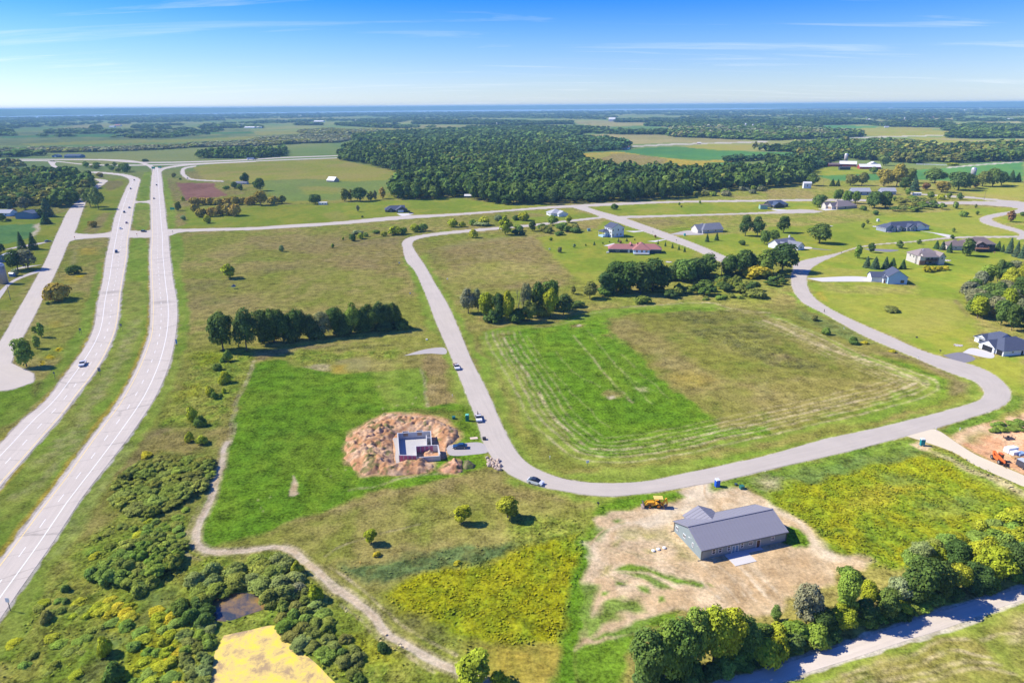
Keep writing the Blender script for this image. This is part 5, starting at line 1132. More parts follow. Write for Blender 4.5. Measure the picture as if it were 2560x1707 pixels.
thicket(pts('D1', 1900, 380, 2120, 300, 2250, 420, 2300, 640, 2340, 800, 2250, 770, 2080, 660, 1990, 580, 1950, 500), 22, 'willow', ('wl', 'sm', 'ol', 'lt'), (1.5, 2.8), (3, 5), '%s willow bush on the east bank of the yellow pond', 'willow bushes east of the yellow pond', 10)
thicket(pts('D2', 0, 600, 120, 640, 180, 800, 120, 900, 0, 880), 7, 'willow', ('ol', 'yg', 'md'), (1.5, 2.5), (2.5, 4), '%s low bush between yellow pond and hay path', 'low bushes by the hay path', 12)
thicket(pts('D1', 1250, 560, 1450, 500, 1480, 620, 1440, 780, 1420, 960, 1280, 960), 18, 'willow', ('ol', 'wl', 'lt'), (1.1, 1.9), (2.5, 4), '%s reedy bush on the west bank of the yellow pond', 'reedy bushes west of the yellow pond', 13)
thicket(pts('D1', 620, 400, 760, 330, 930, 380, 900, 520, 740, 510), 12, 'shrub', ('yg', 'ye', 'lt'), (.8, 1.6), (2.4, 4), '%s bush in the goldenrod patch below the highway bank', 'bushes in the goldenrod patch', 14)
thicket(pts('D1', 880, 660, 1040, 420, 1240, 400, 1250, 620, 1240, 950, 880, 960), 26, 'shrub', ('yg', 'ye', 'lt', 'yg'), (.8, 1.7), (2.4, 4.2), '%s bush in the yellow brush west of the pond', 'bushes in the yellow brush', 15)
for x, yb, yt, w, c, lab in ((728, 705, 575, 105, 'yg', 'single bright bush in the grey-green grass left of the pond'), (795, 885, 758, 150, 'md', 'round dark green bush at the bottom left of the pond'), (458, 275, 222, 60, 'md', 'small bush near the highway bank, upper of two'), (457, 352, 315, 55, 'md', 'small bush near the highway bank, lower of two'),
                             (325, 470, 400, 90, 'ol', 'spreading olive bush nearest the highway sign'), (2170, 330, 215, 110, 'yg', 'bright yellow-green bush between pond willows and hay path'), (2050, 150, 50, 90, 'yg', 'bright bush at the top of the pond willows beside the hay path')):
    T('shrub', 'D1', x, yb, yt, w, c, lab)
T('shrub', 'D2', 280, 680, 620, 90, 'dk', 'small dark bush beside the lower hay path')
T('oval', 'D2', 905, 930, 700, 270, 'yg', 'large bright yellow-green bush at the foot of the hay path')
T('shrub', 'D2', 1085, 915, 815, 130, 'yg', 'bright bush right of the large one at the foot of the hay path')
T('oval', 'C2', 1060, 1170, 1030, 120, 'yg', 'small bright round tree in the meadow nearest the hay path')
T('oval', 'C2', 1898, 985, 808, 160, 'yg', 'bright round tree in the meadow, middle of three')
T('oval', 'C2', 2310, 930, 718, 215, 'yg', 'biggest bright round tree in the meadow nearest the road bend')
for x, y, lab in ((1110, 1285, 'goldenrod clump below the small bright tree'), (1855, 1365, 'goldenrod clump at the edge of the blue-green patch')): T('shrub', 'C2', x, y, y - 42, 75, 'ye', 'yellow ' + lab, parts=False)
T('shrub', 'C1', 1345, 375, 325, 120, 'ye', 'yellow and green bush at the mauve patch by the highway bank')
# clump on the north edge of the right block
CL = ((1950, 525, 298, 150, 'gg', 'oak'), (2040, 520, 300, 110, 'gg', 'oak'), (2120, 570, 322, 170, 'yg', 'oak'), (2230, 600, 325, 130, 'dk', 'oak'), (2310, 600, 292, 150, 'yg', 'oak'), (2180, 610, 480, 180, 'dk', 'shrub'))
for i, (x, yb, yt, w, c, k) in enumerate(CL):
    T(k, 'B2', x, yb, yt, w, c, ('pale half-bare tree at the west end of the mixed clump', 'grey thin tree second in the mixed clump', 'yellow-green tree third in the mixed clump', 'dark tree between two yellow ones in the mixed clump', 'taller yellow-green tree in the mixed clump', 'dark shrub at the foot of the yellow-green trees in the mixed clump')[i])
for i, (x, yb, yt, w, c, k) in enumerate(((130, 560, 215, 120, 'gg', 'oak'), (235, 540, 225, 130, 'dk', 'oak'), (350, 500, 172, 160, 'md', 'oak'), (350, 560, 275, 160, 'yg', 'oak'), (160, 600, 390, 150, 'ol', 'oak'), (470, 540, 350, 170, 'dk', 'oak'), (60, 605, 470, 190, 'dk', 'shrub'), (560, 350, 262, 60, 'ol', 'oval'), (715, 390, 235, 150, 'ol', 'oak'), (600, 470, 400, 150, 'md', 'shrub'), (250, 560, 430, 150, 'ol', 'shrub'))):
    T(k, 'B3', x, yb, yt, w, c, ('grey half-bare tree in the middle of the mixed clump', 'dark tree beside the grey one in the mixed clump', 'tallest green tree of the mixed clump', 'bright yellow tree in front of the tallest one', 'olive tree at the front of the mixed clump', 'dark round tree at the east end of the mixed clump', 'dark low shrub at the front of the mixed clump', 'small olive tree behind the mixed clump', 'spiky olive tree between the two clumps', 'green shrub beside the spiky olive tree', 'olive shrub at the foot of the yellow tree')[i])
T('bare', 'B3', 60, 560, 180, 120, 'gg', 'leafless grey tree poking out of the mixed clump', parts=False)
for i, (x, yb, yt, w) in enumerate(((870, 350, 110, 195), (960, 335, 40, 252), (1080, 340, 40, 264), (1180, 345, 10, 252), (1290, 325, 5, 229), (1370, 320, 70, 184))):
    T('oak', 'B3', x, yb, yt, w, 'dk', 'big dark oak of the dense grove north of the right block', 'big oaks of the dense grove')
T('shrub', 'B3', 850, 365, 300, 120, 'md', 'green shrub at the west foot of the dense oak grove')
T('shrub', 'B3', 1200, 435, 350, 160, 'sm', 'pale green shrub in front of the dense oak grove')
for x, yb, yt, w, c in ((1500, 220, 45, 120, 'dk'), (1580, 230, 0, 180, 'md'), (1700, 200, -10, 180, 'dk'), (1800, 190, -20, 150, 'md'), (2010, 190, -10, 150, 'dk'), (2120, 160, -60, 170, 'dk'), (2180, 150, -20, 120, 'gg'), (2310, 170, -60, 160, 'md')):
    T('oak', 'B3', x, yb, yt, w * 1.3, c, '%s tree in the belt behind the sumac mound' % {'dk': 'dark', 'md': 'mid green', 'gg': 'greyish'}[c], 'trees behind the sumac mound')
T('bare', 'B3', 1920, 190, -5, 160, 'gg', 'leafless grey tree behind the sumac mound', parts=False)
T('shrub', 'B3', 2250, 200, 68, 260, 'ye', 'yellow bush at the east end behind the sumac mound')
thicket(pts('B3', 1430, 390, 1500, 320, 1700, 270, 2000, 260, 2250, 280, 2300, 330, 2200, 340, 1900, 350, 1640, 380), 22, 'sumac', ('sm', 'md', 'dk'), (4.5, 6.5), (6, 9), '%s sumac bush on the mound at the north edge of the right block', 'sumac bushes on the mound', 16)
thicket(pts('B3', 1600, 425, 1800, 385, 2130, 365, 2150, 390, 1800, 410), 10, 'shrub', ('sm', 'lt'), (1.5, 2.4), (3, 4.5), '%s low shrub in the strip before the sumac mound', 'low shrubs before the sumac mound', 17)
T('shrub', 'B3', 2240, 375, 280, 190, 'sm', 'rounded green shrub right of the sumac mound')
thicket(pts('B4', 0, 310, 0, 220, 60, 150, 140, 180, 150, 260, 80, 310), 6, 'sumac', ('md', 'dk'), (3, 4.5), (5, 7), '%s shrub at the road bend under the big oak', 'shrubs at the road bend', 18)
T('oak', 'A4', 130, 1610, 1340, 270, 'dk', 'big dark oak overhanging the road bend')
T('shrub', 'B4', 780, 805, 735, 95, 'md', 'dark green bush in the rough strip along the curving road')
T('shrub', 'B4', 430, 595, 530, 70, 'ol', 'olive bush in the rough strip, upper one')
T('shrub', 'B4', 535, 720, 650, 80, 'lt', 'light green bush in the rough strip, lower one')
for x, y, lab in ((890, 805, 'yellow flowering clump beside the dark green bush'), (1145, 885, 'yellow flowering clump at the road shoulder')): T('shrub', 'B4', x, y, y - 28, 62, 'ye', lab, parts=False)
T('shrub', 'B4', 1120, 505, 450, 165, 'ol', 'dry olive weed clump in the middle of the triangular lawn', parts=False)
for x in (1450, 1510, 1570, 1630): T('shrub', 'B4', x, 148 - (x - 1450) * .12, 80, 75, 'ye', 'yellow flowering shrub in the bed below the tan house', 'yellow flowering shrubs in the bed', parts=False)
# wood at the right edge
thicket(pts('B4', 1810, 400, 1880, 520, 1960, 620, 2150, 690, 2400, 760, 2400, 180, 2250, 170, 2000, 260, 1880, 320), 34, 'oak', ('yg', 'lt', 'gg', 'md', 'dk', 'yg', 'gg'), (9, 15), (7, 11), '%s tree in the wood behind the white house with black garage doors', 'trees of the wood at the white house', 19)
# right lawn trees
for k, z, x, yb, yt, w, c, lab in (
    ('oak', 'A3', 2140, 1285, 1085, 120, 'dk', 'dark round tree with a bare stem beside the unfinished grey house'), ('oak', 'A3', 2250, 1292, 1105, 110, 'dk', 'dark oval tree second from the unfinished grey house'), ('oak', 'A3', 2315, 1360, 1210, 100, 'md', 'shaggy dark tree below the two oval ones'), ('oak', 'A4', 140, 1256, 1095, 125, 'dk', 'dark oval tree above the grey roofed white house'),
    ('oak', 'A4', 470, 1352, 1163, 200, 'md', 'round tree standing alone on the striped lawn'), ('oak', 'A4', 50, 1335, 1225, 110, 'md', 'green tree against the west wall of the grey roofed white house'), ('oval', 'A4', 820, 1490, 1355, 80, 'lt', 'young light tree by the road bend below the striped lawn'), ('oval', 'A4', 945, 1437, 1340, 68, 'dk', 'young dark oval tree beside the asphalt drive'),
    ('oval', 'A4', 1205, 1397, 1320, 72, 'md', 'round young tree between road and asphalt drive'), ('oval', 'A4', 1385, 1360, 1312, 48, 'md', 'small round tree at the road above the tan house'), ('oval', 'A4', 1690, 1312, 1270, 45, 'dk', 'small dark tree at the road junction'), ('oval', 'A4', 1825, 1468, 1292, 130, 'md', 'tall tree in front of the brown house with the wooden deck'),
    ('spruce', 'A4', 1545, 1402, 1325, 70, 'pn', 'left spruce of three above the tan house'), ('spruce', 'A4', 1600, 1412, 1328, 70, 'bl', 'middle spruce of three above the tan house'), ('spruce', 'A4', 1665, 1437, 1338, 65, 'pn', 'right spruce of three above the tan house'),
    ('spruce', 'B4', 905, 105, 0, 85, 'bl', 'first pine from the west in the row behind the blue-white house'), ('spruce', 'B4', 980, 118, 5, 105, 'bl', 'second pine from the west in the row behind the blue-white house'), ('spruce', 'B4', 1075, 118, 5, 85, 'bl', 'middle pine in the row behind the blue-white house'), ('spruce', 'B4', 1138, 118, 15, 90, 'pn', 'fourth pine from the west behind the blue-white house'), ('spruce', 'B4', 1235, 118, 30, 80, 'pn', 'last pine on the east behind the blue-white house'),
    ('spruce', 'A4', 2110, 1412, 1328, 65, 'pn', 'dark pine nearest the brown house with the deck'), ('spruce', 'A4', 2150, 1432, 1360, 50, 'pn', 'small pine right of the brown house'), ('spruce', 'A4', 2212, 1445, 1297, 85, 'bl', 'tallest pine right of the brown house'), ('spruce', 'A4', 2275, 1475, 1328, 90, 'bl', 'broad pine right of the tallest one'), ('spruce', 'A4', 2330, 1490, 1340, 80, 'bl', 'pine at the far right beside the broad one'),
    ('oval', 'A4', 2225, 1157, 1040, 85, 'rd', 'reddish young tree on the lawn inside the loop'), ('oval', 'A4', 2330, 1105, 1060, 45, 'md', 'small dark tree at the right inside the loop'), ('shrub', 'A4', 1715, 1033, 963, 65, 'lt', 'light bush left of the mauve strip'), ('oval', 'A4', 1905, 1030, 988, 32, 'ol', 'thin young tree on the mauve strip'),
    ('oval', 'A4', 1920, 1092, 1052, 36, 'md', 'tiny round tree on the lawn west of the loop'), ('shrub', 'A4', 1790, 1107, 1042, 85, 'lt', 'olive leafy bush on the lawn west of the loop'), ('oak', 'A4', 470, 1022, 888, 130, 'md', 'leafy tree beside the brown-roofed stone house'), ('oak', 'A4', 975, 1030, 850, 165, 'dk', 'big dark tree before the grey shed, western one'), ('oak', 'A4', 1075, 1025, 850, 130, 'dk', 'big dark tree before the grey shed, eastern one'),
    ('oval', 'A4', 1160, 967, 920, 42, 'md', 'small round tree right of the big dark pair'), ('oak', 'A4', 640, 965, 838, 90, 'md', 'green tree behind the brown-roofed stone house, western'), ('oak', 'A4', 725, 985, 850, 100, 'md', 'green tree behind the brown-roofed stone house, middle'), ('oak', 'A4', 800, 990, 868, 85, 'lt', 'lighter tree behind the brown-roofed stone house, eastern'), ('shrub', 'A4', 870, 1050, 995, 70, 'md', 'dark shrub right of the brown-roofed stone house'),
    ('shrub', 'A4', 980, 1092, 1045, 62, 'md', 'round dark shrub at the lawn corner by the utility cabinet'), ('oval', 'A4', 910, 1172, 1130, 35, 'ol', 'thin sapling near the utility cabinet'), ('oval', 'A4', 870, 1217, 1160, 36, 'md', 'slim sapling west of the long blue-grey house'), ('oval', 'A4', 1700, 1250, 1205, 40, 'lt', 'pale sapling right of the long blue-grey house'),
    ('oak', 'A4', 755, 822, 700, 120, 'ol', 'olive tree at the field edge, western'), ('oak', 'A4', 860, 822, 700, 110, 'ol', 'olive tree at the field edge, eastern'), ('oak', 'A4', 1060, 830, 645, 150, 'or', 'tawny tall tree above the grey shed, western'), ('oak', 'A4', 1180, 830, 622, 160, 'or', 'tawny tall tree above the grey shed, middle'), ('oak', 'A4', 1290, 800, 640, 130, 'ol', 'tawny tall tree above the grey shed, eastern'),
    ('oak', 'A4', 1255, 862, 742, 110, 'dk', 'dark tree left of the blue spruce'), ('spruce', 'A4', 1340, 872, 732, 100, 'bl', 'large blue spruce among the farmyard trees'), ('oval', 'A4', 1445, 862, 790, 85, 'rd', 'maroon-leaved tree right of the blue spruce'), ('oak', 'A4', 1530, 800, 662, 200, 'md', 'broad green tree behind the yellowing maple'), ('oak', 'A4', 1590, 885, 765, 150, 'or', 'maple turning yellow on top'),
    ('oak', 'A4', 1745, 865, 668, 210, 'dk', 'largest dark tree right of the yellowing maple'), ('oak', 'A4', 1855, 850, 720, 120, 'md', 'green tree in front of the small silo'), ('oval', 'A4', 1900, 842, 780, 70, 'rd', 'maroon tree below the small silo'), ('oak', 'A4', 1965, 832, 690, 140, 'ol', 'brownish tree right of the small silo'), ('oak', 'A4', 2060, 832, 655, 150, 'md', 'tall green tree second right of the small silo'),
    ('oak', 'A4', 2140, 822, 695, 130, 'dk', 'dark tree third right of the small silo'), ('spruce', 'A4', 2230, 792, 680, 90, 'dk', 'dark conifer near the end of the farmyard trees'), ('spruce', 'A4', 2290, 792, 700, 80, 'dk', 'last dark conifer at the end of the farmyard trees'), ('oak', 'A4', 1060, 640, 540, 100, 'wl', 'pale willow beside the red farm building'), ('oak', 'A4', 965, 715, 650, 85, 'md', 'round tree in front of the red farm building'),
    ('oval', 'A4', 1450, 592, 525, 62, 'ye', 'yellow tree at the edge of the far wood'), ('oval', 'A4', 1280, 912, 840, 60, 'lt', 'light tree beside the white camper'), ('oval', 'A4', 1490, 942, 870, 65, 'lt', 'light young tree by the county road, western'), ('shrub', 'A4', 1590, 952, 888, 90, 'yg', 'bright bush by the county road'), ('oval', 'A4', 1660, 942, 885, 55, 'yg', 'bright young tree by the county road'), ('oval', 'A4', 1758, 955, 880, 62, 'md', 'round dark tree by the county road'),
    ('oak', 'A4', 405, 825, 712, 120, 'md', 'tree above the white trailer at the wood edge'), ('spruce', 'A4', 590, 828, 760, 70, 'dk', 'dark pine at the wood edge, western'), ('spruce', 'A4', 640, 828, 762, 60, 'dk', 'dark pine at the wood edge, eastern'), ('shrub', 'A4', 1690, 640, 610, 110, 'yg', 'bright hedge bush before the white fence', ),
    ('shrub', 'A3', 940, 1042, 975, 62, 'dk', 'dark bush on the strip between the two streets'), ('oval', 'A3', 1535, 1005, 973, 26, 'lt', 'sapling on the lawn strip, western'), ('shrub', 'A3', 1553, 1022, 1000, 24, 'ol', 'tiny shrub on the lawn strip'), ('oval', 'A3', 1725, 990, 958, 26, 'lt', 'sapling on the lawn strip, eastern'), ('shrub', 'A3', 110, 1142, 1058, 125, 'yg', 'bright bush left of the small pale house'), ('shrub', 'A3', 40, 1140, 1080, 80, 'md', 'dark bush left of the bright one by the small pale house'),
    ('oval', 'A3', 190, 1240, 1140, 75, 'dk', 'dark upright tree at the west end of the house thicket'), ('oak', 'A3', 375, 1190, 1095, 110, 'lt', 'light tree in the thicket beside the small pale house'), ('oval', 'A3', 518, 1165, 1092, 72, 'yg', 'bright round tree by the small pale house'), ('spruce', 'A3', 978, 1342, 1303, 28, 'bl', 'small blue spruce behind the red-roofed house'), ('shrub', 'A3', 992, 1352, 1322, 32, 'rd', 'dark red shrub beside the small blue spruce'),
    ('spruce', 'A3', 1053, 1336, 1305, 28, 'bl', 'small spruce below the white two-storey house'), ('shrub', 'A3', 1127, 1326, 1306, 18, 'md', 'tiny shrub below the white two-storey house'), ('spruce', 'A3', 755, 1370, 1334, 28, 'pn', 'small spruce left of the red-roofed house'), ('shrub', 'A3', 832, 1360, 1340, 16, 'md', 'tiny shrub left of the red-roofed house'), ('shrub', 'A3', 895, 1345, 1330, 16, 'md', 'tiny shrub above the oval concrete pad'),
    ('shrub', 'A3', 675, 1378, 1356, 18, 'md', 'small round shrub on the back lawn'), ('shrub', 'A3', 570, 1392, 1352, 32, 'sg', 'silvery shrub on the back lawn'), ('shrub', 'A3', 440, 1437, 1372, 50, 'gg', 'ragged grey-green bush on the back lawn'), ('shrub', 'A3', 357, 1327, 1290, 34, 'lt', 'light bush on the back lawn beside the field edge'),
    ('oval', 'A3', 1315, 1302, 1272, 26, 'rd', 'reddish sapling by the street junction'), ('spruce', 'A3', 1340, 1362, 1320, 20, 'pn', 'first small conifer from the drive of the red-roofed house'), ('spruce', 'A3', 1407, 1381, 1335, 25, 'pn', 'second small conifer along the street'), ('spruce', 'A3', 1472, 1397, 1353, 30, 'pn', 'third small conifer along the street'), ('spruce', 'A3', 1531, 1413, 1368, 30, 'pn', 'fourth small conifer along the street'), ('spruce', 'A3', 1584, 1432, 1384, 26, 'pn', 'fifth small conifer along the street'),
    ('spruce', 'A3', 1790, 1338, 1263, 50, 'pn', 'spruce in front of the unfinished grey house, western'), ('spruce', 'A3', 1878, 1326, 1252, 55, 'pn', 'spruce in front of the unfinished grey house, eastern'), ('shrub', 'A3', 2112, 1368, 1318, 70, 'dk', 'dark low bush above the tree belt'),
    ('oak', 'A2', 545, 992, 888, 120, 'dk', 'round dark tree beside the white camper trailer'), ('oval', 'A2', 815, 968, 840, 95, 'ol', 'olive tree with two stems in the field row'), ('oval', 'A2', 872, 962, 848, 60, 'ol', 'slim olive tree in the field row'), ('oak', 'A2', 955, 968, 832, 140, 'dk', 'biggest dark tree of the field row'), ('oval', 'A2', 1055, 962, 868, 80, 'ol', 'greyish tree right of the biggest in the field row'), ('oval', 'A2', 1095, 955, 858, 40, 'gg', 'thin pale tree in the field row'), ('oval', 'A2', 1163, 945, 825, 70, 'or', 'tawny slim tree at the east end of the field row'),
    ('oak', 'A2', 40, 872, 748, 95, 'dk', 'dark tree at the edge of the pale field'), ('oak', 'A2', 45, 1005, 868, 130, 'or', 'yellowing tree at the end of the hedge'), ('shrub', 'A2', 165, 992, 900, 110, 'or', 'yellowing bush right of the hedge, western'), ('shrub', 'A2', 240, 987, 903, 80, 'ol', 'olive bush right of the hedge, eastern'),
    ('shrub', 'A2', 880, 1332, 1260, 72, 'md', 'green bush at the west end of the meadow bushes'), ('shrub', 'A2', 960, 1312, 1240, 66, 'yg', 'bright bush second in the meadow bushes'), ('shrub', 'A2', 803, 1322, 1290, 28, 'yg', 'tiny bright bush west of the meadow bushes'), ('shrub', 'A2', 1010, 1292, 1240, 50, 'lt', 'light bush third in the meadow bushes'), ('shrub', 'A2', 1175, 1288, 1228, 60, 'yg', 'small bright bush beside the large pair'), ('shrub', 'A2', 1275, 1275, 1188, 150, 'yg', 'large bright bush in the middle of the meadow bushes'), ('shrub', 'A2', 1360, 1268, 1190, 80, 'lt', 'bush right of the large bright one'),
    ('shrub', 'A2', 1458, 1248, 1165, 95, 'yg', 'bright round bush, left of the touching pair'), ('shrub', 'A2', 1532, 1242, 1152, 100, 'lt', 'green round bush, right of the touching pair'), ('shrub', 'A2', 1100, 1262, 1228, 80, 'md', 'low dark bush behind the meadow bushes'), ('shrub', 'A2', 930, 1268, 1230, 120, 'sg', 'low blue-green brush behind the meadow bushes'), ('shrub', 'A2', 1808, 1202, 1118, 110, 'yg', 'bright bush above the road bend, western'), ('shrub', 'A2', 1895, 1202, 1140, 60, 'yg', 'bright small bush above the road bend'),
    ('shrub', 'A2', 1990, 1188, 1118, 70, 'lt', 'light bush above the road bend, middle'), ('shrub', 'A2', 2090, 1185, 1098, 120, 'yg', 'bright bush above the road bend, eastern'), ('shrub', 'A2', 2070, 1190, 1150, 160, 'sg', 'low silvery brush above the road bend'), ('shrub', 'A2', 2225, 1145, 1078, 90, 'sg', 'silvery bush left of the tall bright tree'), ('oval', 'A2', 2290, 1275, 1075, 125, 'yg', 'tall bright yellow-green tree inside the road bend'), ('shrub', 'A2', 1997, 1302, 1203, 82, 'yg', 'bright bush right beside the road inside the bend'),
    ('shrub', 'A2', 236, 1430, 1350, 48, 'sg', 'small grey-green bush alone in the big meadow'), ('shrub', 'A2', 705, 1397, 1350, 38, 'lt', 'small light bush alone in the big meadow'), ('oval', 'A2', 935, 1062, 998, 36, 'gg', 'thin pale sapling left of the dark house'), ('shrub', 'A2', 978, 1118, 1096, 26, 'dk', 'dark shrub in the yard of the dark house'),
    ('oak', 'A1', 830, 1018, 850, 110, 'wl', 'willow-like tree, left of the pair between the roads'), ('oak', 'A1', 905, 1038, 835, 130, 'wl', 'willow-like tree, right of the pair between the roads'), ('shrub', 'A1', 915, 747, 698, 60, 'or', 'tawny bush at the ramp'), ('spruce', 'A1', 205, 1412, 1243, 105, 'pn', 'dark spruce on the farm lawn, western'), ('spruce', 'A1', 310, 1407, 1250, 105, 'pn', 'dark spruce on the farm lawn, eastern'),
    ('oak', 'B1', 165, 128, -60, 190, 'dk', 'big dark farmyard tree beside the silo, western'), ('oak', 'B1', 260, 122, -70, 170, 'gg', 'big greyish farmyard tree beside the drive'), ('shrub', 'B1', 145, 180, 110, 65, 'sg', 'grey-green bush beside the white trailer'), ('oval', 'A1', 232, 1045, 918, 115, 'gg', 'pale grey-green tree behind the blue shed'), ('spruce', 'A1', 98, 1062, 963, 62, 'bl', 'blue spruce left of the blue shed'), ('shrub', 'A1', 128, 1078, 1028, 50, 'rd', 'reddish bush left of the blue shed'),
    ('spruce', 'A1', 440, 1110, 935, 130, 'bl', 'tall pine right of the blue shed'), ('oval', 'A1', 370, 1115, 1030, 70, 'dk', 'dark clipped tree right of the blue shed'), ('spruce', 'A1', 422, 1175, 1075, 120, 'pn', 'low broad pine in front of the tall one'), ('oval', 'A1', 25, 1152, 1068, 70, 'dk', 'dark tree at the far left beside the pale house'), ('shrub', 'A1', 78, 1147, 1122, 50, 'dk', 'dark low shrub by the pale house'), ('oak', 'A1', 10, 1450, 1350, 90, 'dk', 'dark tree at the left edge by the field lane'),
    ('shrub', 'A1', 845, 1205, 1140, 85, 'or', 'straggly brown bush in the strip by the crossroads'), ('shrub', 'A1', 1680, 962, 912, 38, 'yg', 'small bright bush by the plowed field'), ('shrub', 'A1', 1640, 1050, 960, 60, 'ol', 'olive bush behind the green road sign'), ('shrub', 'A1', 1685, 1140, 1090, 55, 'sg', 'silvery bush in the brown patch'), ('shrub', 'A1', 1900, 1168, 1092, 75, 'yg', 'bright bush in front of the yellowing hedge'),
    ('oak', 'A1', 2250, 805, 705, 75, 'dk', 'dark tree by the flat roofed farmhouse'), ('shrub', 'A1', 2150, 850, 780, 60, 'md', 'dark shrub before the flat roofed farmhouse, left'), ('shrub', 'A1', 2205, 865, 800, 60, 'md', 'dark shrub before the flat roofed farmhouse, right'), ('shrub', 'A1', 2080, 858, 815, 60, 'lt', 'light shrub by the plowed field'), ('oak', 'A1', 2345, 850, 775, 60, 'dk', 'dark tree right of the flat roofed farmhouse'), ('shrub', 'A1', 1335, 605, 570, 60, 'dk', 'dark bush beside the slip road fork'),
    ('shrub', 'A1', 1600, 748, 700, 45, 'ol', 'olive bush by the service lane, western'), ('shrub', 'A1', 1655, 772, 745, 25, 'md', 'small bush by the service lane'), ('shrub', 'A1', 1160, 700, 590, 90, 'md', 'tall bush at the end of the ramp thicket')):
    T(k, z, x, yb, yt, w, c, lab)
for x, yb, yt, w in ((1790, 1005, 920, 100), (1860, 1000, 925, 100), (1935, 1000, 925, 100), (2010, 1000, 922, 100), (2085, 1000, 918, 100), (2150, 1000, 912, 100), (2230, 995, 925, 90), (2310, 1000, 898, 110)):
    T('shrub', 'A1', x, yb, yt, w, 'or', 'yellowing bush in the back row of the hedge by the plowed field', 'bushes of the yellowing hedge')
for x, yb, yt, w in ((1790, 1060, 985, 90), (1850, 1110, 1010, 120), (1950, 1105, 1000, 120), (2030, 1095, 990, 110), (2100, 1095, 975, 120), (2165, 1100, 965, 130)):
    T('shrub', 'A1', x, yb, yt, w, 'or', 'rounded yellowing bush in the front row of the hedge', 'front bushes of the yellowing hedge')
thicket(pts('A4', 1070, 1020, 1220, 950, 1400, 950, 1580, 1000, 1620, 1040, 1560, 1070, 1300, 1075, 1100, 1055), 24, 'sumac', ('sm', 'ol', 'lt', 'md'), (4, 7), (8, 13), '%s bush in the thicket between the two house lots', 'bushes of the house lot thicket', 20)
thicket(pts('A3', 220, 1290, 240, 1230, 300, 1200, 480, 1195, 640, 1240, 560, 1265, 400, 1290), 14, 'shrub', ('ol', 'md', 'lt'), (4, 6.5), (6, 9), '%s bush in the thicket left of the white two-storey house', 'bushes of the house thicket', 21)
thicket(pts('A3', 0, 1280, 0, 1200, 100, 1230, 160, 1280), 6, 'shrub', ('md', 'dk', 'lt'), (3, 5), (5, 8), '%s bush at the west end of the house thicket', 'bushes west of the house thicket', 22)
thicket(pts('A1', 770, 655, 860, 640, 1080, 650, 1200, 690, 1130, 705, 850, 690), 14, 'oak', ('md', 'ol', 'lt'), (6, 11), (8, 13), '%s tree in the small wood inside the ramp', 'trees inside the ramp', 23)
thicket(pts('A3', 1640, 935, 2000, 925, 2350, 880, 2350, 850, 2000, 880, 1640, 900), 18, 'shrub', ('gg', 'ol', 'gg', 'lt'), (5, 9), (8, 13), '%s brush at the edge of the wood beyond the long street', 'brush at the wood edge', 24)
# belt along the gravel road
for i, (z, x, yb, yt, w, c, k) in enumerate((
    ('D2', 2110, 925, 500, 330, 'md', 'oak'), ('D2', 2230, 900, 470, 300, 'lt', 'oak'), ('D2', 2330, 890, 420, 300, 'md', 'oak'), ('D3', 90, 860, 370, 330, 'lt', 'oak'), ('D3', 210, 850, 350, 300, 'yg', 'oak'), ('D3', 320, 830, 375, 280, 'yg', 'oak'), ('D3', 420, 800, 430, 240, 'md', 'oak'), ('D3', 530, 745, 480, 200, 'md', 'oak'),
    ('D3', 850, 590, 215, 260, 'gg', 'oak'), ('D3', 960, 640, 380, 220, 'dk', 'oak'), ('D3', 1110, 560, 115, 220, 'lt', 'oak'), ('D3', 1090, 620, 350, 200, 'yg', 'oak'), ('D3', 1270, 480, 185, 170, 'yg', 'oak'), ('D3', 1250, 570, 330, 220, 'dk', 'oak'), ('D3', 1400, 530, 240, 230, 'md', 'oak'), ('D3', 1500, 500, 340, 170, 'yg', 'oak'), ('D3', 1620, 440, 30, 330, 'dk', 'oak'), ('D3', 1480, 440, 160, 200, 'sg', 'oak'), ('D3', 1750, 410, 60, 260, 'dk', 'oak'),
    ('D3', 1890, 350, 80, 200, 'yg', 'oak'), ('D3', 2000, 340, 60, 250, 'dk', 'oak'), ('D3', 2130, 290, -60, 300, 'yg', 'oak'), ('D3', 1880, 200, -80, 220, 'dk', 'oak'), ('D3', 2250, 240, -60, 250, 'dk', 'oak'), ('D3', 2400, 200, -130, 300, 'dk', 'oak'), ('D3', 2060, 220, -110, 260, 'yg', 'oak'), ('D3', 2300, 130, -170, 260, 'yg', 'oak'), ('D3', 2200, 60, -140, 200, 'lt', 'oak'), ('D3', 1640, 140, -70, 180, 'sg', 'oak'), ('D3', 640, 560, 372, 90, 'md', 'oval'), ('D3', 745, 610, 480, 140, 'yg', 'shrub'))):
    T(k, z, x, yb - 88 if z == 'D3' and yb > 120 else yb, yt, w * .9, c, '%s tree in the belt along the gravel road%s' % ({'md': 'mid green', 'lt': 'light green', 'yg': 'yellow-green', 'gg': 'grey-green', 'dk': 'dark', 'sg': 'silvery'}[c], '' if k == 'oak' else ', small and standing in the gap'), 'trees of the gravel road belt')
thicket(pts('D3', 270, 840, 560, 730, 980, 615, 1540, 435, 1940, 305, 2300, 200, 2300, 165, 1900, 275, 1500, 405, 950, 585, 560, 700, 250, 820), 34, 'shrub', ('dk', 'md', 'sm', 'lt'), (1.6, 3.2), (3.5, 6), '%s undergrowth bush along the gravel road', 'undergrowth along the gravel road', 25)
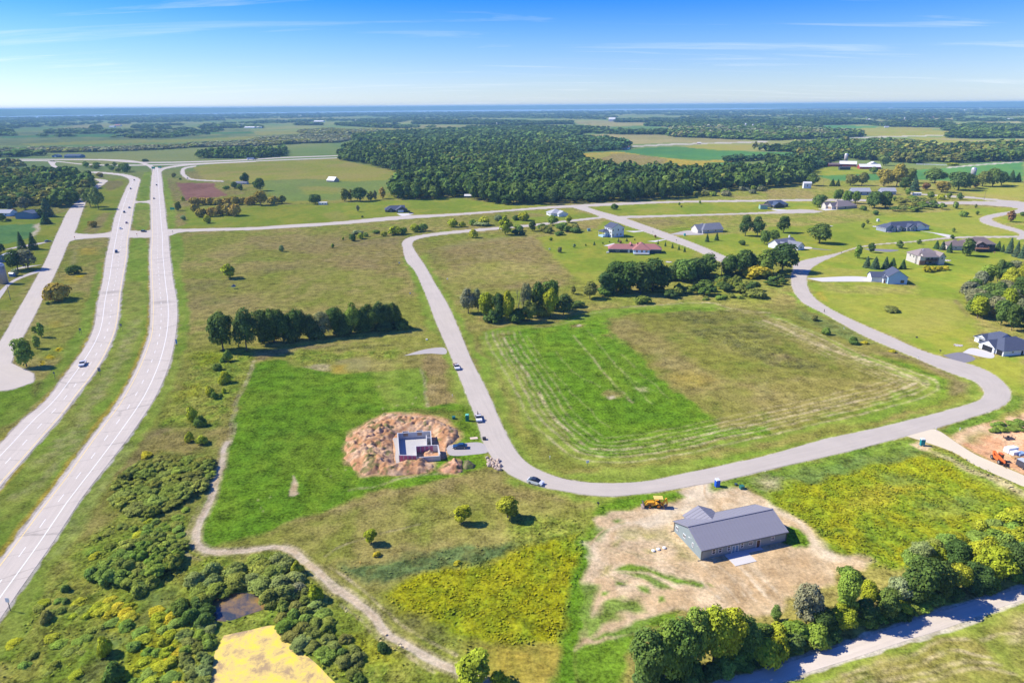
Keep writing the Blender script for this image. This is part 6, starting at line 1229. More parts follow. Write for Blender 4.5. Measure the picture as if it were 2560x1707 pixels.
thicket(pts('C4', 1300, 1330, 1500, 1230, 1700, 1130, 2100, 1000, 2350, 900, 2350, 1050, 1900, 1150, 1500, 1330), 14, 'shrub', ('yg', 'lt', 'sm'), (2, 3.5), (4, 7), '%s bush at the foot of the goldenrod field', 'bushes at the foot of the goldenrod field', 26)
T('shrub', 'C4', 740 + 0, 1480, 1385, 200, 'md', 'round green bush at the bare end of the shed yard')
thicket(pts('B3', 840, 355, 1380, 330, 1390, 300, 840, 330), 9, 'shrub', ('dk', 'md'), (2.5, 4), (6, 9), '%s undergrowth bush below the dense oak grove', 'undergrowth of the oak grove', 28)
thicket(pts('B3', 1450, 230, 1800, 215, 2330, 190, 2330, 160, 1800, 185, 1450, 200), 14, 'shrub', ('dk', 'md'), (2.5, 4.5), (6, 9), '%s undergrowth bush below the tree belt', 'undergrowth of the tree belt', 29)
thicket(pts('D2', 2040, 940, 2060, 880, 2352, 850, 'D3', 200, 800, 560, 690, 560, 730, 200, 880, 60, 930), 16, 'shrub', ('md', 'lt', 'dk'), (2.2, 4), (4, 6), '%s undergrowth bush at the foot of the big leafy cluster', 'undergrowth of the leafy cluster', 30)
thicket(pts('D3', 500, 740, 600, 640, 800, 560, 1000, 520, 1000, 620, 760, 680, 560, 760), 9, 'shrub', ('md', 'lt', 'yg'), (3.5, 6), (4.5, 6.5), '%s tall bush filling the gap in the gravel road belt', 'tall bushes of the belt gap', 33)
# green mound by the building site
thicket(pts('C4', 2060, 150, 2080, 90, 2200, 50, 2350, 60, 2350, 120, 2200, 130), 8, 'shrub', ('lt', 'lt'), (1.2, 1.8), (3, 4.5), '%s weed bush heaped beside the building site', 'weed bushes beside the building site', 27)

# ------------------------------------------------------------------ woods
WOODS = [   # (base polygon, height, spacing, tones, name)
 (pts('A2', 772, 592, 950, 618, 1180, 674, 1330, 705, 1425, 722, 1330, 765, 1250, 835, 1235, 945, 1500, 955, 1900, 930, 2010, 965, 2100, 985, 2350, 1005, 'A3', 0, 1008, 300, 1000, 700, 980, 1200, 960, 1650, 935, 1640, 890, 2000, 870, 2350, 845, 'A4', 150, 835, 340, 800, 380, 700, 360, 660, 200, 640, 0, 640, 'A3', 2350, 700, 1850, 715, 1500, 700, 1100, 725, 820, 700, 660, 620, 560, 520, 400, 440, 200, 425, 0, 430, 'A2', 2000, 440, 1300, 468, 900, 470, 770, 540), 19, 10.5, ('dk', 'dk', 'dk', 'md', 'dk', 'md', 'ol'), 'main'),
 (pts('A1', -300, 1010, 0, 1030, 330, 1000, 530, 1030, 640, 1015, 760, 930, 850, 865, 850, 815, 780, 775, 640, 740, 400, 730, 0, 735, -300, 740), 16, 9.5, ('dk', 'dk', 'md', 'ol', 'dk'), 'left'),
 (pts('A1', 1800, 575, 2350, 575, 'A2', 270, 552, 268, 500, 0, 520, 'A1', 1900, 535), 15, 10, ('dk', 'md', 'dk'), 'belt'),
 (pts('A1', -300, 660, 100, 650, 260, 672, 200, 640, 0, 628, -300, 630), 14, 11, ('md', 'ol'), 'belt'),
 (pts('A4', 480, 640, 560, 655, 800, 620, 1000, 600, 1400, 630, 1430, 600, 1640, 620, 1900, 610, 2350, 600, 2450, 590, 2450, 470, 2000, 470, 1600, 480, 1300, 450, 1000, 450, 700, 440, 400, 460, 0, 500, 'A3', 2200, 505, 2350, 512, 'A4', 250, 515, 250, 560, 380, 600), 16, 12, ('dk', 'md', 'dk', 'ol', 'dk', 'dk'), 'hill'),
 (pts('A4', 0, 660, 340, 690, 560, 640, 480, 600, 250, 575, 0, 590, 'A3', 1960, 612, 1960, 600, 2350, 580, 2350, 640), 13, 9.5, ('dk', 'pn', 'dk'), 'pine'),
 (pts('A3', 470, 470, 620, 520, 680, 515, 1000, 500, 1090, 478, 1000, 450, 850, 420, 600, 410, 500, 420), 17, 12, ('dk', 'pn', 'dk'), 'farm'),
 (pts('A3', -50, 420, 0, 430, 400, 420, 620, 370, 640, 345, 880, 330, 880, 318, 500, 300, 0, 300, 'A2', 2000, 300, 1700, 330, 1300, 345, 900, 385, 900, 430, 1500, 440, 2350, 420), 17, 16, ('dk', 'dk', 'md'), 'far'),
 (pts('A3', 910, 355, 1430, 358, 1420, 338, 1000, 335), 15, 15, ('dk', 'pn'), 'far'),
 (pts('A3', 1440, 375, 1500, 380, 2350, 412, 'A4', 500, 395, 860, 378, 850, 350, 500, 340, 0, 310, 'A3', 2350, 300, 1450, 320), 18, 16, ('dk', 'md', 'gg', 'dk'), 'far'),
 (pts('A4', 0, 275, 300, 275, 860, 262, 1060, 280, 1100, 285, 1650, 295, 1680, 270, 1500, 255, 1000, 260, 880, 240, 500, 215, 0, 225), 16, 20, ('dk', 'md'), 'far'),
 (pts('A4', 1600, 320, 1760, 330, 2450, 320, 2450, 290, 2000, 280, 1700, 290), 16, 17, ('dk', 'md'), 'far'),
 (pts('A4', 1640, 385, 1850, 395, 2450, 388, 2450, 360, 1800, 350, 1650, 365), 16, 15, ('dk', 'md'), 'far'),
 (pts('A1', -300, 530, 0, 530, 900, 515, 1400, 500, 1800, 475, 2350, 465, 'A2', 400, 440, 760, 430, 900, 400, 860, 370, 500, 362, 0, 400, 'A1', 2350, 415, 1700, 455, 1000, 485, 0, 505, -300, 505), 9, 13, ('gg', 'gg', 'ol'), 'marsh'),
 (pts('A2', 370, 335, 500, 350, 900, 350, 1300, 340, 1100, 320, 860, 320, 700, 305, 480, 318), 9, 15, ('gg', 'ol', 'gg'), 'marsh'),
 (pts('A1', -300, 368, 140, 368, 150, 350, 0, 335, -300, 335), 15, 20, ('dk', 'md'), 'far'), (pts('A1', 420, 350, 950, 335, 940, 318, 600, 322, 430, 335), 13, 18, ('dk', 'md'), 'far'),
 (pts('A1', 840, 298, 920, 296, 930, 286, 850, 286), 14, 18, ('dk',), 'far'), (pts('A1', 1210, 300, 1390, 302, 1390, 288, 1220, 288), 14, 18, ('dk',), 'far'), (pts('A1', 1440, 308, 1570, 308, 1560, 295, 1450, 295), 14, 18, ('dk',), 'far'), (pts('A1', 1640, 322, 1700, 322, 1690, 310, 1650, 310), 14, 20, ('dk',), 'far'),
 (pts('A1', 1810, 298, 2000, 300, 2350, 292, 'A2', 60, 300, 60, 285, 0, 282, 'A1', 2350, 276, 1900, 284), 14, 20, ('dk', 'md'), 'far'), (pts('A1', 1030, 260, 1180, 258, 1190, 250, 1040, 250), 14, 22, ('dk',), 'far'),
 (pts('A2', 350, 272, 610, 272, 600, 260, 380, 260), 14, 20, ('dk',), 'far'), (pts('A2', 730, 272, 1100, 295, 1300, 296, 1280, 280, 900, 268, 760, 262), 14, 18, ('dk', 'md'), 'far'), (pts('A2', 1430, 262, 1800, 262, 2350, 270, 'A3', 560, 262, 560, 248, 0, 240, 'A2', 1900, 244, 1500, 244), 15, 22, ('dk', 'dk'), 'far'),
 (pts('A3', 940, 245, 1450, 245, 2100, 270, 'A4', 0, 235, 0, 215, 'A3', 2000, 232, 1400, 226, 950, 232), 15, 22, ('dk', 'dk', 'md'), 'far'), (pts('A3', 1220, 278, 1450, 285, 2000, 300, 2350, 290, 2350, 270, 1700, 262, 1240, 262), 15, 18, ('dk', 'md'), 'far'),
]
def wood_trees():
    FARM = pts('A4', 540, 720, 545, 610, 660, 590, 690, 570, 740, 570, 800, 590, 1050, 600, 1040, 720)
    rs = np.random.RandomState(77)
    near, mass = [], []
    for poly, h, sp, tones, nm in WOODS:
        lo, hi = poly.min(0), poly.max(0)
        nx, ny = int((hi[0] - lo[0]) / sp) + 2, int((hi[1] - lo[1]) / sp) + 2
        gx, gy = np.meshgrid(np.arange(nx), np.arange(ny))
        P = np.c_[lo[0] + (gx.ravel() + rs.uniform(-.38, .38, gx.size)) * sp, lo[1] + (gy.ravel() + rs.uniform(-.38, .38, gx.size)) * sp]
        P = P[inside(P, poly)]
        P = P[~inside(P, FARM)]
        for x, y in P:
            d = math.hypot(x, y)
            if abs(math.atan2(x, y)) > math.radians(41): continue
            (near if d < 1000 and nm in ('main', 'left') else mass).append((d, x, y, h * rs.uniform(.62, 1.08) * (.75 + .6 * vnoise(np.array([x / 70]), np.array([y / 70]), 3)[0]), sp * rs.uniform(1.0, 1.7), tones[int(np.clip(len(tones) * (vnoise(np.array([x / 90]), np.array([y / 90]), 9)[0] * .75 + rs.rand() * .25), 0, len(tones) - 1))], nm))
    # scattered far groves and hedgerows on the plain
    n = 26000
    r = 1900 * np.exp(rs.rand(n) * math.log(12500 / 1900)); a = rs.uniform(-.72, .72, n)
    x, y = r * np.sin(a), r * np.cos(a)
    f = fbm(x / 420, y / 700, 3, 8) + .35 * np.clip((r - 4200) / 5000, 0, 1) - .10 * (fbm(x / 3000, y / 5000, 2, 99) - .5)
    ok = f > .645
    ex = np.zeros(n, bool); Q = np.c_[x, y]
    for cov, poly, *_ in LAND:
        if _[3] is None and poly[:, 1].mean() > 1700 and cov not in ('marsh', 'farmland'): ex |= inside(Q, poly)
    lake = pts('S', -600, 303, 0, 295.5, 640, 283.5, 1280, 279, 1600, 277, 1900, 273, 2150, 267, 2300, 263.8, 1280, 268, 640, 275, 0, 282, -600, 290)
    ok &= ~ex & ~inside(Q, lake)
    for i in np.where(ok)[0]:
        big = 1 + r[i] / 7000
        mass.append((r[i], x[i], y[i], 13 * rs.uniform(.7, 1.2), 20 * big * rs.uniform(.8, 1.3), ('dk', 'dk', 'md')[i % 3], 'scatter'))
    near.sort()
    lab = {'main': '%s tree at the front of the great wood beyond the cross road', 'left': '%s tree at the front of the wood beside the frontage road'}
    word = {'dk': 'dark green', 'md': 'mid green', 'ol': 'olive', 'gg': 'greyish'}
    keep = near[:150]
    for d, X, Y, h, w, tn, nm in keep:
        plant_xy('wood', X, Y, h, w, tn, lab[nm] % word[tn], 'trees at the front of the great wood' if nm == 'main' else 'trees at the front of the wood by the frontage road')
    mass += near[150:]
    # everything behind is one mass: low-detail crowns joined into two meshes
    V, C, S = [], [], []
    tm = {}
    for key, n, size in (('a', 60, 3.1), ('b', 26, 4.6), ('c', 12, 6.5)):
        tm[key] = []
        for s in (31, 32, 33):
            q, P, Nn, sh = crown_points(s, 14, 11, 1.0, 9, n, 'round', .42)
            tm[key].append((leaf_quads(q, P, Nn, size, .35), sh))
    for d, X, Y, h, w, tn, nm in mass:
        v, sh = tm['a' if d < 1700 else 'b' if d < 3600 else 'c'][rs.randint(3)]
        ang = rs.uniform(0, 6.28); c, s = math.cos(ang), math.sin(ang)
        xy = v[:, :2] @ np.array([[c, s], [-s, c]]) * (w / 11)
        V.append(np.c_[xy[:, 0] + X, xy[:, 1] + Y, v[:, 2] * (h / 14)].astype(np.float32))
        t = np.array(TONE[tn]) * rs.uniform(.85, 1.15) * np.array([rs.uniform(.85, 1.15), 1, rs.uniform(.8, 1.2)])
        C.append(np.repeat(t[None, :], len(sh), 0)); S.append(sh)
    V = np.vstack(V); F = np.arange(len(V)).reshape(-1, 4)
    me = mesh_np('forest', V, F, LEAF_ATTR); attr_f(me, 'shade', np.concatenate(S)); attr_c(me, 'col', np.vstack(C), 'FACE')
    prop(link('forest', me), kind='stuff')
    print('forest mass', len(mass), 'quads', len(F), 'front', len(keep))
wood_trees()

# ------------------------------------------------------------------ tall weeds and grass clumps
def weeds():
    rs = np.random.RandomState(5)
    want = {'goldenrod': (2.2, .42, .55), 'yellowgreen': (1.8, .42, .55), 'scrub': (1.0, .42, .52), 'thicket': (.6, .6, .7), 'bluegreen': (.7, .4, .5), 'darkweed': (.4, .4, .5), 'verge_dark': (.3, .3, .5), 'yellow': (1.5, .7, .9), 'graybrush': (.1, .8, 1)}
    PV, PC = [], []
    for cov, poly, wob, soft, op, width in LAND:
        if width is not None or cov not in want: continue
        den, hh, sz = want[cov]
        c = poly.mean(0)
        dist = math.hypot(*c)
        if dist > 430: continue
        den *= op * min(1, (240 / dist) ** 2)
        area = .5 * abs(np.dot(poly[:, 0], np.roll(poly[:, 1], 1)) - np.dot(poly[:, 1], np.roll(poly[:, 0], 1)))
        n = int(min(area * den, 22000))
        lo, hi = poly.min(0), poly.max(0)
        Q = np.c_[rs.uniform(lo[0], hi[0], n * 3), rs.uniform(lo[1], hi[1], n * 3)]
        Q = Q[inside(Q, poly)][:n]
        clump = fbm(Q[:, 0] / 3.5, Q[:, 1] / 3.5, 3, 60)
        Q = Q[clump > (.36 if cov in ('goldenrod', 'yellowgreen') else .44)]
        for key, (L_, R_) in ROADS.items():
            E = ROAD_EDGE[key]
            if len(Q) and E[:, 1].min() < 450: Q = Q[~inside(Q, E)]
        for E in [v[0] for v in DRIVES.values()] + [POND_YELLOW, POND_DARK]:
            if len(Q): Q = Q[~inside(Q, E)]
        if not len(Q): continue
        n = len(Q)
        ia = np.clip(np.searchsorted(GROUND['az'], np.arctan2(Q[:, 0], Q[:, 1])), 0, len(GROUND['az']) - 1)
        ir = np.clip(np.searchsorted(GROUND['rng'], np.hypot(Q[:, 0], Q[:, 1])), 0, len(GROUND['rng']) - 1)
        cc = GROUND['col'][ir, ia] * rs.uniform(.88, 1.3, (n, 1)) * np.c_[rs.uniform(.92, 1.12, n), np.ones(n), np.ones(n)]
        for k in range(2):
            P3 = np.c_[Q + rs.uniform(-.25, .25, (n, 2)), hh * rs.uniform(.25, 1.0, n)]
            Nn = np.c_[rs.normal(-.12, .28, (n, 1)), rs.normal(0, .28, (n, 1)), np.full(n, 1.0)]
            PV.append(leaf_quads(rs, P3, Nn, sz * .72, .3)); PC.append(cc * rs.uniform(.85, 1.15, (n, 1)))
    V = np.vstack(PV); F = np.arange(len(V)).reshape(-1, 4)
    me = mesh_np('weeds', V, F, LEAF_ATTR); attr_f(me, 'shade', np.ones(len(F))); attr_c(me, 'col', np.vstack(PC), 'FACE')
    prop(link('weeds', me), kind='stuff')
    print('weeds quads', len(F))
weeds()

# ------------------------------------------------------------------ buildings
for k_, (x0_, y0_, x1_, w_) in {'R1': (1640, 1240, 2000, 2352), 'R4': (2420, 800, 2560, 1996), 'R5': (1500, 540, 1680, 2352), 'R6': (2160, 600, 2520, 2352), 'R7': (1930, 500, 2360, 2352),
                                'R3': (960, 1060, 1130, 2352), 'R2': (1580, 1190, 1720, 2195), 'R8': (0, 600, 160, 2091), 'R9': (2300, 1040, 2560, 2352)}.items():
    ZONES[k_] = (x0_, y0_, (x1_ - x0_) / w_)
WHITE = mat('white_trim', (.78, .78, .77), .6, vary=.04)
GLASS = mat('window_glass', (.035, .045, .06), .08, spec=.6, vary=.3, scale=.4)
def siding(name, c): return mat('siding_' + name, c, .75, vary=.04, scale=.7)
def shingle(name, c): return mat('shingle_' + name, c, .9, vary=.16, scale=2.2, bump=.3, spec=.15)
SID = {'sage': siding('sage', (.27, .325, .33)), 'white': siding('white', (.72, .74, .76)), 'lightblue': siding('lightblue', (.40, .59, .76)), 'tan': siding('tan', (.58, .54, .48)), 'greyblue': siding('greyblue', (.34, .37, .43)),
       'teal': siding('teal', (.055, .085, .105)), 'darkgreen': siding('darkgreen', (.065, .08, .075)), 'charcoal': siding('charcoal', (.06, .065, .075)), 'brown': siding('brown', (.085, .075, .075)), 'blue': siding('blue', (.10, .19, .33)),
       'red': siding('red', (.36, .07, .06)), 'cream': siding('cream', (.66, .62, .55)), 'stone': siding('stone', (.42, .36, .30)), 'brick': siding('brick', (.30, .16, .11)), 'grey': siding('grey', (.46, .47, .48)), 'sheath': siding('sheath', (.30, .48, .38))}
ROOF = {'metalgrey': mat('metal_roof', (.265, .26, .295), .5, .0, vary=.04, scale=.6), 'slate': shingle('slate', (.085, .10, .15)), 'taupe': shingle('taupe', (.27, .225, .215)), 'brown': shingle('brown', (.20, .155, .145)), 'red': shingle('red', (.38, .17, .155)),
        'grey': shingle('grey', (.20, .21, .25)), 'palegrey': shingle('palegrey', (.40, .41, .44)), 'white': mat('white_roof', (.75, .74, .72), .5, vary=.06), 'dark': shingle('dark', (.055, .065, .085)), 'navy': shingle('navy', (.075, .105, .17))}
CACHE = {}
def frame_mesh(w, h, mull, depth=.10):
    key = ('frame', round(w, 2), round(h, 2), mull)
    if key not in CACHE:
        t = .11; b = MB()
        b.box(-w / 2, w / 2, -depth, .02, 0, t).box(-w / 2, w / 2, -depth, .02, h - t, h)
        b.box(-w / 2, -w / 2 + t, -depth + .003, .02, t, h - t).box(w / 2 - t, w / 2, -depth + .003, .02, t, h - t)
        if mull == 'v': b.box(-t / 2, t / 2, -depth + .006, .02, t, h - t)
        if mull == 'h': b.box(-w / 2 + t, w / 2 - t, -depth + .006, .02, h / 2 - t / 2, h / 2 + t / 2)
        if mull == 'vv':
            for q in (-w / 6, w / 6): b.box(q - t / 2, q + t / 2, -depth + .006, .02, t, h - t)
        CACHE[key] = b.mesh('window_frame', WHITE)
    return CACHE[key]
def slab_mesh(name, w, h, m, d0=-.05, d1=.02, inset=0.0):
    key = (name, round(w, 2), round(h, 2), m.name, d0)
    if key not in CACHE: CACHE[key] = MB().box(-w / 2 + inset, w / 2 - inset, d0, d1, inset, h - inset).mesh(name, m)
    return CACHE[key]
FACE = {'front': (lambda w, u: (u, w[2]), 0), 'back': (lambda w, u: (u, w[3]), math.pi), 'left': (lambda w, u: (w[0], u), -math.pi / 2), 'right': (lambda w, u: (w[1], u), math.pi / 2)}
def window(root, wing, side, u, z, w=1.2, h=1.3, mull='v', framed=True):
    f, yaw = FACE[side]; x, y = f(wing, u)
    if framed:
        o = link('window', frame_mesh(w, h, mull), root, (x, y, z), yaw)
        link('pane', slab_mesh('pane', w, h, GLASS, -.04, .01, .10), o)
    else: link('window', slab_mesh('window', w, h, GLASS), root, (x, y, z), yaw)
def door(root, wing, side, u, w=1.0, h=2.1, m=None, z=0.0):
    f, yaw = FACE[side]; x, y = f(wing, u)
    o = link('door', slab_mesh('door', w, h, m or WHITE, -.05), root, (x, y, z), yaw)
    b = ('door_frame', w, h)
    if b not in CACHE: CACHE[b] = MB().box(-w / 2 - .1, -w / 2, -.08, .02, 0, h + .1).box(w / 2, w / 2 + .1, -.08, .02, 0, h + .1).box(-w / 2, w / 2, -.078, .02, h, h + .1).mesh('frame', WHITE)
    link('frame', CACHE[b], o)
def garage(root, wing, side, u, w=4.9, h=2.3, m=None):
    f, yaw = FACE[side]; x, y = f(wing, u); m = m or WHITE
    o = link('garage_door', slab_mesh('garage_door', w, h, m, -.03), root, (x, y, .02), yaw)
    key = ('gpanel', round(w, 2), round(h, 2), m.name)
    if key not in CACHE: CACHE[key] = MB().box(-w / 2 + .05, w / 2 - .05, -.08, -.03, .03, h / 4 - .03).mesh('panel', m)
    for i in range(4): link('panel', CACHE[key], o, (0, 0, i * h / 4))
def thick(verts, faces, t, base=None):
    """top skin -> closed slab of thickness t"""
    n = len(verts); V = [Vector(v) for v in verts] + [Vector(v) - Vector((0, 0, t)) for v in verts]
    F = [tuple(f) for f in faces] + [tuple(i + n for i in reversed(f)) for f in faces]
    edges = {}
    for f in faces:
        for i in range(len(f)):
            a, b = f[i], f[(i + 1) % len(f)]
            edges[(a, b)] = 1
    for a, b in edges:
        if (b, a) not in edges: F.append((b, a, a + n, b + n))
    return V, F
def wing(root, w, h, rise, ridge='x', hips=(False, False), wall=None, roof=None, ov=.45, z0=0.0, name='wall', trim=True):
    """one volume: walls and a gable or hipped roof over (x0,x1,y0,y1)"""
    x0, x1, y0, y1 = w
    sw = ridge == 'y'
    a0, a1, b0, b1 = (y0, y1, x0, x1) if sw else (x0, x1, y0, y1)         # a along the ridge, b across
    P = (lambda a, b, z: (b, a, z)) if sw else (lambda a, b, z: (a, b, z))
    bm_, hs_ = (b0 + b1) / 2, (b1 - b0) / 2
    drop = rise * ov / hs_
    m = MB()
    wv = [P(a, b, z) for z in (z0, h) for a in (a0, a1) for b in (b0, b1)]
    m.add(wv, [(0, 1, 3, 2), (4, 5, 7, 6), (0, 4, 6, 2), (1, 5, 7, 3), (0, 1, 5, 4), (2, 3, 7, 6)])
    for a, hip, s in ((a0, hips[0], 1), (a1, hips[1], -1)):
        if not hip and rise > 0: m.add([P(a, b0, h), P(a, b1, h), P(a, bm_, h + rise - .06), P(a + s * .15, b0, h), P(a + s * .15, b1, h), P(a + s * .15, bm_, h + rise - .06)], [(0, 1, 2), (3, 5, 4), (0, 2, 5, 3), (1, 4, 5, 2), (0, 3, 4, 1)])
    m.obj(name, wall, root)
    A0, A1, B0, B1, ze = a0 - ov, a1 + ov, b0 - ov, b1 + ov, h - drop + .10
    r0, r1 = (a0 + hs_ * .95 if hips[0] else A0), (a1 - hs_ * .95 if hips[1] else A1)
    if r0 > r1: r0 = r1 = (r0 + r1) / 2
    zr = h + rise + .10
    V = [P(A0, B0, ze), P(A1, B0, ze), P(A1, B1, ze), P(A0, B1, ze), P(r0, bm_, zr), P(r1, bm_, zr)]
    F = [(0, 1, 5, 4), (2, 3, 4, 5)]
    if hips[0]: F.append((3, 0, 4))
    if hips[1]: F.append((1, 2, 5))
    if sw: F = [tuple(reversed(f)) for f in F]
    V2, F2 = thick(V, F, .16)
    r = MB().add(V2, F2).obj('roof', roof, root)
    if trim:
        t = MB()
        for b, s in ((B0, 1), (B1, -1)):
            q0, q1 = sorted((b - s * .04, b + s * .10))
            vs = [P(a, q, z) for z in (ze - .36, ze - .162) for a in (A0 + .02, A1 - .02) for q in (q0, q1)]
            t.add(vs, [(0, 1, 3, 2), (4, 5, 7, 6), (0, 4, 6, 2), (1, 5, 7, 3), (0, 1, 5, 4), (2, 3, 7, 6)])
        t.obj('gutter', WHITE, root)
    return r
def site(zone, A, B=None, yaw=None):
    a = at(zone, *A)
    if B is not None: b = at(zone, *B); return a, math.atan2(b[1] - a[1], b[0] - a[0]), math.hypot(b[0] - a[0], b[1] - a[1])
    return a, math.radians(yaw or 0), 0
def house(name, label, cat, zone, A, B=None, yaw=None, group=None):
    a, y, L = site(zone, A, B, yaw)
    return empty(name, (a[0], a[1], 0), y, label, cat, group), L

# --- the long metal-roofed building in the bare yard
sh, L = house('long_building', 'long sage green building with grey metal roof on the bare dirt yard', 'building', 'R1', (735, 1045), (2110, 735))
W = (0, 23.3, 0, 12.0); RISE = 2.35; EH = 2.85
wing(sh, W, EH, RISE, 'x', wall=SID['sage'], roof=ROOF['metalgrey'], ov=.35, trim=False)
roof_main = [o for o in COL.objects if o.parent == sh and o.name.startswith('roof')][0]
bw = (3.6, 11.4, 8.0, 13.6)
wing(sh, bw, EH, 1.75, 'y', wall=SID['sage'], roof=ROOF['metalgrey'], ov=.35, trim=False, name='wall')
roof_wing = [o for o in COL.objects if o.parent == sh and o.name.startswith('roof')][-1]
def panels(roof_obj, a0, a1, bm_, half, h, rise, swap, ov=.35):
    sl = math.hypot(half + ov, rise * (half + ov) / half); ang = math.atan2(rise, half)
    n = int((a1 - a0 + 2 * ov) / .92)
    w_ = (a1 - a0 + 2 * ov) / n
    b = MB().box(-w_ / 2 + .012, w_ / 2 - .012, 0, sl - .02, .002, .022).box(-w_ / 2 + .012, -w_ / 2 + .075, .004, sl - .024, .022, .075)
    me = b.mesh('roof_panel', ROOF['metalgrey'])
    for side in (0, 1):
        for i in range(n):
            o = link('roof_panel', me, roof_obj)
            a = a0 - ov + (i + .5) * w_
            M = Matrix.Translation((a, bm_, h + rise + .10)) @ Matrix.Rotation(0 if side else math.pi, 4, 'Z') @ Matrix.Rotation(-ang, 4, 'X')
            if swap: M = Matrix.Translation((bm_, a, h + rise + .10)) @ Matrix.Rotation(math.pi / 2 + (0 if side else math.pi), 4, 'Z') @ Matrix.Rotation(-ang, 4, 'X')
            o.matrix_local = M
panels(roof_main, 0, 23.3, 6.0, 6.0, EH, RISE, False)
panels(roof_wing, 8.0, 13.6, 7.5, 3.9, EH, 1.75, True)
MB().box(-.4, 23.7, 5.82, 6.18, EH + RISE + .14, EH + RISE + .22).obj('ridge_cap', ROOF['metalgrey'], roof_main)
for f, w_, h_, m_ in ((.138, .95, 1.35, 'h'), (.213, .95, 1.35, 'h'), (.313, .85, 1.35, 'h'), (.468, .85, 1.35, 'h'), (.572, 1.15, 1.05, 'v'), (.836, .95, 1.05, 'v')): window(sh, W, 'front', f * 23.3, 1.0 if h_ > 1.1 else 1.2, w_, h_, m_)
for u, w_, h_, m_ in ((3.7, .65, 1.1, 'h'), (7.4, 1.15, 1.05, 'v'), (10.8, .95, 1.05, 'v')): window(sh, W, 'left', u, 1.15, w_, h_, m_)
BLUEDOOR = mat('patio_glass', (.16, .26, .36), .1, spec=.6, vary=.1)
f_, yw = FACE['front']
pd = link('patio_door', frame_mesh(1.9, 2.1, 'v'), sh, (.389 * 23.3, 0, .02)); link('pane', slab_mesh('pane', 1.9, 2.1, BLUEDOOR, -.04, .01, .10), pd)
door(sh, W, 'front', .665 * 23.3, .95, 2.05, mat('brown_door', (.10, .06, .045), .6))
for x, y in ((-.1, -.06), (23.4, -.06), (-.1, 12.06)):
    MB().box(x - .06, x + .06, y - .06, y + .06, .1, EH - .12).box(x - .9, x - .06, y - .05, y + .05, .1, .18).obj('downspout', mat('dark_metal', (.08, .085, .09), .5), sh)
gt = MB(); gt.box(-.38, 23.68, -.52, -.40, EH - .20, EH - .06).box(-.38, 23.68, 12.40, 12.52, EH - .20, EH - .06).obj('gutter', MATS['dark_metal'], sh)
MB().box(-.05, 0, 5.2, 5.7, 2.55, 2.75).box(-.05, 0, 4.6, 4.8, 2.9, 3.05).box(-.05, 0, 1.9, 2.0, 2.5, 2.6).obj('vent', WHITE, sh)
pa, py_, _ = site('R1', (735, 1045), (2110, 735))
pat = link('patio', MB().prism([(6.25, -4.4), (12.0, -4.4), (12.0, -1.15), (16.2, -1.15), (16.2, -.02), (6.25, -.02)], .0, .12, 'z').mesh('patio', PAVE['concrete']), None, (pa[0], pa[1], 0), py_)
prop(pat, kind='structure')
for i, (x, y) in enumerate(((1297, 1238), (1343, 1225), (1397, 1212))):
    X, Y = at('C3', x, y)
    e = empty('septic_lid', (X, Y, 0), 0, ('leftmost', 'middle', 'rightmost')[i] + ' of three white round lids beside the long sage building', 'septic lid', 'white septic lids')
    MB().tube((0, 0, -.1), (0, 0, .28), .42, .40, 16).obj('riser', WHITE, e); MB().tube((0, 0, .28), (0, 0, .40), .46, .30, 16).obj('lid', WHITE, e)

# --- houses of the subdivision
h, L = house('white_house', 'white house with dark slate roof and black garage doors at the road bend', 'house', 'R4', (1240, 1300), (1870, 1240))
BLACK = mat('black_door', (.022, .024, .03), .5)
wing(h, (0, 17, 0, 12), 2.6, 3.4, 'x', (True, True), SID['white'], ROOF['slate']); wing(h, (4.9, 17, 10, 19.2), 2.6, 3.3, 'y', (False, True), SID['white'], ROOF['slate'])
g = (-.7, 7, 3.9, 10.9); wing(h, g, 2.7, 2.2, 'x', (False, False), SID['white'], ROOF['slate']); wing(h, (4.7, 8, 13, 19.0), 2.6, 1.7, 'x', (False, False), SID['white'], ROOF['slate']); wing(h, (11, 17, -1.6, 6), 2.7, 2.2, 'y', (False, False), SID['white'], ROOF['slate'])
garage(h, g, 'left', 7.2, 4.9, 2.3, BLACK); garage(h, (0, 0, 0, 0), 'left', 1.9, 2.7, 2.3, BLACK); window(h, (4.7, 0, 0, 0), 'left', 15.6, .9, 2.2, 1.4, 'vv', False); window(h, (0, 17, 0, 0), 'front', 4.6, 1.1, 1.1, .9, 'v', True); door(h, (0, 0, 0, 0), 'front', 9.4, 1.1, 2.1, BLACK); window(h, (0, 0, -1.6, 0), 'front', 14, .9, 1.6, 1.4)
h, L = house('shade_tinted_house', 'white gabled house, blue shade painted into its siding, with navy roof and white garage below the pines', 'house', 'R6', (385, 720), (695, 730))
m_ = (0, 10.3, 0, 11); wing(h, m_, 4.6, 3.5, 'y', (False, False), SID['lightblue'], ROOF['slate']); g = (-7.6, 0, 4.6, 12); wing(h, g, 3.1, 2.3, 'x', (False, False), SID['white'], ROOF['slate']); wing(h, (-1.9, 1, 2.0, 6), 3.2, 1.6, 'x', (True, False), SID['white'], ROOF['slate'])  # white gable walls; the blue of their shade is put into the siding colour
window(h, m_, 'front', 7.7, .8, 1.9, 1.8, 'vv', False); garage(h, g, 'left', 8.2, 4.9, 2.3); door(h, (-1.9, 0, 2.0, 0), 'front', -1.1, .8, 2.0, mat('red_door', (.3, .08, .06), .6))
h, L = house('tan_house', 'tan two-level house with taupe roof and brick corner above the yellow flower bed', 'house', 'R6', (900, 410), yaw=2)
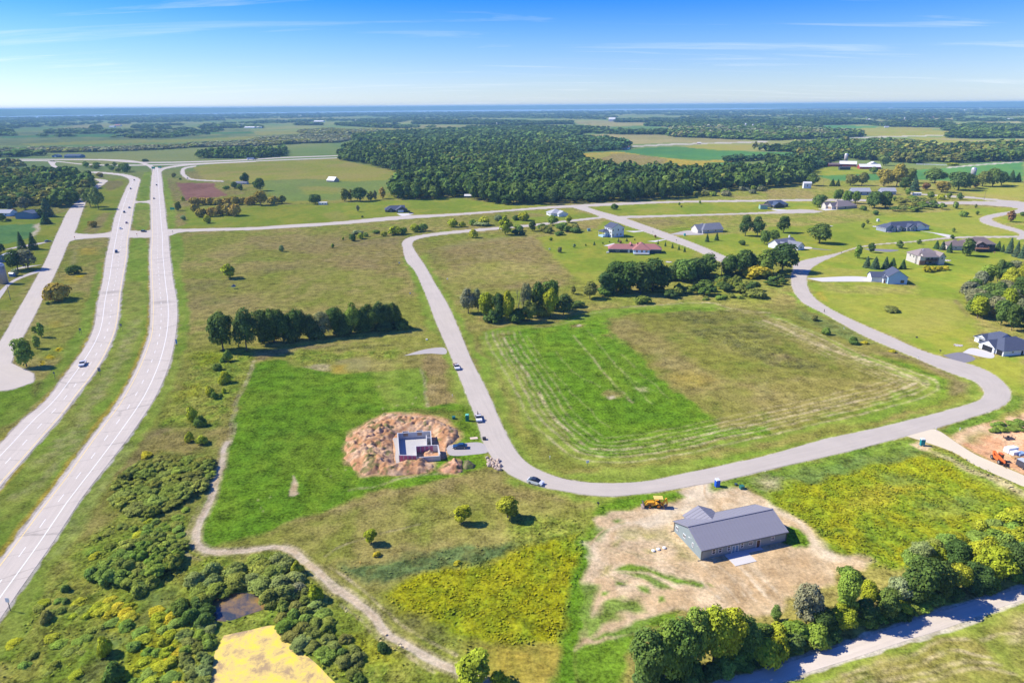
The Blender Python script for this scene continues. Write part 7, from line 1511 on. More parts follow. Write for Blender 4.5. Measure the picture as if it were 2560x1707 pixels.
m_ = (0, 16, 3, 15); wing(h, m_, 5.7, 3.4, 'x', (True, True), SID['tan'], ROOF['taupe']); f1 = (0, 3.6, 0, 5); wing(h, f1, 5.65, .0, 'x', (True, True), SID['tan'], ROOF['taupe'], ov=.1, trim=False); g2 = (12.2, 16.2, -.6, 8); wing(h, g2, 5.6, 2.3, 'y', (False, False), SID['tan'], ROOF['taupe'])
wing(h, (2, 12, -.4, 5), 5.65, 2.0, 'x', (False, True), SID['tan'], ROOF['taupe'], z0=5.4)
MB().box(-.05, 3.65, -.05, .6, 0, 2.9).obj('brick_facing', SID['brick'], h)
dk = MB().box(3.6, 12.2, -.2, 3, 2.7, 2.9).obj('deck', mat('deck_wood', (.26, .13, .09), .8, vary=.25), h)
MB().box(3.6, 12.2, -.2, -.12, 3.75, 3.85).obj('rail', MATS['deck_wood'], dk)
for i in range(9): MB().box(3.7 + i * 1.05, 3.8 + i * 1.05, -.2, -.1, 2.9, 3.75).obj('baluster', MATS['deck_wood'], dk)
for u in (5, 7.4, 9.8): window(h, m_, 'front', u, 3.1, 1.3, 1.9, 'v', False)
for u in (5.5, 9): window(h, m_, 'front', u, .4, 1.8, 1.9, 'v', False)
for u in (7, 11): window(h, (0, 0, 0, 0), 'left', u, 3.6, .9, 1.2, 'h', False)
window(h, g2, 'front', 14.2, 3.6, 1.4, 1.6)
MB().box(5.2, 5.5, 7, 7.3, 8, 9.3).obj('vent_pipe', WHITE, h)
h, L = house('brown_house', 'brown-roofed dark house with a wooden deck and stairs behind a tree', 'house', 'A4', (1650, 1415), (2075, 1425))
wing(h, (0, 11, 0, 10), 3.4, 3.2, 'x', (True, True), SID['tan'], ROOF['brown']); m_ = (12, 30, -1, 11); wing(h, m_, 5.4, 3.6, 'x', (True, True), SID['brown'], ROOF['brown']); g2 = (17, 23, -3.2, 5); wing(h, g2, 5.2, 1.8, 'y', (False, False), SID['brown'], ROOF['brown']); wing(h, (9, 14, 2, 10), 3.6, 2.4, 'x', (False, False), SID['tan'], ROOF['brown'])
WOOD = mat('cedar_deck', (.42, .20, .11), .8, vary=.2)
dk = MB().box(15, 24, -6.2, -3.2, 2.5, 2.7).obj('deck', WOOD, h); MB().box(15, 24, -6.2, -6.12, 3.5, 3.62).box(23.9, 24, -6.2, -3.2, 3.5, 3.62).obj('rail', WOOD, dk)
for i in range(10): MB().box(15 + i, 15.1 + i, -6.2, -6.1, 2.7, 3.5).obj('baluster', WOOD, dk)
for i in range(9): MB().box(14.2 - i * .55, 14.75 - i * .55, -6.0, -4.6, 2.35 - i * .27, 2.45 - i * .27).obj('step', WOOD, dk)
window(h, (0, 0, 0, 0), 'front', 5, 1, 1.3, 1.4); window(h, g2, 'front', 20, 2.9, 2.2, 1.7, 'vv'); window(h, m_, 'front', 27, 3, 1.6, 1.5, 'v', False); window(h, m_, 'front', 27, .4, 1.8, 1.8, 'v', False)
MB().box(27, 27.6, -7.5, -6.9, 0, .3).box(27.2, 27.4, -7.3, -7.1, .3, .9).box(26.8, 27.8, -7.7, -6.7, .9, 1.0).obj('patio_table', WOOD, h)
h, L = house('long_blue_grey_house', 'long blue-grey ranch house with several white gables and a white triple garage', 'house', 'R7', (1630, 440), (2165, 410))
m_ = (0, 26, 2, 13); wing(h, m_, 3.3, 3.6, 'x', (True, False), SID['greyblue'], ROOF['slate']); lw = (-4.5, 4, 1, 12); wing(h, lw, 3.4, 2.4, 'y', (False, True), SID['greyblue'], ROOF['slate'])
for q, rz in (((.2, 4.4, 0, 6), 1.6), ((6.5, 10, .2, 6), 1.5), ((15, 24, 0, 8), 2.6), ((17, 22.6, -1.6, 6), 1.9)): wing(h, q, 3.0, rz, 'y', (False, False), SID['greyblue'], ROOF['slate'])
g = (24, 38.2, 1.5, 13); wing(h, g, 3.2, 3.3, 'x', (False, True), SID['white'], ROOF['slate']); wing(h, (25.5, 33, .4, 8), 3.2, 2.2, 'y', (False, False), SID['white'], ROOF['slate'])
garage(h, (0, 0, .4, 0), 'front', 29.2, 6.0, 2.5); garage(h, g, 'front', 35.6, 3.2, 2.5)
for u in (1.8, 8.3, 19.8): window(h, (0, 0, {1.8: 0, 8.3: .2, 19.8: -1.6}[u], 0), 'front', u, .8, 1.5, 1.6)
window(h, (0, 0, 2, 0), 'front', 12.4, .2, 2.6, 2.2, 'vv', False)
for u in (3, 6.5, 9.5): window(h, lw, 'left', u, 1.9, 1.3, 1.0)
MB().box(-4.2, -1, -1.2, -.2, 0, .5).box(-3, -1.2, -2.2, -1.2, 0, .3).obj('retaining_wall', SID['stone'], h)
h, L = house('grey_roofed_house', 'white house with pale grey roofs beside the big oak at the road bend', 'house', 'R7', (350, 690), (420, 680))
wing(h, (0, 6.5, 0, 12), 3.0, 2.4, 'y', (False, False), SID['white'], ROOF['grey']); m_ = (-9, 9.5, 9, 19); wing(h, m_, 3.0, 3.4, 'x', (False, False), SID['white'], ROOF['grey']); wing(h, (-7, -3.5, 8, 13), 3.6, 1.5, 'y', (False, False), SID['white'], ROOF['grey'])
MB().box(7, 8, 14.5, 15.3, 5, 8).obj('chimney', WHITE, h); window(h, (0, 0, 0, 0), 'front', 3.2, 1, 1.1, 1.4, 'h', False); window(h, (0, 6.5, 0, 0), 'right', 5, .9, 1.2, 1.4, 'h'); window(h, m_, 'right', 14, 1, 1.4, 1.4); garage(h, (0, 6.5, 0, 0), 'right', 9, 2.6, 2.2)
h, L = house('red_roofed_house', 'dark teal ranch house with red shingle roof and white-railed deck', 'house', 'R5', (285, 1195), (1090, 1205))
m_ = (0, 18, 0, 9); wing(h, m_, 2.9, 2.6, 'x', (True, False), SID['teal'], ROOF['red']); c_ = (17.2, 28.5, -4.5, 9.5); wing(h, c_, 3.4, 3.8, 'y', (True, True), SID['lightblue'], ROOF['red']); r_ = (26, 37, -1.5, 8); wing(h, r_, 3.2, 2.8, 'x', (False, True), SID['teal'], ROOF['red']); wing(h, (13.5, 18.5, 3, 11), 2.9, 3.0, 'y', (False, False), SID['teal'], ROOF['red'])
window(h, m_, 'front', 6.3, .8, 2.4, 1.6, 'vv'); door(h, m_, 'front', 14.2, 1.1, 2.1)
for u in (19.5, 23, 26.2): window(h, c_, 'front', u, 1.1, 1.6, 1.8, 'v')
dk = MB().box(17.2, 28, -7.2, -4.5, .75, .95).obj('deck', WHITE, h); MB().box(17.2, 28, -7.2, -7.1, 1.75, 1.87).obj('rail', WHITE, dk)
for i in range(13): MB().box(17.3 + i * .88, 17.42 + i * .88, -7.2, -7.1, .0, 1.75).obj('baluster', WHITE, dk)
MB().box(20, 20.8, 2, 2.8, 4.4, 7.2).obj('chimney', SID['brick'], h)
MB().box(-1.6, .2, -1.6, -.3, 0, .8).obj('tank', WHITE, h)
h, L = house('two_storey_house', 'tall white two-storey house with dark roof and covered porch', 'house', 'R5', (385, 710), yaw=26)
m_ = (0, 11.5, 0, 10.5); wing(h, m_, 7.6, 3.0, 'y', (False, False), SID['white'], ROOF['slate']); p_ = (-5.5, 0, 4.5, 11); wing(h, p_, 4.6, 1.4, 'x', (True, False), SID['white'], ROOF['slate'], z0=3.9)
for z, us in ((1.2, (1.0, 5.0, 8.6)), (5.0, (1.0, 6.0, 10.6))):
    for u in us: window(h, m_, 'front', u, z, .9, 1.4, 'h', False)
for z in (.6, 3.2, 5.6):
    for u in (1.6, 4.6): window(h, m_, 'left', u, z, 1.1, 1.3, 'h', False)
pf = MB().box(-5.5, 0, 4.5, 11, .0, 1.1).obj('porch', SID['lightblue'], h)
for x, y in ((-5.3, 4.7), (-2.7, 4.7), (-5.3, 10.8)): MB().box(x - .12, x + .12, y - .12, y + .12, 1.1, 3.9).obj('post', WHITE, pf)
h, L = house('unfinished_house', 'unfinished pale grey house with large roof on the bare weedy lot', 'house', 'A3', (1750, 1262), (1935, 1250))
m_ = (0, 18.9, 0, 12.5); wing(h, m_, 2.9, 4.0, 'x', (True, False), SID['grey'], ROOF['grey']); g = (-3.2, 8, 2.5, 12.5); wing(h, g, 2.9, 3.4, 'x', (False, False), SID['cream'], ROOF['grey']); wing(h, (2, 13, 10, 17), 2.9, 3.0, 'y', (True, True), SID['grey'], ROOF['grey'])
garage(h, g, 'left', 7.5, 5, 2.3); window(h, m_, 'front', 5, 1.3, 1.3, .8, 'v', False); window(h, m_, 'front', 12, 1.3, 1.3, .8, 'v', False)
h, L = house('dark_green_house', 'dark green house with white trim and white garage door on the long lawn', 'house', 'A2', (1290, 1072), (1390, 1068))
g = (0, 10.8, 0, 9); wing(h, g, 2.6, 3.2, 'y', (False, False), SID['darkgreen'], ROOF['slate']); m_ = (-10.5, 9, 6, 16); wing(h, m_, 2.7, 3.0, 'x', (True, False), SID['darkgreen'], ROOF['slate']); wing(h, (-7.5, -3, 4.6, 9), 2.6, 1.6, 'y', (False, False), SID['darkgreen'], ROOF['slate'])
garage(h, g, 'front', 4.2, 5.6, 2.4); window(h, m_, 'front', -8.6, .7, 1.5, 1.5); window(h, (0, 0, 4.6, 0), 'front', -5.2, .5, 1.6, 1.7)
h, L = house('small_pale_house', 'small pale house with light grey roof at the street corner', 'house', 'A3', (430, 1110), (515, 1105))
g = (0, 9.2, 0, 8); wing(h, g, 2.7, 2.3, 'y', (False, False), SID['white'], ROOF['palegrey']); m_ = (-6, 8, 5, 17); wing(h, m_, 2.9, 3.2, 'y', (True, True), SID['white'], ROOF['palegrey']); garage(h, g, 'front', 4.6, 5.5, 2.2); window(h, m_, 'left', 8, 1, 1.4, 1.3, 'v', False); window(h, m_, 'left', 12, 1, 1.4, 1.3, 'v', False)
h, L = house('charcoal_house', 'charcoal house with dark roof at the cul-de-sac beside the framed shed', 'house', 'A4', (40, 1030), (195, 1020))
m_ = (0, L, 2, 13); wing(h, m_, 3.0, 3.4, 'x', (False, True), SID['charcoal'], ROOF['navy']); g = (1, 11, -1.5, 8); wing(h, g, 3.0, 2.8, 'y', (False, False), SID['charcoal'], ROOF['navy']); garage(h, g, 'front', 6, 5.5, 2.4, BLACK); window(h, m_, 'front', 17, .8, 2, 1.5)
h, L = house('stone_house', 'stone-fronted house with broad brown hipped roof at the end of the side street', 'house', 'A4', (655, 1042), (815, 1030))
m_ = (-3, L, 0, 14); wing(h, m_, 3.0, 4.2, 'x', (True, True), SID['stone'], ROOF['taupe']); wing(h, (-7, 2, 3, 9), 3.4, 3.0, 'x', (False, False), SID['cream'], ROOF['taupe']); wing(h, (-9, -1, 9, 15), 3.4, 3.0, 'x', (False, False), SID['cream'], ROOF['taupe']); garage(h, (-7, 0, 0, 0), 'left', 6, 4.8, 2.4, mat('tan_door', (.4, .3, .2), .7)); window(h, m_, 'front', 8, .8, 1.6, 1.5, 'v', False)
# simple buildings: width and heights read from the photograph
def simple(name, label, cat, zone, x0, x1, yb, yt, wall, roof, depth=.6, ridge='x', yaw=0, frac=.55, wins=2, door_=False, group=None):
    A, B = at(zone, x0, yb), at(zone, x1, yb)
    L = math.hypot(B[0] - A[0], B[1] - A[1]); Hh = height_at(zone, (x0 + x1) / 2, yb, yt)
    D = L * depth
    Hh = max(2.6, Hh - D * .5 * .24)                                    # the ridge stands back from the front wall
    e = empty(name, (A[0], A[1], 0), math.atan2(B[1] - A[1], B[0] - A[0]) + math.radians(yaw), label, cat, group)
    w_ = (0, L, 0, D)
    wing(e, w_, Hh * frac, Hh * (1 - frac), ridge, (False, False), SID[wall], ROOF[roof], ov=min(.5, L * .05), trim=False)
    for i in range(wins): window(e, w_, 'front', L * (i + .5) / wins, Hh * frac * .35, min(1.4, L * .1), Hh * frac * .35, 'v', False)
    if door_: garage(e, w_, 'front', L * .5, min(4, L * .4), min(3, Hh * frac * .8))
    return e
for a in (
    ('blue_shed', 'large blue shed with gabled front on the farm lawn', 'shed', 'A1', 145, 305, 1130, 1045, 'blue', 'navy', .7, 'y', 0, .7, 0), ('pale_house', 'pale blue-grey house at the left edge below the wood', 'house', 'A1', -60, 95, 1105, 1038, 'lightblue', 'palegrey', .6, 'x'),
    ('blue_farmhouse', 'blue farmhouse with a white roof behind the silo', 'house', 'R8', -160, 330, 740, 450, 'blue', 'white', .7, 'y', 12, .6), ('white_trailer', 'white flat trailer beside the concrete silo', 'trailer', 'R8', 300, 470, 1200, 1070, 'blue', 'white', .5, 'x', -14, .8, 0),
    ('grey_shed', 'grey shed with pale roof and white front, left of two by the road', 'shed', 'A4', 770, 940, 912, 838, 'greyblue', 'palegrey', .5, 'x', 0, .55, 3), ('grey_garage', 'grey garage with pale roof, right of two by the road', 'garage', 'A4', 1040, 1172, 908, 838, 'greyblue', 'palegrey', .6, 'x', 0, .55, 1, True),
    ('white_trailer', 'white box trailer at the edge of the wood', 'trailer', 'A4', 325, 395, 850, 785, 'white', 'white', .5, 'x', 0, .8, 1), ('farmhouse', 'tan farmhouse with brown roof among the far trees', 'house', 'A4', 1650, 1730, 605, 568, 'cream', 'brown', .6, 'x'),
    ('red_barn', 'big red barn with white roof below the tall silo', 'barn', 'A4', 655, 800, 648, 588, 'red', 'white', .7, 'x', -18, .5, 3), ('red_shed', 'low red shed on the west side of the big barn', 'shed', 'A4', 560, 655, 650, 610, 'red', 'brown', .6, 'x', 0, .6), ('green_wagon_shed', 'dark green low shed in front of the big barn', 'shed', 'A4', 658, 755, 680, 645, 'darkgreen', 'dark', .4, 'x', 0, .8, 0),
    ('red_machine_shed', 'long red machine shed with white roof east of the barn', 'shed', 'A4', 842, 1028, 672, 618, 'red', 'white', .5, 'x', -6, .5, 3), ('white_farmhouse', 'white farmhouse behind the red machine shed', 'house', 'A4', 930, 1010, 650, 600, 'white', 'white', .7, 'y'),
    ('framed_shed', 'half-built shed with green sheathing and bare timber', 'shed', 'A3', 2278, 2345, 1040, 992, 'sheath', 'brown', .8, 'x', 0, .9, 0), ('navy_shed', 'navy blue shed with white door by the interstate', 'shed', 'A1', 478, 540, 565, 532, 'blue', 'navy', .7, 'y', 0, .6, 0, True), ('navy_workshop', 'long navy blue workshop by the interstate', 'workshop', 'A1', 590, 732, 570, 528, 'blue', 'navy', .5, 'x', 0, .6, 2),
    ('low_farmhouse', 'low grey farmhouse between the trees by the plowed field', 'house', 'A1', 2160, 2262, 812, 780, 'grey', 'grey', .5, 'x'), ('field_shed', 'white-roofed shed alone in the pale field', 'shed', 'A2', 650, 735, 788, 735, 'stone', 'white', .8, 'x', -25, .35, 0),
    ('camper', 'white camper trailer parked beside the round dark tree', 'camper', 'A2', 575, 650, 1000, 972, 'white', 'white', .3, 'x', 0, .85, 3), ('tractor_shed', 'small shed with white roof at the wood edge', 'shed', 'A2', 1915, 1995, 935, 900, 'darkgreen', 'white', .5, 'x', 0, .6), ('camper', 'white camper parked by the county road', 'camper', 'A4', 1335, 1405, 916, 886, 'white', 'white', .35, 'x', 0, .85, 3),
    ('white_house', 'white house with pale roof below the pine wood', 'house', 'A3', 685, 778, 502, 455, 'white', 'palegrey', .6, 'x'), ('red_roofed_farmhouse', 'small white house with a red roof by the far road', 'house', 'A3', 1005, 1070, 492, 456, 'white', 'red', .7, 'x', -20), ('far_barn', 'large pale barn standing at the top of the tan field', 'barn', 'A3', 885, 945, 236, 194, 'cream', 'white', .6, 'x'),
    ('far_shed', 'small orange-walled shed beside the far road', 'shed', 'A3', 1700, 1735, 440, 424, 'red', 'white', .6, 'x', 0, .6, 0), ('far_shed', 'long white shed roof in the far wood on the right', 'shed', 'A3', 1830, 1990, 312, 296, 'white', 'white', .3, 'x', 0, .6, 0),
    ('far_barn', 'wide white barn on the left plain', 'barn', 'A1', 605, 682, 264, 244, 'white', 'white', .4, 'x', 0, .5, 0), ('far_farmhouse', 'pale farmhouse among dark trees on the left plain', 'house', 'A1', 1000, 1045, 292, 272, 'white', 'palegrey', .6, 'x', 0, .5, 0), ('far_barn', 'red-roofed far barn in the trees on the left plain', 'barn', 'A1', 1050, 1100, 280, 258, 'cream', 'red', .5, 'x', 0, .5, 0),
    ('far_barn', 'white barn right of the small clump on the left plain', 'barn', 'A1', 1590, 1640, 268, 252, 'white', 'white', .5, 'x', 0, .5, 0), ('far_barn', 'white farm shed at the tree belt on the plain', 'barn', 'A1', 2240, 2330, 298, 276, 'white', 'white', .5, 'x', 0, .5, 0), ('far_farmhouse', 'small white house at the belt on the plain', 'house', 'A1', 2205, 2235, 275, 255, 'white', 'palegrey', .6, 'x', 0, .5, 0),
    ('far_barn', 'longest white barn on the middle plain', 'barn', 'A2', 528, 615, 243, 222, 'white', 'white', .35, 'x', 0, .45, 0), ('far_barn', 'white barn at the left of the middle plain', 'barn', 'A2', 5, 45, 298, 278, 'white', 'white', .5, 'x', 0, .5, 0), ('far_barn', 'small white barn near the lake woods', 'barn', 'A2', 905, 940, 232, 219, 'white', 'white', .5, 'x', 0, .5, 0), ('far_barn', 'pale barn beyond the middle grove', 'barn', 'A2', 1020, 1060, 216, 205, 'white', 'white', .5, 'x', 0, .5, 0),
    ('far_farmhouse', 'white farm sheds below the small silo', 'shed', 'A2', 2230, 2290, 290, 270, 'white', 'palegrey', .4, 'x', 0, .5, 0), ('far_farmhouse', 'white house left of the small silo', 'house', 'A2', 2110, 2150, 290, 272, 'white', 'palegrey', .6, 'x', 0, .5, 0), ('far_barn', 'tiny white barn close to the lake', 'barn', 'A2', 385, 412, 186, 175, 'white', 'white', .5, 'x', 0, .5, 0),
    ('far_barn', 'white barn group left on the right-hand plain', 'barn', 'A4', 900, 935, 222, 208, 'white', 'white', .5, 'x', 0, .5, 0), ('far_barn', 'white barn right of the far silo', 'barn', 'A4', 1270, 1345, 230, 214, 'white', 'white', .5, 'x', 0, .5, 0), ('far_barn', 'red-roofed barn at the far right plain', 'barn', 'A4', 1480, 1520, 206, 188, 'cream', 'red', .6, 'x', 0, .5, 0), ('far_barn', 'white barn near the right edge of the plain', 'barn', 'A4', 2200, 2250, 222, 204, 'white', 'white', .5, 'x', 0, .5, 0), ('far_farmhouse', 'white house in the middle of the right plain', 'house', 'A4', 1070, 1110, 292, 276, 'white', 'palegrey', .5, 'x', 0, .5, 0)):
    simple(*a)
RS = random.Random(9)
for i in range(16):                                                    # the village specks beneath the hills
    zx, zy = RS.uniform(1100, 2300), RS.uniform(82, 150)
    A = at('A4', zx, zy); w_ = RS.uniform(18, 40)
    e = empty('village_house', (A[0], A[1], 0), RS.uniform(-.4, .4), 'tiny pale house in the far village under the hills', 'house', 'houses of the far village')
    wing(e, (0, w_, 0, w_ * .6), 9, 6, 'x', wall=SID['white'], roof=ROOF['palegrey'], trim=False)
CONC = mat('concrete_stave', (.36, .34, .33), .85, vary=.18, scale=.8)
def silo(label, zone, x, yb, yt, w, dome='white'):
    X, Y = at(zone, x, yb); h_ = height_at(zone, x, yb, yt); r = abs(at(zone, x + w / 2, yb)[0] - at(zone, x - w / 2, yb)[0]) / 2
    e = empty('silo', (X, Y, 0), 0, label, 'silo')
    b = MB().tube((0, 0, -.2), (0, 0, h_ - r * .8), r, r, 24)
    b.obj('wall', CONC, e, True)
    for k in range(1, int((h_ - r) / 1.0)): MB().tube((0, 0, k), (0, 0, k + .07), r + .04, r + .04, 24, False).obj('hoop', mat('rusty_hoop', (.22, .18, .16), .8), e)
    d = MB()
    for i in range(5):
        a0, a1 = i * math.pi / 10, (i + 1) * math.pi / 10
        d.tube((0, 0, h_ - r * .8 + r * .8 * math.sin(a0)), (0, 0, h_ - r * .8 + r * .8 * math.sin(a1)), r * math.cos(a0) + .03, max(r * math.cos(a1), .02) + .03, 24, False)
    d.obj('dome', mat('dome_metal', (.62, .62, .62), .4, .5), e, True)
    MB().box(r + .02, r + .25, -.25, .25, 0, h_ - r).obj('chute', CONC, e)
silo('concrete silo with domed cap at the left edge beside the blue farmhouse', 'R8', 140, 1420, 745, 245)
silo('tall concrete silo behind the big red barn', 'A4', 712, 605, 527, 34)
silo('short silo with white dome behind the farmyard trees', 'A4', 1878, 745, 655, 46)
silo('far thin silo on the middle plain', 'A2', 2212, 285, 245, 10)
silo('far white silo on the right plain', 'A4', 1252, 228, 195, 14)
silo('white-domed silo in the far wood, left of two', 'A3', 2142, 300, 250, 16)
silo('white-domed silo in the far wood, right of two', 'A3', 2208, 305, 258, 16)

# ------------------------------------------------------------------ foundation and its dirt
def found():
    a, yaw, _ = site('R3', (520, 1290), (1110, 1220))
    ca, sa = math.cos(yaw), math.sin(yaw)
    def loc(x, y, z): X, Y = at('R3', x, y, z); X -= a[0]; Y -= a[1]; return (X * ca + Y * sa, -X * sa + Y * ca)
    e = empty('house_foundation', (a[0], a[1], 0), yaw, 'open concrete basement with pink foam boards inside the red dirt mounds', 'foundation')
    Z = 2.2; t = .28
    P = {k: loc(*v, Z) for k, v in dict(bl=(470, 312), br=(1612, 238), r1=(1640, 720), rr=(1862, 715), fr=(1935, 1025), fm=(1115, 1078), fl=(525, 1062), ml=(1090, 760), c1=(1462, 385), c2=(1475, 735), d1=(1600, 470), d2=(1610, 725), e1=(1460, 460), e2=(1640, 455)).items()}
    cm = mat('new_concrete', (.52, .51, .50), .8, vary=.08, scale=1.2); pk = mat('pink_foam', (.46, .14, .24), .7, vary=.08)
    def seg(p, q, z1=Z, name='wall', m=cm, th=t, z0=0.0, off=0.0):
        p, q = Vector(P[p] if isinstance(p, str) else p), Vector(P[q] if isinstance(q, str) else q)
        d = (q - p).normalized(); n = Vector((-d.y, d.x)); p, q = p - d * th * .5 + n * off, q + d * (th * .5 - .004) + n * off
        MB().prism([(p + n * th / 2)[:], (p - n * th / 2)[:], (q - n * th / 2)[:], (q + n * th / 2)[:]], z0, z1, 'z').obj(name, m, e)
    for i, (p, q, z1) in enumerate((('bl', 'br', 2.2), ('br', 'r1', 2.203), ('fl', 'bl', 2.206), ('fl', 'fm', 2.2), ('ml', 'rr', 2.195), ('rr', 'fr', 2.198), ('fm', 'ml', 2.192), ('c1', 'c2', 2.19), ('e1', 'e2', 2.188), ('fm', 'fr', 1.55))): seg(p, q, z1)
    fl, fm, ml, rr = [Vector(P[k]) for k in ('fl', 'fm', 'ml', 'rr')]
    for i in range(4): seg((fl.lerp(fm, i / 4 + .04))[:], (fl.lerp(fm, (i + 1) / 4 - .02))[:], 2.05, 'foam_board', pk, .06, .05, -.19)
    for i in range(4): seg((ml.lerp(rr, i / 5.2 + .05))[:], (ml.lerp(rr, (i + 1) / 5.2))[:], 2.05, 'foam_board', pk, .06, .1, -.19)
    for u, wd in ((.24, 2.0), (.66, 2.0)):
        bl, br = Vector(P['bl']), Vector(P['br']); c = bl.lerp(br, u); d = (br - bl).normalized(); n = Vector((-d.y, d.x))
        A_, B_ = c - d * wd / 2 + n * .14, c + d * wd / 2 + n * .14
        for s_, q_ in ((A_, A_ + n * .8), (B_, B_ + n * .8), (A_ + n * .8, B_ + n * .8)): seg(s_[:], q_[:], 2.24, 'window_well', cm, .14)
        seg((c - d * .7 + n * -.16)[:], (c + d * .7 - n * .16)[:], 2.0, 'window_opening', mat('raw_timber', (.40, .24, .14), .8), .05, 1.0)
    quad = [P[k] for k in ('bl', 'br', 'r1', 'ml', 'fm', 'fl')]
    MB().prism(quad, .02, .10, 'z').obj('floor_slab', mat('floor_concrete', (.47, .46, .44), .7, vary=.05), e)
    # excavation margin of pale gravel
    mg = pts('R3', 300, 500, 400, 470, 480, 480, 500, 1000, 530, 1290, 620, 1360, 430, 1390, 380, 1150, 400, 900, 340, 640)
    bm = bmesh.new(); f = bm.faces.new([bm.verts.new((x, y, .06)) for x, y in mg])
    if f.normal.z < 0: f.normal_flip()
    me = bpy.data.meshes.new('gravel_margin'); bm.to_mesh(me); bm.free(); me.materials.append(PAVE['gravel']); prop(link('gravel_margin', me), kind='structure')
    # mounds
    rock = bpy.data.materials.new('red_soil'); rock.use_nodes = True
    tr = rock.node_tree; b = tr.nodes['Principled BSDF']; b.inputs['Roughness'].default_value = .95; b.inputs['Specular IOR Level'].default_value = .1
    at_ = N(tr, 'ShaderNodeAttribute', attribute_name='col'); g = N(tr, 'ShaderNodeNewGeometry'); nz = N(tr, 'ShaderNodeTexNoise', Scale=1.1, Detail=6.0, Roughness=.7); tr.links.new(g.outputs['Position'], nz.inputs['Vector'])
    mr = N(tr, 'ShaderNodeMapRange'); tr.links.new(nz.outputs[0], mr.inputs[0]); mr.inputs[1].default_value = .3; mr.inputs[2].default_value = .7; mr.inputs[3].default_value = .68; mr.inputs[4].default_value = 1.3
    v = N(tr, 'ShaderNodeVectorMath', operation='SCALE'); tr.links.new(at_.outputs['Color'], v.inputs[0]); tr.links.new(mr.outputs[0], v.inputs['Scale']); tr.links.new(v.outputs[0], b.inputs['Base Color'])
    def mound(name, label, outer, inner, hmax, slope, seed, cols, step=.36):
        lo, hi = outer.min(0) - 1, outer.max(0) + 1
        xs, ys = np.arange(lo[0], hi[0], step), np.arange(lo[1], hi[1], step)
        gx, gy = np.meshgrid(xs, ys); Q = np.c_[gx.ravel(), gy.ravel()]
        Qw = Q + np.c_[fbm(Q[:, 0] / 3, Q[:, 1] / 3, 3, seed) - .5, fbm(Q[:, 0] / 3, Q[:, 1] / 3, 3, seed + 7) - .5] * 2.2
        ins = inside(Qw, outer); d = dist_line(Qw, outer, True)
        if inner is not None: ii = inside(Q, inner); d = np.minimum(d, dist_line(Q, inner, True) * 1.1); ins &= ~ii
        n1 = fbm(Q[:, 0] / 5, Q[:, 1] / 5, 3, seed + 1); n2 = fbm(Q[:, 0] / .95, Q[:, 1] / .95, 4, seed + 2); n3 = 1 - abs(2 * fbm(Q[:, 0] / 3.2, Q[:, 1] / 2.1, 3, seed + 4) - 1)
        env = 1 - np.exp(-d * slope / hmax)
        z = np.where(ins, hmax * env * (.35 + .75 * n1) + env * ((n2 - .5) * 2.2 + (n3 - .7) * 1.7), -.3)
        z = np.where(ins, np.maximum(z, .0), -.3)
        k = np.clip((fbm(Q[:, 0] / 2.5, Q[:, 1] / 2.5, 3, seed + 3) - .35) / .3, 0, 1)[:, None]
        c = np.array(cols[0]) * (1 - k) + np.array(cols[1]) * k
        gr = np.clip((fbm(Q[:, 0] / 1.8, Q[:, 1] / 1.8, 3, seed + 5) - .60) / .08, 0, 1)[:, None] * .8
        c = c * (1 - gr) + np.array(cols[2]) * gr
        ny, nx = gx.shape; i = (np.arange(ny - 1)[:, None] * nx + np.arange(nx - 1)[None, :]).ravel()
        F = np.c_[i, i + 1, i + nx + 1, i + nx]
        keep = ins[F].any(1); F = F[keep]
        V = np.c_[Q, z]; used = np.unique(F); rm = np.full(len(V), -1); rm[used] = np.arange(len(used))
        me = mesh_np(name, V[used], rm[F], rock, True); attr_c(me, 'col', c[used])
        prop(link(name, me), label, 'dirt mound')
    outer = pts('C2', 840, 180, 950, 110, 1090, 25, 'B2', 1180, 1450, 1400, 1465, 1600, 1475, 1720, 1525, 'C2', 1850, 130, 1880, 200, 1840, 235, 1750, 270, 1735, 350, 1690, 385, 1560, 400, 1640, 470, 1560, 515, 1320, 545, 1000, 540, 890, 490, 820, 390, 815, 280)
    inner = pts('C2', 1255, 205, 1285, 165, 1400, 150, 1620, 145, 1660, 230, 1725, 270, 1725, 375, 1500, 405, 1340, 420, 1275, 440, 1262, 320)
    mound('dirt_mound', 'large ring of red dirt heaped around the concrete basement', outer, inner, 2.6, 1.0, 51, ((.44, .235, .115), (.56, .37, .225), (.15, .16, .05)))
    mound('dirt_pile', 'small red dirt pile beside the lot corner', pts('C2', 1685, 480, 1740, 440, 1800, 405, 1870, 405, 1890, 470, 1870, 525, 1760, 520), None, 2.2, 1.3, 61, ((.46, .23, .12), (.56, .33, .2), (.2, .17, .06)), .3)
    mound('dirt_pile', 'dark grassy dirt pile beside the small red one', pts('C2', 1885, 410, 1960, 405, 2010, 450, 2000, 490, 1920, 505, 1885, 480), None, 2.0, 1.3, 71, ((.13, .12, .06), (.18, .17, .08), (.08, .13, .03)), .3)
    mound('dirt_pile', 'dirt heap inside the front room of the basement', pts('R3', 1390, 1000, 1440, 900, 1600, 870, 1780, 860, 1800, 960, 1740, 1010, 1600, 1020, 1450, 1020), None, 1.5, 1.6, 81, ((.56, .30, .15), (.62, .42, .28), (.6, .5, .4)), .25)
found()

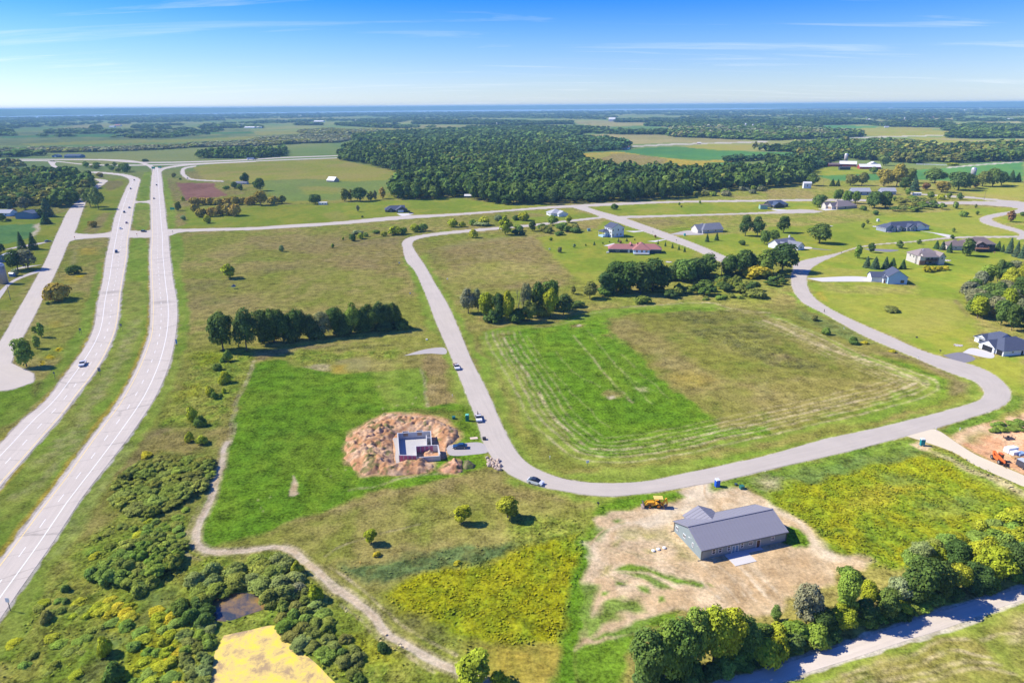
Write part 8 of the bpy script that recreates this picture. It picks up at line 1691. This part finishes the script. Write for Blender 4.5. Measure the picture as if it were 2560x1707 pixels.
# ------------------------------------------------------------------ vehicles
TYRE = mat('tyre_rubber', (.018, .018, .02), .85, vary=.1); RIM = mat('wheel_rim', (.45, .45, .46), .35, .7, vary=.05)
CARPAINT = mat('car_paint', rough=.3, spec=.5, vary=.0, coat=.6, objcolor=True)
LAMP_W, LAMP_R = mat('headlight_glass', (.75, .77, .8), .15, spec=.6), mat('taillight_glass', (.40, .02, .02), .25)
CARGLASS = mat('car_glass', (.02, .026, .035), .06, spec=.7, vary=.05)
def wheel_parts(root, x, y, r=.34, w=.22, rim=RIM, big=False):
    key = ('wheel', r, w, rim.name)
    if key not in CACHE:
        CACHE[key] = (MB().tube((0, -w / 2, 0), (0, w / 2, 0), r, r, 16).mesh('wheel', TYRE, False), MB().tube((0, -w / 2 - .012, 0), (0, w / 2 + .012, 0), r * .58, r * .58, 12).mesh('rim', rim))
    o = link('wheel', CACHE[key][0], root, (x, y, r)); link('rim', CACHE[key][1], o)
CAR = {  # half length, width, lower profile, cabin profile (x,z)
 'sedan': (2.3, 1.78, [(-2.3, .42), (-2.28, .82), (-1.75, .96), (1.0, .94), (2.15, .74), (2.3, .45), (2.1, .26), (-2.1, .26)], [(-1.75, .95), (-1.05, 1.38), (.25, 1.40), (1.05, .93)]),
 'suv': (2.35, 1.88, [(-2.35, .48), (-2.33, 1.02), (1.0, 1.05), (2.2, .95), (2.35, .5), (2.2, .32), (-2.2, .32)], [(-2.3, 1.02), (-2.05, 1.64), (.35, 1.66), (1.05, 1.04)]),
 'crossover': (2.35, 1.90, [(-2.35, .45), (-2.3, 1.0), (-1.6, 1.12), (1.0, 1.02), (2.1, .80), (2.35, .48), (2.2, .27), (-2.2, .27)], [(-2.05, 1.08), (-1.0, 1.56), (.15, 1.60), (1.35, .98)]),
}
def car(kind, label, X, Y, yaw, color, group=None, cat='car', name=None):
    hl, wd, low, cab = CAR[kind]
    if kind not in CACHE:
        k = MB().prism(low, -wd / 2, wd / 2).mesh('body', CARPAINT)
        g = MB(); n = len(cab); a, b = wd * .47, wd * .38
        zmin = min(p[1] for p in cab)
        wv = lambda p: a if p[1] - zmin < .2 else b
        vs = [(p[0], -wv(p), p[1]) for p in cab] + [(p[0], wv(p), p[1]) for p in cab]
        g.add(vs, [tuple(range(n)), tuple(range(2 * n - 1, n - 1, -1))] + [(i, i + n, (i + 1) % n + n, (i + 1) % n) for i in range(n)])
        top = [p for p in cab if p[1] - zmin > .2]
        r = MB().box(top[0][0] - .02, top[-1][0] + .02, -b - .01, b + .01, top[0][1] - .03, top[0][1] + .05)
        CACHE[kind] = (k, g.mesh('windows', CARGLASS), r.mesh('roof', CARPAINT), MB().box(hl - .16, hl + .01, -.25, .25, .58, .74).mesh('headlight', LAMP_W), MB().box(-hl - .01, -hl + .08, -.22, .22, .72, .90).mesh('taillight', LAMP_R))
    e = empty(name or ('car' if kind != 'suv' else 'suv'), (X, Y, ROADTOP), yaw, label, cat, group)
    b, g, r, h_, t = CACHE[kind]
    col = (*color, 1)
    o = link('body', b, e); o.color = col
    link('glasshouse', g, e); o2 = link('roof', r, e); o2.color = (.03, .035, .045, 1) if kind == 'crossover' else col
    for s in (-1, 1):
        link('headlight', h_, e, (0, s * wd * .36, 0)); link('taillight', t, e, (0, s * wd * .37, 0))
        for x in (-1.38, 1.42): wheel_parts(e, x, s * (wd / 2 - .10), .33 if kind != 'suv' else .37)
    return e
ROADTOP = .062
def on(zone, x, y): return at(zone, x, y)
def heading(zone, x0, y0, x1, y1):
    a, b = at(zone, x0, y0), at(zone, x1, y1); return math.atan2(b[1] - a[1], b[0] - a[0])
def pickup(label, X, Y, yaw, color, flat=False, cat='pickup truck', bedcol=None):
    e = empty('flatbed_truck' if flat else 'pickup_truck', (X, Y, ROADTOP), yaw, label, cat)
    col = (*color, 1)
    o = MB().prism([(.2, .45), (.2, 1.12), (1.45, 1.12), (2.7, 1.02), (2.8, .5)], -.98, .98).obj('body', CARPAINT, e); o.color = col
    g = MB().add([(.2, -.94, 1.1), (1.5, -.94, 1.1), (.35, -.8, 1.78), (.95, -.8, 1.78), (.2, .94, 1.1), (1.5, .94, 1.1), (.35, .8, 1.78), (.95, .8, 1.78)], [(0, 1, 3, 2), (4, 6, 7, 5), (0, 2, 6, 4), (1, 5, 7, 3), (2, 3, 7, 6), (0, 4, 5, 1)]).obj('glasshouse', CARGLASS, e)
    o = MB().box(.32, .98, -.82, .82, 1.76, 1.84).obj('roof', CARPAINT, e); o.color = col
    if flat:
        o = MB().box(-2.9, .1, -1.05, 1.05, .85, 1.0).obj('flatbed', CARPAINT, e); o.color = (*(bedcol or (.5, .42, .34)), 1)
        MB().box(.0, .1, -1.0, 1.0, 1.0, 1.75).obj('headboard', mat('dark_steel', (.06, .05, .05), .6), e)
    else:
        b = MB().box(-2.7, .16, -.98, -.86, .5, 1.08).box(-2.7, .16, .86, .98, .5, 1.08).box(-2.7, -2.58, -.86, .86, .5, 1.08).box(-2.58, .16, -.86, .86, .5, .62)
        o = b.obj('truck_bed', CARPAINT, e); o.color = col
    MB().box(-2.7, 2.6, -.5, .5, .34, .5).obj('chassis', MATS['dark_metal'], e)
    for s in (-1, 1):
        link('headlight', slab_mesh('headlight', .4, .22, LAMP_W, -.02, .05), e, (2.76, s * .7, .68), math.pi / 2)
        for x in (-1.7, 1.8): wheel_parts(e, x, s * .86, .40, .26)
    return e
X, Y = on('C3', 216, 618); car('crossover', 'white rounded car with black glass roof parked at the road bend', X, Y, heading('C3', 150, 600, 282, 634), (.78, .79, .80))
X, Y = on('C2', 1873, 292); car('sedan', 'dark blue sedan parked on the gravel drive by the basement', X, Y, heading('C2', 1940, 290, 1806, 294), (.012, .055, .12))
X, Y = on('B2', 1840, 1030); t1 = pickup('white flatbed truck carrying brown boards, parked by the upper lots', X, Y, heading('B2', 1815, 980, 1862, 1060), (.80, .80, .80), True)
for i in range(6): MB().box(-2.8, -.2, -.95 + i * .32, -.68 + i * .32, 1.0, 1.12).obj('board', mat('old_board', (.20, .12, .09), .85, vary=.3), t1)
X, Y = on('B2', 2042, 1500); t2 = pickup('white crane-bed truck with empty pale bed, parked nearest the basement', X, Y, heading('B2', 2025, 1440, 2058, 1560), (.80, .80, .80), True, bedcol=(.62, .54, .45))
MB().box(-1.5, -1.1, -.2, .2, 1.0, 1.7).box(-2.6, -1.2, -.1, .1, 1.7, 1.85).obj('crane_arm', MATS['dark_steel'], t2)
X, Y = on('B1', 762, 1000); pickup('white pickup truck driving alone on the near highway', X, Y, heading('B1', 790, 950, 700, 1080), (.80, .81, .83))
for k, x, y, dx, dy, c, lab in (('suv', 1070, 1437, -15, 80, (.02, .045, .10), 'dark blue car on the highway just below the crossroads'), ('suv', 1322, 1250, 60, 2, (.015, .02, .03), 'black car crossing the median at the crossroads'), ('sedan', 1108, 1222, -20, 80, (.75, .76, .78), 'white car on the highway above the crossroads'),
        ('sedan', 1163, 1170, -20, 80, (.16, .05, .06), 'maroon car on the highway above the white one'), ('suv', 1142, 1072, -30, 80, (.03, .03, .035), 'black car on the outer lane left of the blue car'), ('sedan', 1188, 1030, -25, 80, (.02, .09, .20), 'blue car on the highway below the median crossover'), ('suv', 1200, 856, -30, 80, (.03, .025, .03), 'dark car on the highway above the median crossover'),
        ('sedan', 1233, 776, -40, 40, (.03, .03, .035), 'dark car at the ramp bend'), ('suv', 1438, 822, 2, -80, (.10, .10, .11), 'grey car driving away near the overhead signs'), ('sedan', 1414, 946, -2, -80, (.05, .025, .03), 'dark red car driving away beside the median crossover'), ('sedan', 1722, 760, 30, 30, (.10, .10, .10), 'grey car on the service lane'), ('sedan', 440, 1340, 60, -8, (.02, .03, .06), 'dark car on the farm field lane')):
    X, Y = on('A1', x, y); car(k, lab, X, Y, heading('A1', x, y, x + dx, y + dy), c)
X, Y = on('A1', 2310, 586)
e = empty('semi_truck', (X, Y, .06), heading('A1', 2270, 588, 2350, 584), 'white and blue semi truck on the interstate', 'truck')
o = MB().box(-9, 4.5, -1.3, 1.3, 1.1, 4.0).obj('trailer', CARPAINT, e); o.color = (.5, .58, .68, 1)
o = MB().prism([(5, .6), (5, 3.6), (6.3, 3.6), (7, 2.0), (8.2, 1.8), (8.3, .6)], -1.2, 1.2).obj('cab', CARPAINT, e); o.color = (.05, .10, .2, 1)
for x in (-7.5, -6.2, 3, 4.2, 7.2):
    for s in (-1, 1): wheel_parts(e, x, s * 1.1, .5, .3)
X, Y = on('A2', 5, 582); car('suv', 'dark car on the interstate left of the wood', X, Y, 0, (.02, .03, .08))
X, Y = on('A2', 1425, 1080); car('sedan', 'dark blue car on the drive of the dark green house', X, Y, .1, (.02, .04, .10))

# --- backhoe loader
YEL = mat('machine_yellow', (.72, .36, .02), .5, vary=.08, scale=1.2); YELP = mat('canopy_yellow', (.80, .56, .16), .6, vary=.05); STEEL = mat('worn_steel', (.30, .23, .19), .6, .3, vary=.3)
X, Y = on('R2', 560, 1195)
e = empty('backhoe', (X, Y, .03), heading('R2', 1120, 1190, 680, 1185), 'yellow backhoe loader with square canopy parked behind the long building', 'backhoe')
def M(*boxes):
    b = MB()
    for q in boxes: b.box(*q)
    return b
# local x points forward (towards the loader bucket); the rear axle stands at x = -3.0, front at x = -1.0
M((-4.3, .1, -.42, .42, .55, .95)).obj('chassis', YEL, e)
MB().prism([(-1.9, .9), (-1.9, 1.55), (-.25, 1.45), (-.15, .9)], -.42, .42).obj('engine_hood', YEL, e)
M((-3.9, -1.95, -.62, .62, .9, 1.25)).obj('platform', YEL, e); M((-3.3, -2.8, -.28, .28, 1.25, 1.55), (-3.4, -3.25, -.28, .28, 1.55, 2.0)).obj('seat', BLACK, e)
for x in (-3.85, -2.1):
    for s in (-1, 1): M((x - .05, x + .05, s * .60 - .05, s * .60 + .05, 1.2, 2.68)).obj('canopy_post', YEL, e)
M((-4.15, -1.8, -.85, .85, 2.68, 2.82)).obj('canopy', YELP, e)
YR = mat('wheel_yellow', (.62, .24, .03), .6)
for s in (-1, 1):
    wheel_parts(e, -3.05, s * .80, .70, .42, YR); wheel_parts(e, -.75, s * .78, .45, .30, YR)
    MB().prism([(-3.75, 1.2), (-3.5, 1.52), (-2.6, 1.52), (-2.25, 1.2), (-2.35, 1.1), (-2.65, 1.40), (-3.45, 1.40), (-3.65, 1.12)], s * .80 - .2, s * .80 + .2).obj('fender', YEL, e)
    MB().prism([(-1.95, 1.55), (-1.95, 1.75), (-.1, 1.62), (.75, .55), (.6, .42), (-.25, 1.42)], s * .58 - .06, s * .58 + .06).obj('loader_arm', YEL, e)
    MB().tube((-1.6, s * .58, .9), (-.4, s * .58, 1.35), .06, .06, 6).obj('hydraulic_cylinder', STEEL, e)
    MB().tube((-4.2, s * .6, .9), (-4.5, s * 1.15, .12), .09, .09, 6).obj('stabiliser', YEL, e)
MB().prism([(.62, .15), (.70, 1.05), (1.15, 1.25), (1.05, 1.12), (.82, .95), (.78, .28), (1.35, .10), (1.35, .05)], -1.1, 1.1).obj('bucket', STEEL, e)
MB().prism([(-4.2, .8), (-4.15, 1.3), (-4.9, 2.55), (-5.2, 2.65), (-5.25, 2.35), (-4.55, .85)], -.16, .16).obj('boom', YEL, e)
MB().prism([(-5.0, 2.5), (-5.25, 2.7), (-5.55, 1.0), (-5.45, .6), (-5.25, .65)], -.13, .13).obj('dipper_stick', YEL, e)
MB().prism([(-5.5, .85), (-5.2, .75), (-4.75, .35), (-4.85, .15), (-5.4, .3)], -.32, .32).obj('digging_bucket', STEEL, e)
# --- telehandler, building materials and trailer on the site at the right
ORG = mat('machine_orange', (.72, .17, .04), .5, vary=.08)
X, Y = on('R9', 1850, 1085)
e = empty('telehandler', (X, Y, .04), heading('R9', 1720, 980, 1860, 1085), 'orange telehandler with raised rear boom on the building site', 'telehandler')
M((-3.6, .3, -.7, .7, .55, 1.15)).obj('chassis', ORG, e); M((-2.6, -1.1, .2, .95, 1.15, 2.4)).obj('cab', CARGLASS, e); M((-2.65, -1.05, .15, 1.0, 2.4, 2.5)).obj('cab_roof', ORG, e)
MB().prism([(-4.0, 1.9), (-3.9, 2.35), (1.2, 1.35), (1.7, .55), (1.4, .5), (1.0, 1.05)], -.35, .05).obj('boom', ORG, e); MB().prism([(-3.9, 1.1), (-4.1, 2.3), (-3.6, 2.3), (-3.2, 1.1)], -.5, .2).obj('boom_tower', ORG, e)
M((-2.9, -.6, -.95, -.72, .75, 1.4)).obj('engine_cover', ORG, e)
for x in (-3.2, -.1):
    for s in (-1, 1): wheel_parts(e, x, s * .85, .62, .42)
M((1.55, 1.65, -.7, .7, .1, 1.0), (1.65, 2.8, -.5, -.38, .1, .16), (1.65, 2.8, .38, .5, .1, .16)).obj('fork_carriage', MATS['dark_steel'], e)
LUM = mat('fresh_lumber', (.55, .34, .15), .8, vary=.15, stretch=(1, 12, 12)); WRAP = mat('white_wrap', (.78, .79, .82), .5, vary=.05)
def stack(name, label, zone, x, y, L, Wd, Hh, m, yaw=.0, rows=1, cat='material stack'):
    X, Y = on(zone, x, y); e = empty(name, (X, Y, .03), yaw, label, cat)
    for i in range(rows): MB().box(-L / 2, L / 2, -Wd / 2 + i * Wd / rows, -Wd / 2 + (i + 1) * Wd / rows - .04, .12, Hh * (1 - .04 * (i % 2))).obj('bundle' if rows < 5 else 'plank', m, e)
    for q in (-.35, .35): MB().box(q * L - .06, q * L + .06, -Wd / 2, Wd / 2, 0, .12).obj('bearer', LUM, e)
stack('wrapped_stack', 'large white wrapped stack behind the orange telehandler', 'R9', 2040, 810, 3.6, 1.8, 1.7, WRAP, .25, 2)
stack('wrapped_stack', 'smaller white wrapped stack in front of the large one', 'R9', 2130, 875, 2.4, 1.4, 1.3, WRAP, .25, 2)
stack('wrapped_stack', 'blue and white wrapped stack at the right of the site', 'R9', 2270, 880, 2.6, 1.6, .9, mat('blue_wrap', (.28, .42, .62), .5), .3, 2)
stack('lumber_stack', 'short yellow lumber stack beside the white wrapped stacks', 'R9', 2150, 945, 2.0, 1.2, .5, LUM, .25, 5)
stack('lumber_stack', 'long yellow lumber stack in front of the dark trailer', 'R9', 2300, 960, 4.2, .9, .4, LUM, .4, 5)
X, Y = on('R9', 2290, 1190)
e = empty('cargo_trailer', (X, Y, .03), heading('R9', 2190, 1180, 2352, 1262), 'dark grey enclosed trailer with pale roof at the right edge', 'trailer')
M((-1.8, 3.2, -.1, 2.0, .45, 2.3)).obj('body', mat('trailer_grey', (.075, .07, .085), .5), e); M((-1.85, 3.25, -.12, 2.02, 2.3, 2.38)).obj('roof', mat('trailer_roof', (.5, .54, .60), .5), e)
MB().box(-3.2, -1.8, .9, 1.05, .4, .5).obj('drawbar', MATS['dark_steel'], e)
for x in (.4, 1.3): wheel_parts(e, x, .0, .34, .22); wheel_parts(e, x, 1.9, .34, .22)
X, Y = on('R9', 2010, 520)
e = empty('steel_frame', (X, Y, .03), .05, 'dark low steel frame with four posts on the bare site', 'frame')
for x in (-1.4, 1.4):
    for y in (-.7, .7): M((x - .05, x + .05, y - .05, y + .05, 0, 1.0)).obj('post', MATS['dark_steel'], e)
M((-1.45, 1.45, -.75, .75, .3, .38)).obj('platform', MATS['dark_steel'], e); M((-.4, .3, .3, .6, .38, .9)).obj('bracket', MATS['dark_steel'], e)
# --- portable toilets, utility boxes, mailboxes, signs, poles
def toilet(zone, x, yb, color, roofc, label, yaw):
    X, Y = on(zone, x, yb); e = empty('portable_toilet', (X, Y, .03), yaw, label, 'portable toilet'); m = mat('plastic_%d' % int(color[2] * 1000), color, .5, vary=.06)
    M((-.58, .58, -.58, .58, .08, 2.05)).obj('cabin', m, e); M((-.62, .62, -.62, .62, 0, .1)).obj('skid', m, e)
    M((-.48, .48, -.62, -.58, .15, 1.95)).obj('door', m, e); MB().prism([(-.62, 2.05), (-.45, 2.28), (.45, 2.28), (.62, 2.05)], -.62, .62).obj('roof', mat('toilet_roof_%d' % int(roofc[2] * 1000), roofc, .5), e)
toilet('C3', 1882, 645, (.01, .10, .55), (.62, .66, .70), 'bright blue portable toilet beside the road', .15)
toilet('C4', 1413, 268, (.01, .26, .28), (.55, .70, .70), 'teal portable toilet at the sandy drive', -.2)
toilet('C2', 1940, 42, (.01, .20, .13), (.15, .55, .42), 'green portable toilet beside the upper parked truck', 0)
def cabinet(zone, x, y, s, color, label, h=1.0):
    X, Y = on(zone, x, y); e = empty('utility_cabinet', (X, Y, 0), .2, label, 'utility box'); m = mat('cabinet_%d_%d' % (int(color[0] * 999), int(color[1] * 999)), color, .5)
    M((-s / 2, s / 2, -s / 2, s / 2, 0, h)).obj('case', m, e); M((-s / 2 - .04, s / 2 + .04, -s / 2 - .04, s / 2 + .04, h, h + .08)).obj('lid', m, e)
cabinet('C3', 2108, 665, 1.1, (.03, .16, .13), 'green utility box beside the blue toilet', .9); cabinet('C3', 2055, 635, .6, (.05, .08, .10), 'small dark utility box left of the green one', .5); cabinet('C2', 1815, 24, 1.0, (.02, .15, .15), 'teal utility box in the grass above the dirt ring', .8)
cabinet('B2', 1315, 68, .9, (.18, .25, .36), 'blue-grey box in the meadow, upper one', .7); cabinet('B2', 1415, 347, .7, (.18, .25, .36), 'blue-grey box in the meadow, lower one', .5); cabinet('B2', 1757, 215, .7, (.6, .6, .62), 'pale utility box in the field right of the road', .6); cabinet('B2', 1567, 772, .8, (.7, .68, .62), 'pale box in the brown upper lot', .5)
cabinet('A4', 1008, 1152, 1.8, (.62, .64, .66), 'large pale cabinet on the lawn above the long house', 2.2); cabinet('A3', 1585, 1284, 1.2, (.05, .35, .38), 'teal bin before the unfinished house', 1.8); cabinet('A3', 705, 1240, 2.2, (.16, .28, .34), 'blue-grey tent-like box behind the two-storey house', 2.0)
cabinet('B4', 1365, 750, .6, (.03, .03, .035), 'small dark box beside the triangular lawn', .4); cabinet('C2', 2095, 215, 1.0, (.04, .035, .04), 'dark equipment box at the road edge by the drive', .7); cabinet('A3', 345, 1410, 1.0, (.4, .42, .44), 'grey box on the field edge', .8)
X, Y = on('C2', 2000, 205); e = prop(link('plywood_sheet', M((-1.2, 1.2, -.7, .7, .05, .16)).mesh('plywood_sheet', mat('plywood', (.66, .52, .40), .8)), None, (X, Y, 0), .2), 'pale plywood sheet lying in the grass by the gravel drive', 'board')
X, Y = on('B1', 2147, 300); hh = height_at('B1', 2147, 300, 262)
e = empty('nest_box', (X, Y, 0), .2, 'pale blue nest box on a post alone in the meadow', 'nest box'); M((-.08, .08, -.08, .08, 0, 1.2)).obj('post', LUM, e); M((-1.0, 1.0, -.8, .8, 1.2, hh - .9)).obj('box', SID['lightblue'], e); MB().prism([(-1.2, hh - .9), (0, hh), (1.2, hh - .9)], -1.0, 1.0).obj('roof', ROOF['navy'], e)
def sign(name, label, zone, x, yb, yt, w, m, two=False, yaw=0.0, hshare=.42, shape='box'):
    X, Y = on(zone, x, yb); hh = height_at(zone, x, yb, yt); wm = max(abs(at(zone, x + w / 2, yb)[0] - at(zone, x - w / 2, yb)[0]), .5)
    e = empty(name, (X, Y, 0), yaw, label, 'sign')
    for q in ((-wm * .3, wm * .3) if two else (0,)): M((q - .05, q + .05, .02, .12, -.1, hh * .97)).obj('post', MATS['dark_metal'], e)
    if shape == 'diamond': MB().prism([(-wm / 2, hh - wm / 2), (0, hh), (wm / 2, hh - wm / 2), (0, hh - wm)], -.03, .02).obj('panel', m, e)
    elif shape == 'octagon': MB().prism([(math.cos(a * math.pi / 4 + .39) * wm / 2, hh - wm / 2 + math.sin(a * math.pi / 4 + .39) * wm / 2) for a in range(8)], -.03, .02).obj('panel', m, e)
    else: M((-wm / 2, wm / 2, -.03, .02, hh * (1 - hshare), hh)).obj('panel', m, e)
BACK = mat('sign_back', (.13, .16, .20), .5, .4); BLUE_S = mat('sign_blue', (.05, .20, .45), .5); GREEN_S = mat('sign_green', (.01, .32, .22), .5); YEL_S = mat('sign_yellow', (.75, .48, .02), .5); RED_S = mat('sign_red', (.40, .03, .03), .5)
sign('road_sign', 'grey-backed road sign on two posts, left shoulder of the near highway', 'B1', 745, 728, 660, 26, BACK, True, shape='diamond'); sign('road_sign', 'grey-backed road sign on two posts in the upper median', 'B1', 1118, 686, 620, 26, BACK, True, shape='diamond')
sign('road_sign', 'grey-backed sign on a single post by the cul-de-sac', 'B1', 507, 1128, 1060, 24, BACK, shape='diamond'); sign('road_sign', 'grey-backed square sign in the lower median', 'B1', 922, 1102, 1025, 26, BACK, shape='box'); sign('road_sign', 'narrow blue route sign right of the highway bend', 'B1', 1626, 832, 765, 14, BLUE_S, hshare=.6)
sign('road_sign', 'blue and white route sign at the lower left of the highway', 'D1', 72, 405, 314, 26, WHITE, hshare=.32); sign('road_sign', 'yellow warning sign beside the frontage road', 'B1', 545, 188, 145, 18, YEL_S, shape='diamond'); sign('stop_sign', 'stop sign seen from behind at the frontage road junction', 'A1', 690, 1322, 1290, 10, RED_S, shape='octagon')
sign('stop_sign', 'red stop sign at the tip of the median', 'A1', 1260, 1292, 1262, 9, RED_S, shape='octagon'); sign('stop_sign', 'dark stop sign at the cross road entrance', 'A1', 1588, 1268, 1238, 9, BACK, shape='octagon'); sign('guide_sign', 'green guide sign right of the highway', 'A1', 1587, 1068, 1025, 40, GREEN_S, True)
sign('guide_sign', 'green guide sign at the highway fork, left one', 'A1', 1412, 690, 650, 30, GREEN_S, True, hshare=.5); sign('guide_sign', 'green guide sign at the highway fork, right one', 'A1', 1470, 680, 648, 32, GREEN_S, True, hshare=.4)
X, Y = on('C3', 693, 462); e = empty('yard_sign', (X, Y, 0), .2, 'white and blue lot sign at the edge of the mown block', 'sign'); M((-.04, .04, 0, .08, 0, 1.2)).obj('post', MATS['dark_metal'], e); M((-.45, .45, -.03, .03, 1.2, 2.0)).obj('panel', WHITE, e)
for i, (z, x, y, lab) in enumerate((('C3', 347, 395, 'white stake at the corner of the mown block'), ('B4', 697, 676, 'white stake in the rough strip along the curving road'), ('B4', 1376, 945, 'white stake near the road shoulder'), ('B2', 1803, 1295, 'white stake on the brown strip'), ('C4', 1540, 135, 'white marker at the sandy drive entrance'), ('C4', 1760, 135, 'white marker square beside the bare site'))):
    X, Y = on(z, x, y); e = empty('stake', (X, Y, 0), 0, lab, 'stake'); M((-.05, .05, -.05, .05, 0, 1.1)).obj('post', WHITE, e); M((-.16, .16, -.06, .06, .8, 1.12)).obj('tag', WHITE, e)
def pole(label, zone, x, yb, yt, m, arm=True):
    X, Y = on(zone, x, yb); hh = height_at(zone, x, yb, yt); e = empty('utility_pole', (X, Y, 0), .3, label, 'pole')
    MB().tube((0, 0, -.2), (0, 0, hh), .16, .10, 8).obj('shaft', m, e)
    if arm: M((-1.2, 1.2, -.06, .06, hh - .8, hh - .65)).obj('crossarm', m, e)
PW = mat('pole_wood', (.22, .18, .15), .9)
pole('wooden pole at the curve of the county road', 'A4', 1980, 968, 875, PW); pole('wooden pole at the edge of the great wood', 'A4', 503, 835, 768, PW); pole('grey lamp post on the farm lawn by the silo', 'B1', 98, 405, 270, BACK, False); pole('wooden pole beside the blue shed pine', 'A1', 512, 1010, 940, PW); pole('wooden pole at the edge of the farm field', 'A1', 335, 1325, 1285, PW); pole('wooden pole by the corner of the cross road', 'A4', 2050, 620, 555, PW)
for z, x, y, lab in (('A4', 672, 1450, 'mailbox beside the curving street'), ('A3', 1293, 1258, 'mailbox at the drive of the two-storey house'), ('A3', 1508, 1336, 'mailbox opposite the red-roofed house'), ('B4', 1578, 892, 'black mailbox at the drive of the white house'), ('C3', 790, 835, 'dark meter post at the yard edge'), ('C1', -9000, 0, '')):
    if x < -1000: continue
    X, Y = on(z, x, y); e = empty('mailbox', (X, Y, 0), .4, lab, 'mailbox'); M((-.05, .05, -.05, .05, 0, 1.1)).obj('post', MATS['dark_steel'], e); M((-.18, .18, -.35, .35, 1.1, 1.45)).obj('box', BLACK, e)
# white fence by the farm
fa, fb = np.array(at('A4', 1362, 632)), np.array(at('A4', 1640, 642)); fd = fb - fa; fl_ = np.hypot(*fd)
e = empty('white_fence', (fa[0], fa[1], 0), math.atan2(fd[1], fd[0]), 'long white board fence below the far wood', 'fence')
for i in range(int(fl_ / 6)): M((i * 6 - .1, i * 6 + .1, -.1, .1, 0, 2.0)).obj('post', WHITE, e)
for z in (.5, 1.1, 1.7): M((0, fl_, -.14, -.1, z, z + .35)).obj('rail', WHITE, e)
# landscape rocks at the lot corner
RK = mat('field_stone', (.46, .36, .28), .9, vary=.25, scale=2.5, bump=.5); rr = random.Random(4)
for i in range(16):
    X, Y = on('C2', rr.uniform(2110, 2250) , 0) if False else on('C2', 2125 + (i % 4) * 30 + rr.uniform(-8, 8) + (i // 4) * 8, 392 + (i // 4) * 24 + rr.uniform(-6, 6) + (i % 4) * 8)
    bm = bmesh.new(); bmesh.ops.create_icosphere(bm, subdivisions=2, radius=.5)
    for v in bm.verts: v.co *= 1 + .35 * (rr.random() - .5); v.co.z *= .7
    me = bpy.data.meshes.new('rock'); bm.to_mesh(me); bm.free(); me.materials.append(RK)
    o = link('rock', me, None, (X, Y, .25), rr.uniform(0, 6)); s = rr.uniform(.9, 1.9); o.scale = (s, s * .8, s)
    prop(o, 'tan field stone in the rock pile at the road edge', 'rock', 'stones of the rock pile')
# fire pit and garden stones on the lawns
for z, x, y, r, lab in (('B4', 1745, 822, 1.6, 'pale stone ring on the lawn left of the white house'), ('B4', 1640, 42, 2.4, 'round pale fire pit below the tan house'), ('A3', 1437, 1525, 2.0, 'pale kidney-shaped slab behind the dense grove'), ('A4', 565, 1194, 2.6, 'pale stone circle with a wooden cross on the striped lawn'), ('A4', 990, 1200, 3.0, 'pale stone bed left of the long blue-grey house')):
    X, Y = on(z, x, y); e = empty('stone_ring', (X, Y, 0), 0, lab, 'stone ring')
    for k in range(10): a = k * .628; MB().box(-.3, .3, -.22, .22, 0, .3, a, 0).obj('stone', RK if k % 3 else PAVE['concrete'], e).location = (math.cos(a) * r, math.sin(a) * r * .8, 0)
    MB().tube((0, 0, .0), (0, 0, .06), r * .9, r * .9, 16).obj('gravel_bed', PAVE['concrete'], e)
# a walker on the road
def person(label, X, Y, yaw, top, legs):
    V = [(0, 0, .95), (0, 0, 1.22), (0, 0, 1.45), (0, 0, 1.55), (0, .10, .90), (.12, .11, .48), (-.10, .11, .06), (.08, .12, .03), (0, -.10, .90), (-.06, -.11, .48), (-.30, -.11, .10), (-.14, -.12, .04), (0, .20, 1.42), (-.08, .27, 1.14), (.10, .28, .92), (0, -.20, 1.42), (.08, -.27, 1.14), (.26, -.26, .95), (.01, 0, 1.66), (.02, 0, 1.76)]
    E = [(0, 1), (1, 2), (2, 3), (0, 4), (4, 5), (5, 6), (6, 7), (0, 8), (8, 9), (9, 10), (10, 11), (2, 12), (12, 13), (13, 14), (2, 15), (15, 16), (16, 17), (3, 18), (18, 19)]
    Rr = [.15, .15, .14, .06, .10, .07, .05, .045, .10, .07, .05, .045, .07, .05, .035, .07, .05, .035, .10, .09]
    me = bpy.data.meshes.new('person'); me.from_pydata(V, E, [])
    o = prop(link('person', me, None, (X, Y, .07), yaw), label, 'person')
    sk = o.modifiers.new('skin', 'SKIN'); o.modifiers.new('subsurf', 'SUBSURF').levels = 1
    for i, v in enumerate(me.skin_vertices[0].data): v.radius = (Rr[i], Rr[i] * (.8 if i < 3 else 1)); v.use_root = i == 0
    me.materials.append(mat('dark_clothes', top, .9))
X, Y = on('B4', 515, 518); person('person in dark clothes walking along the curving road', X, Y, 2.2, (.05, .03, .04), (.03, .03, .05))
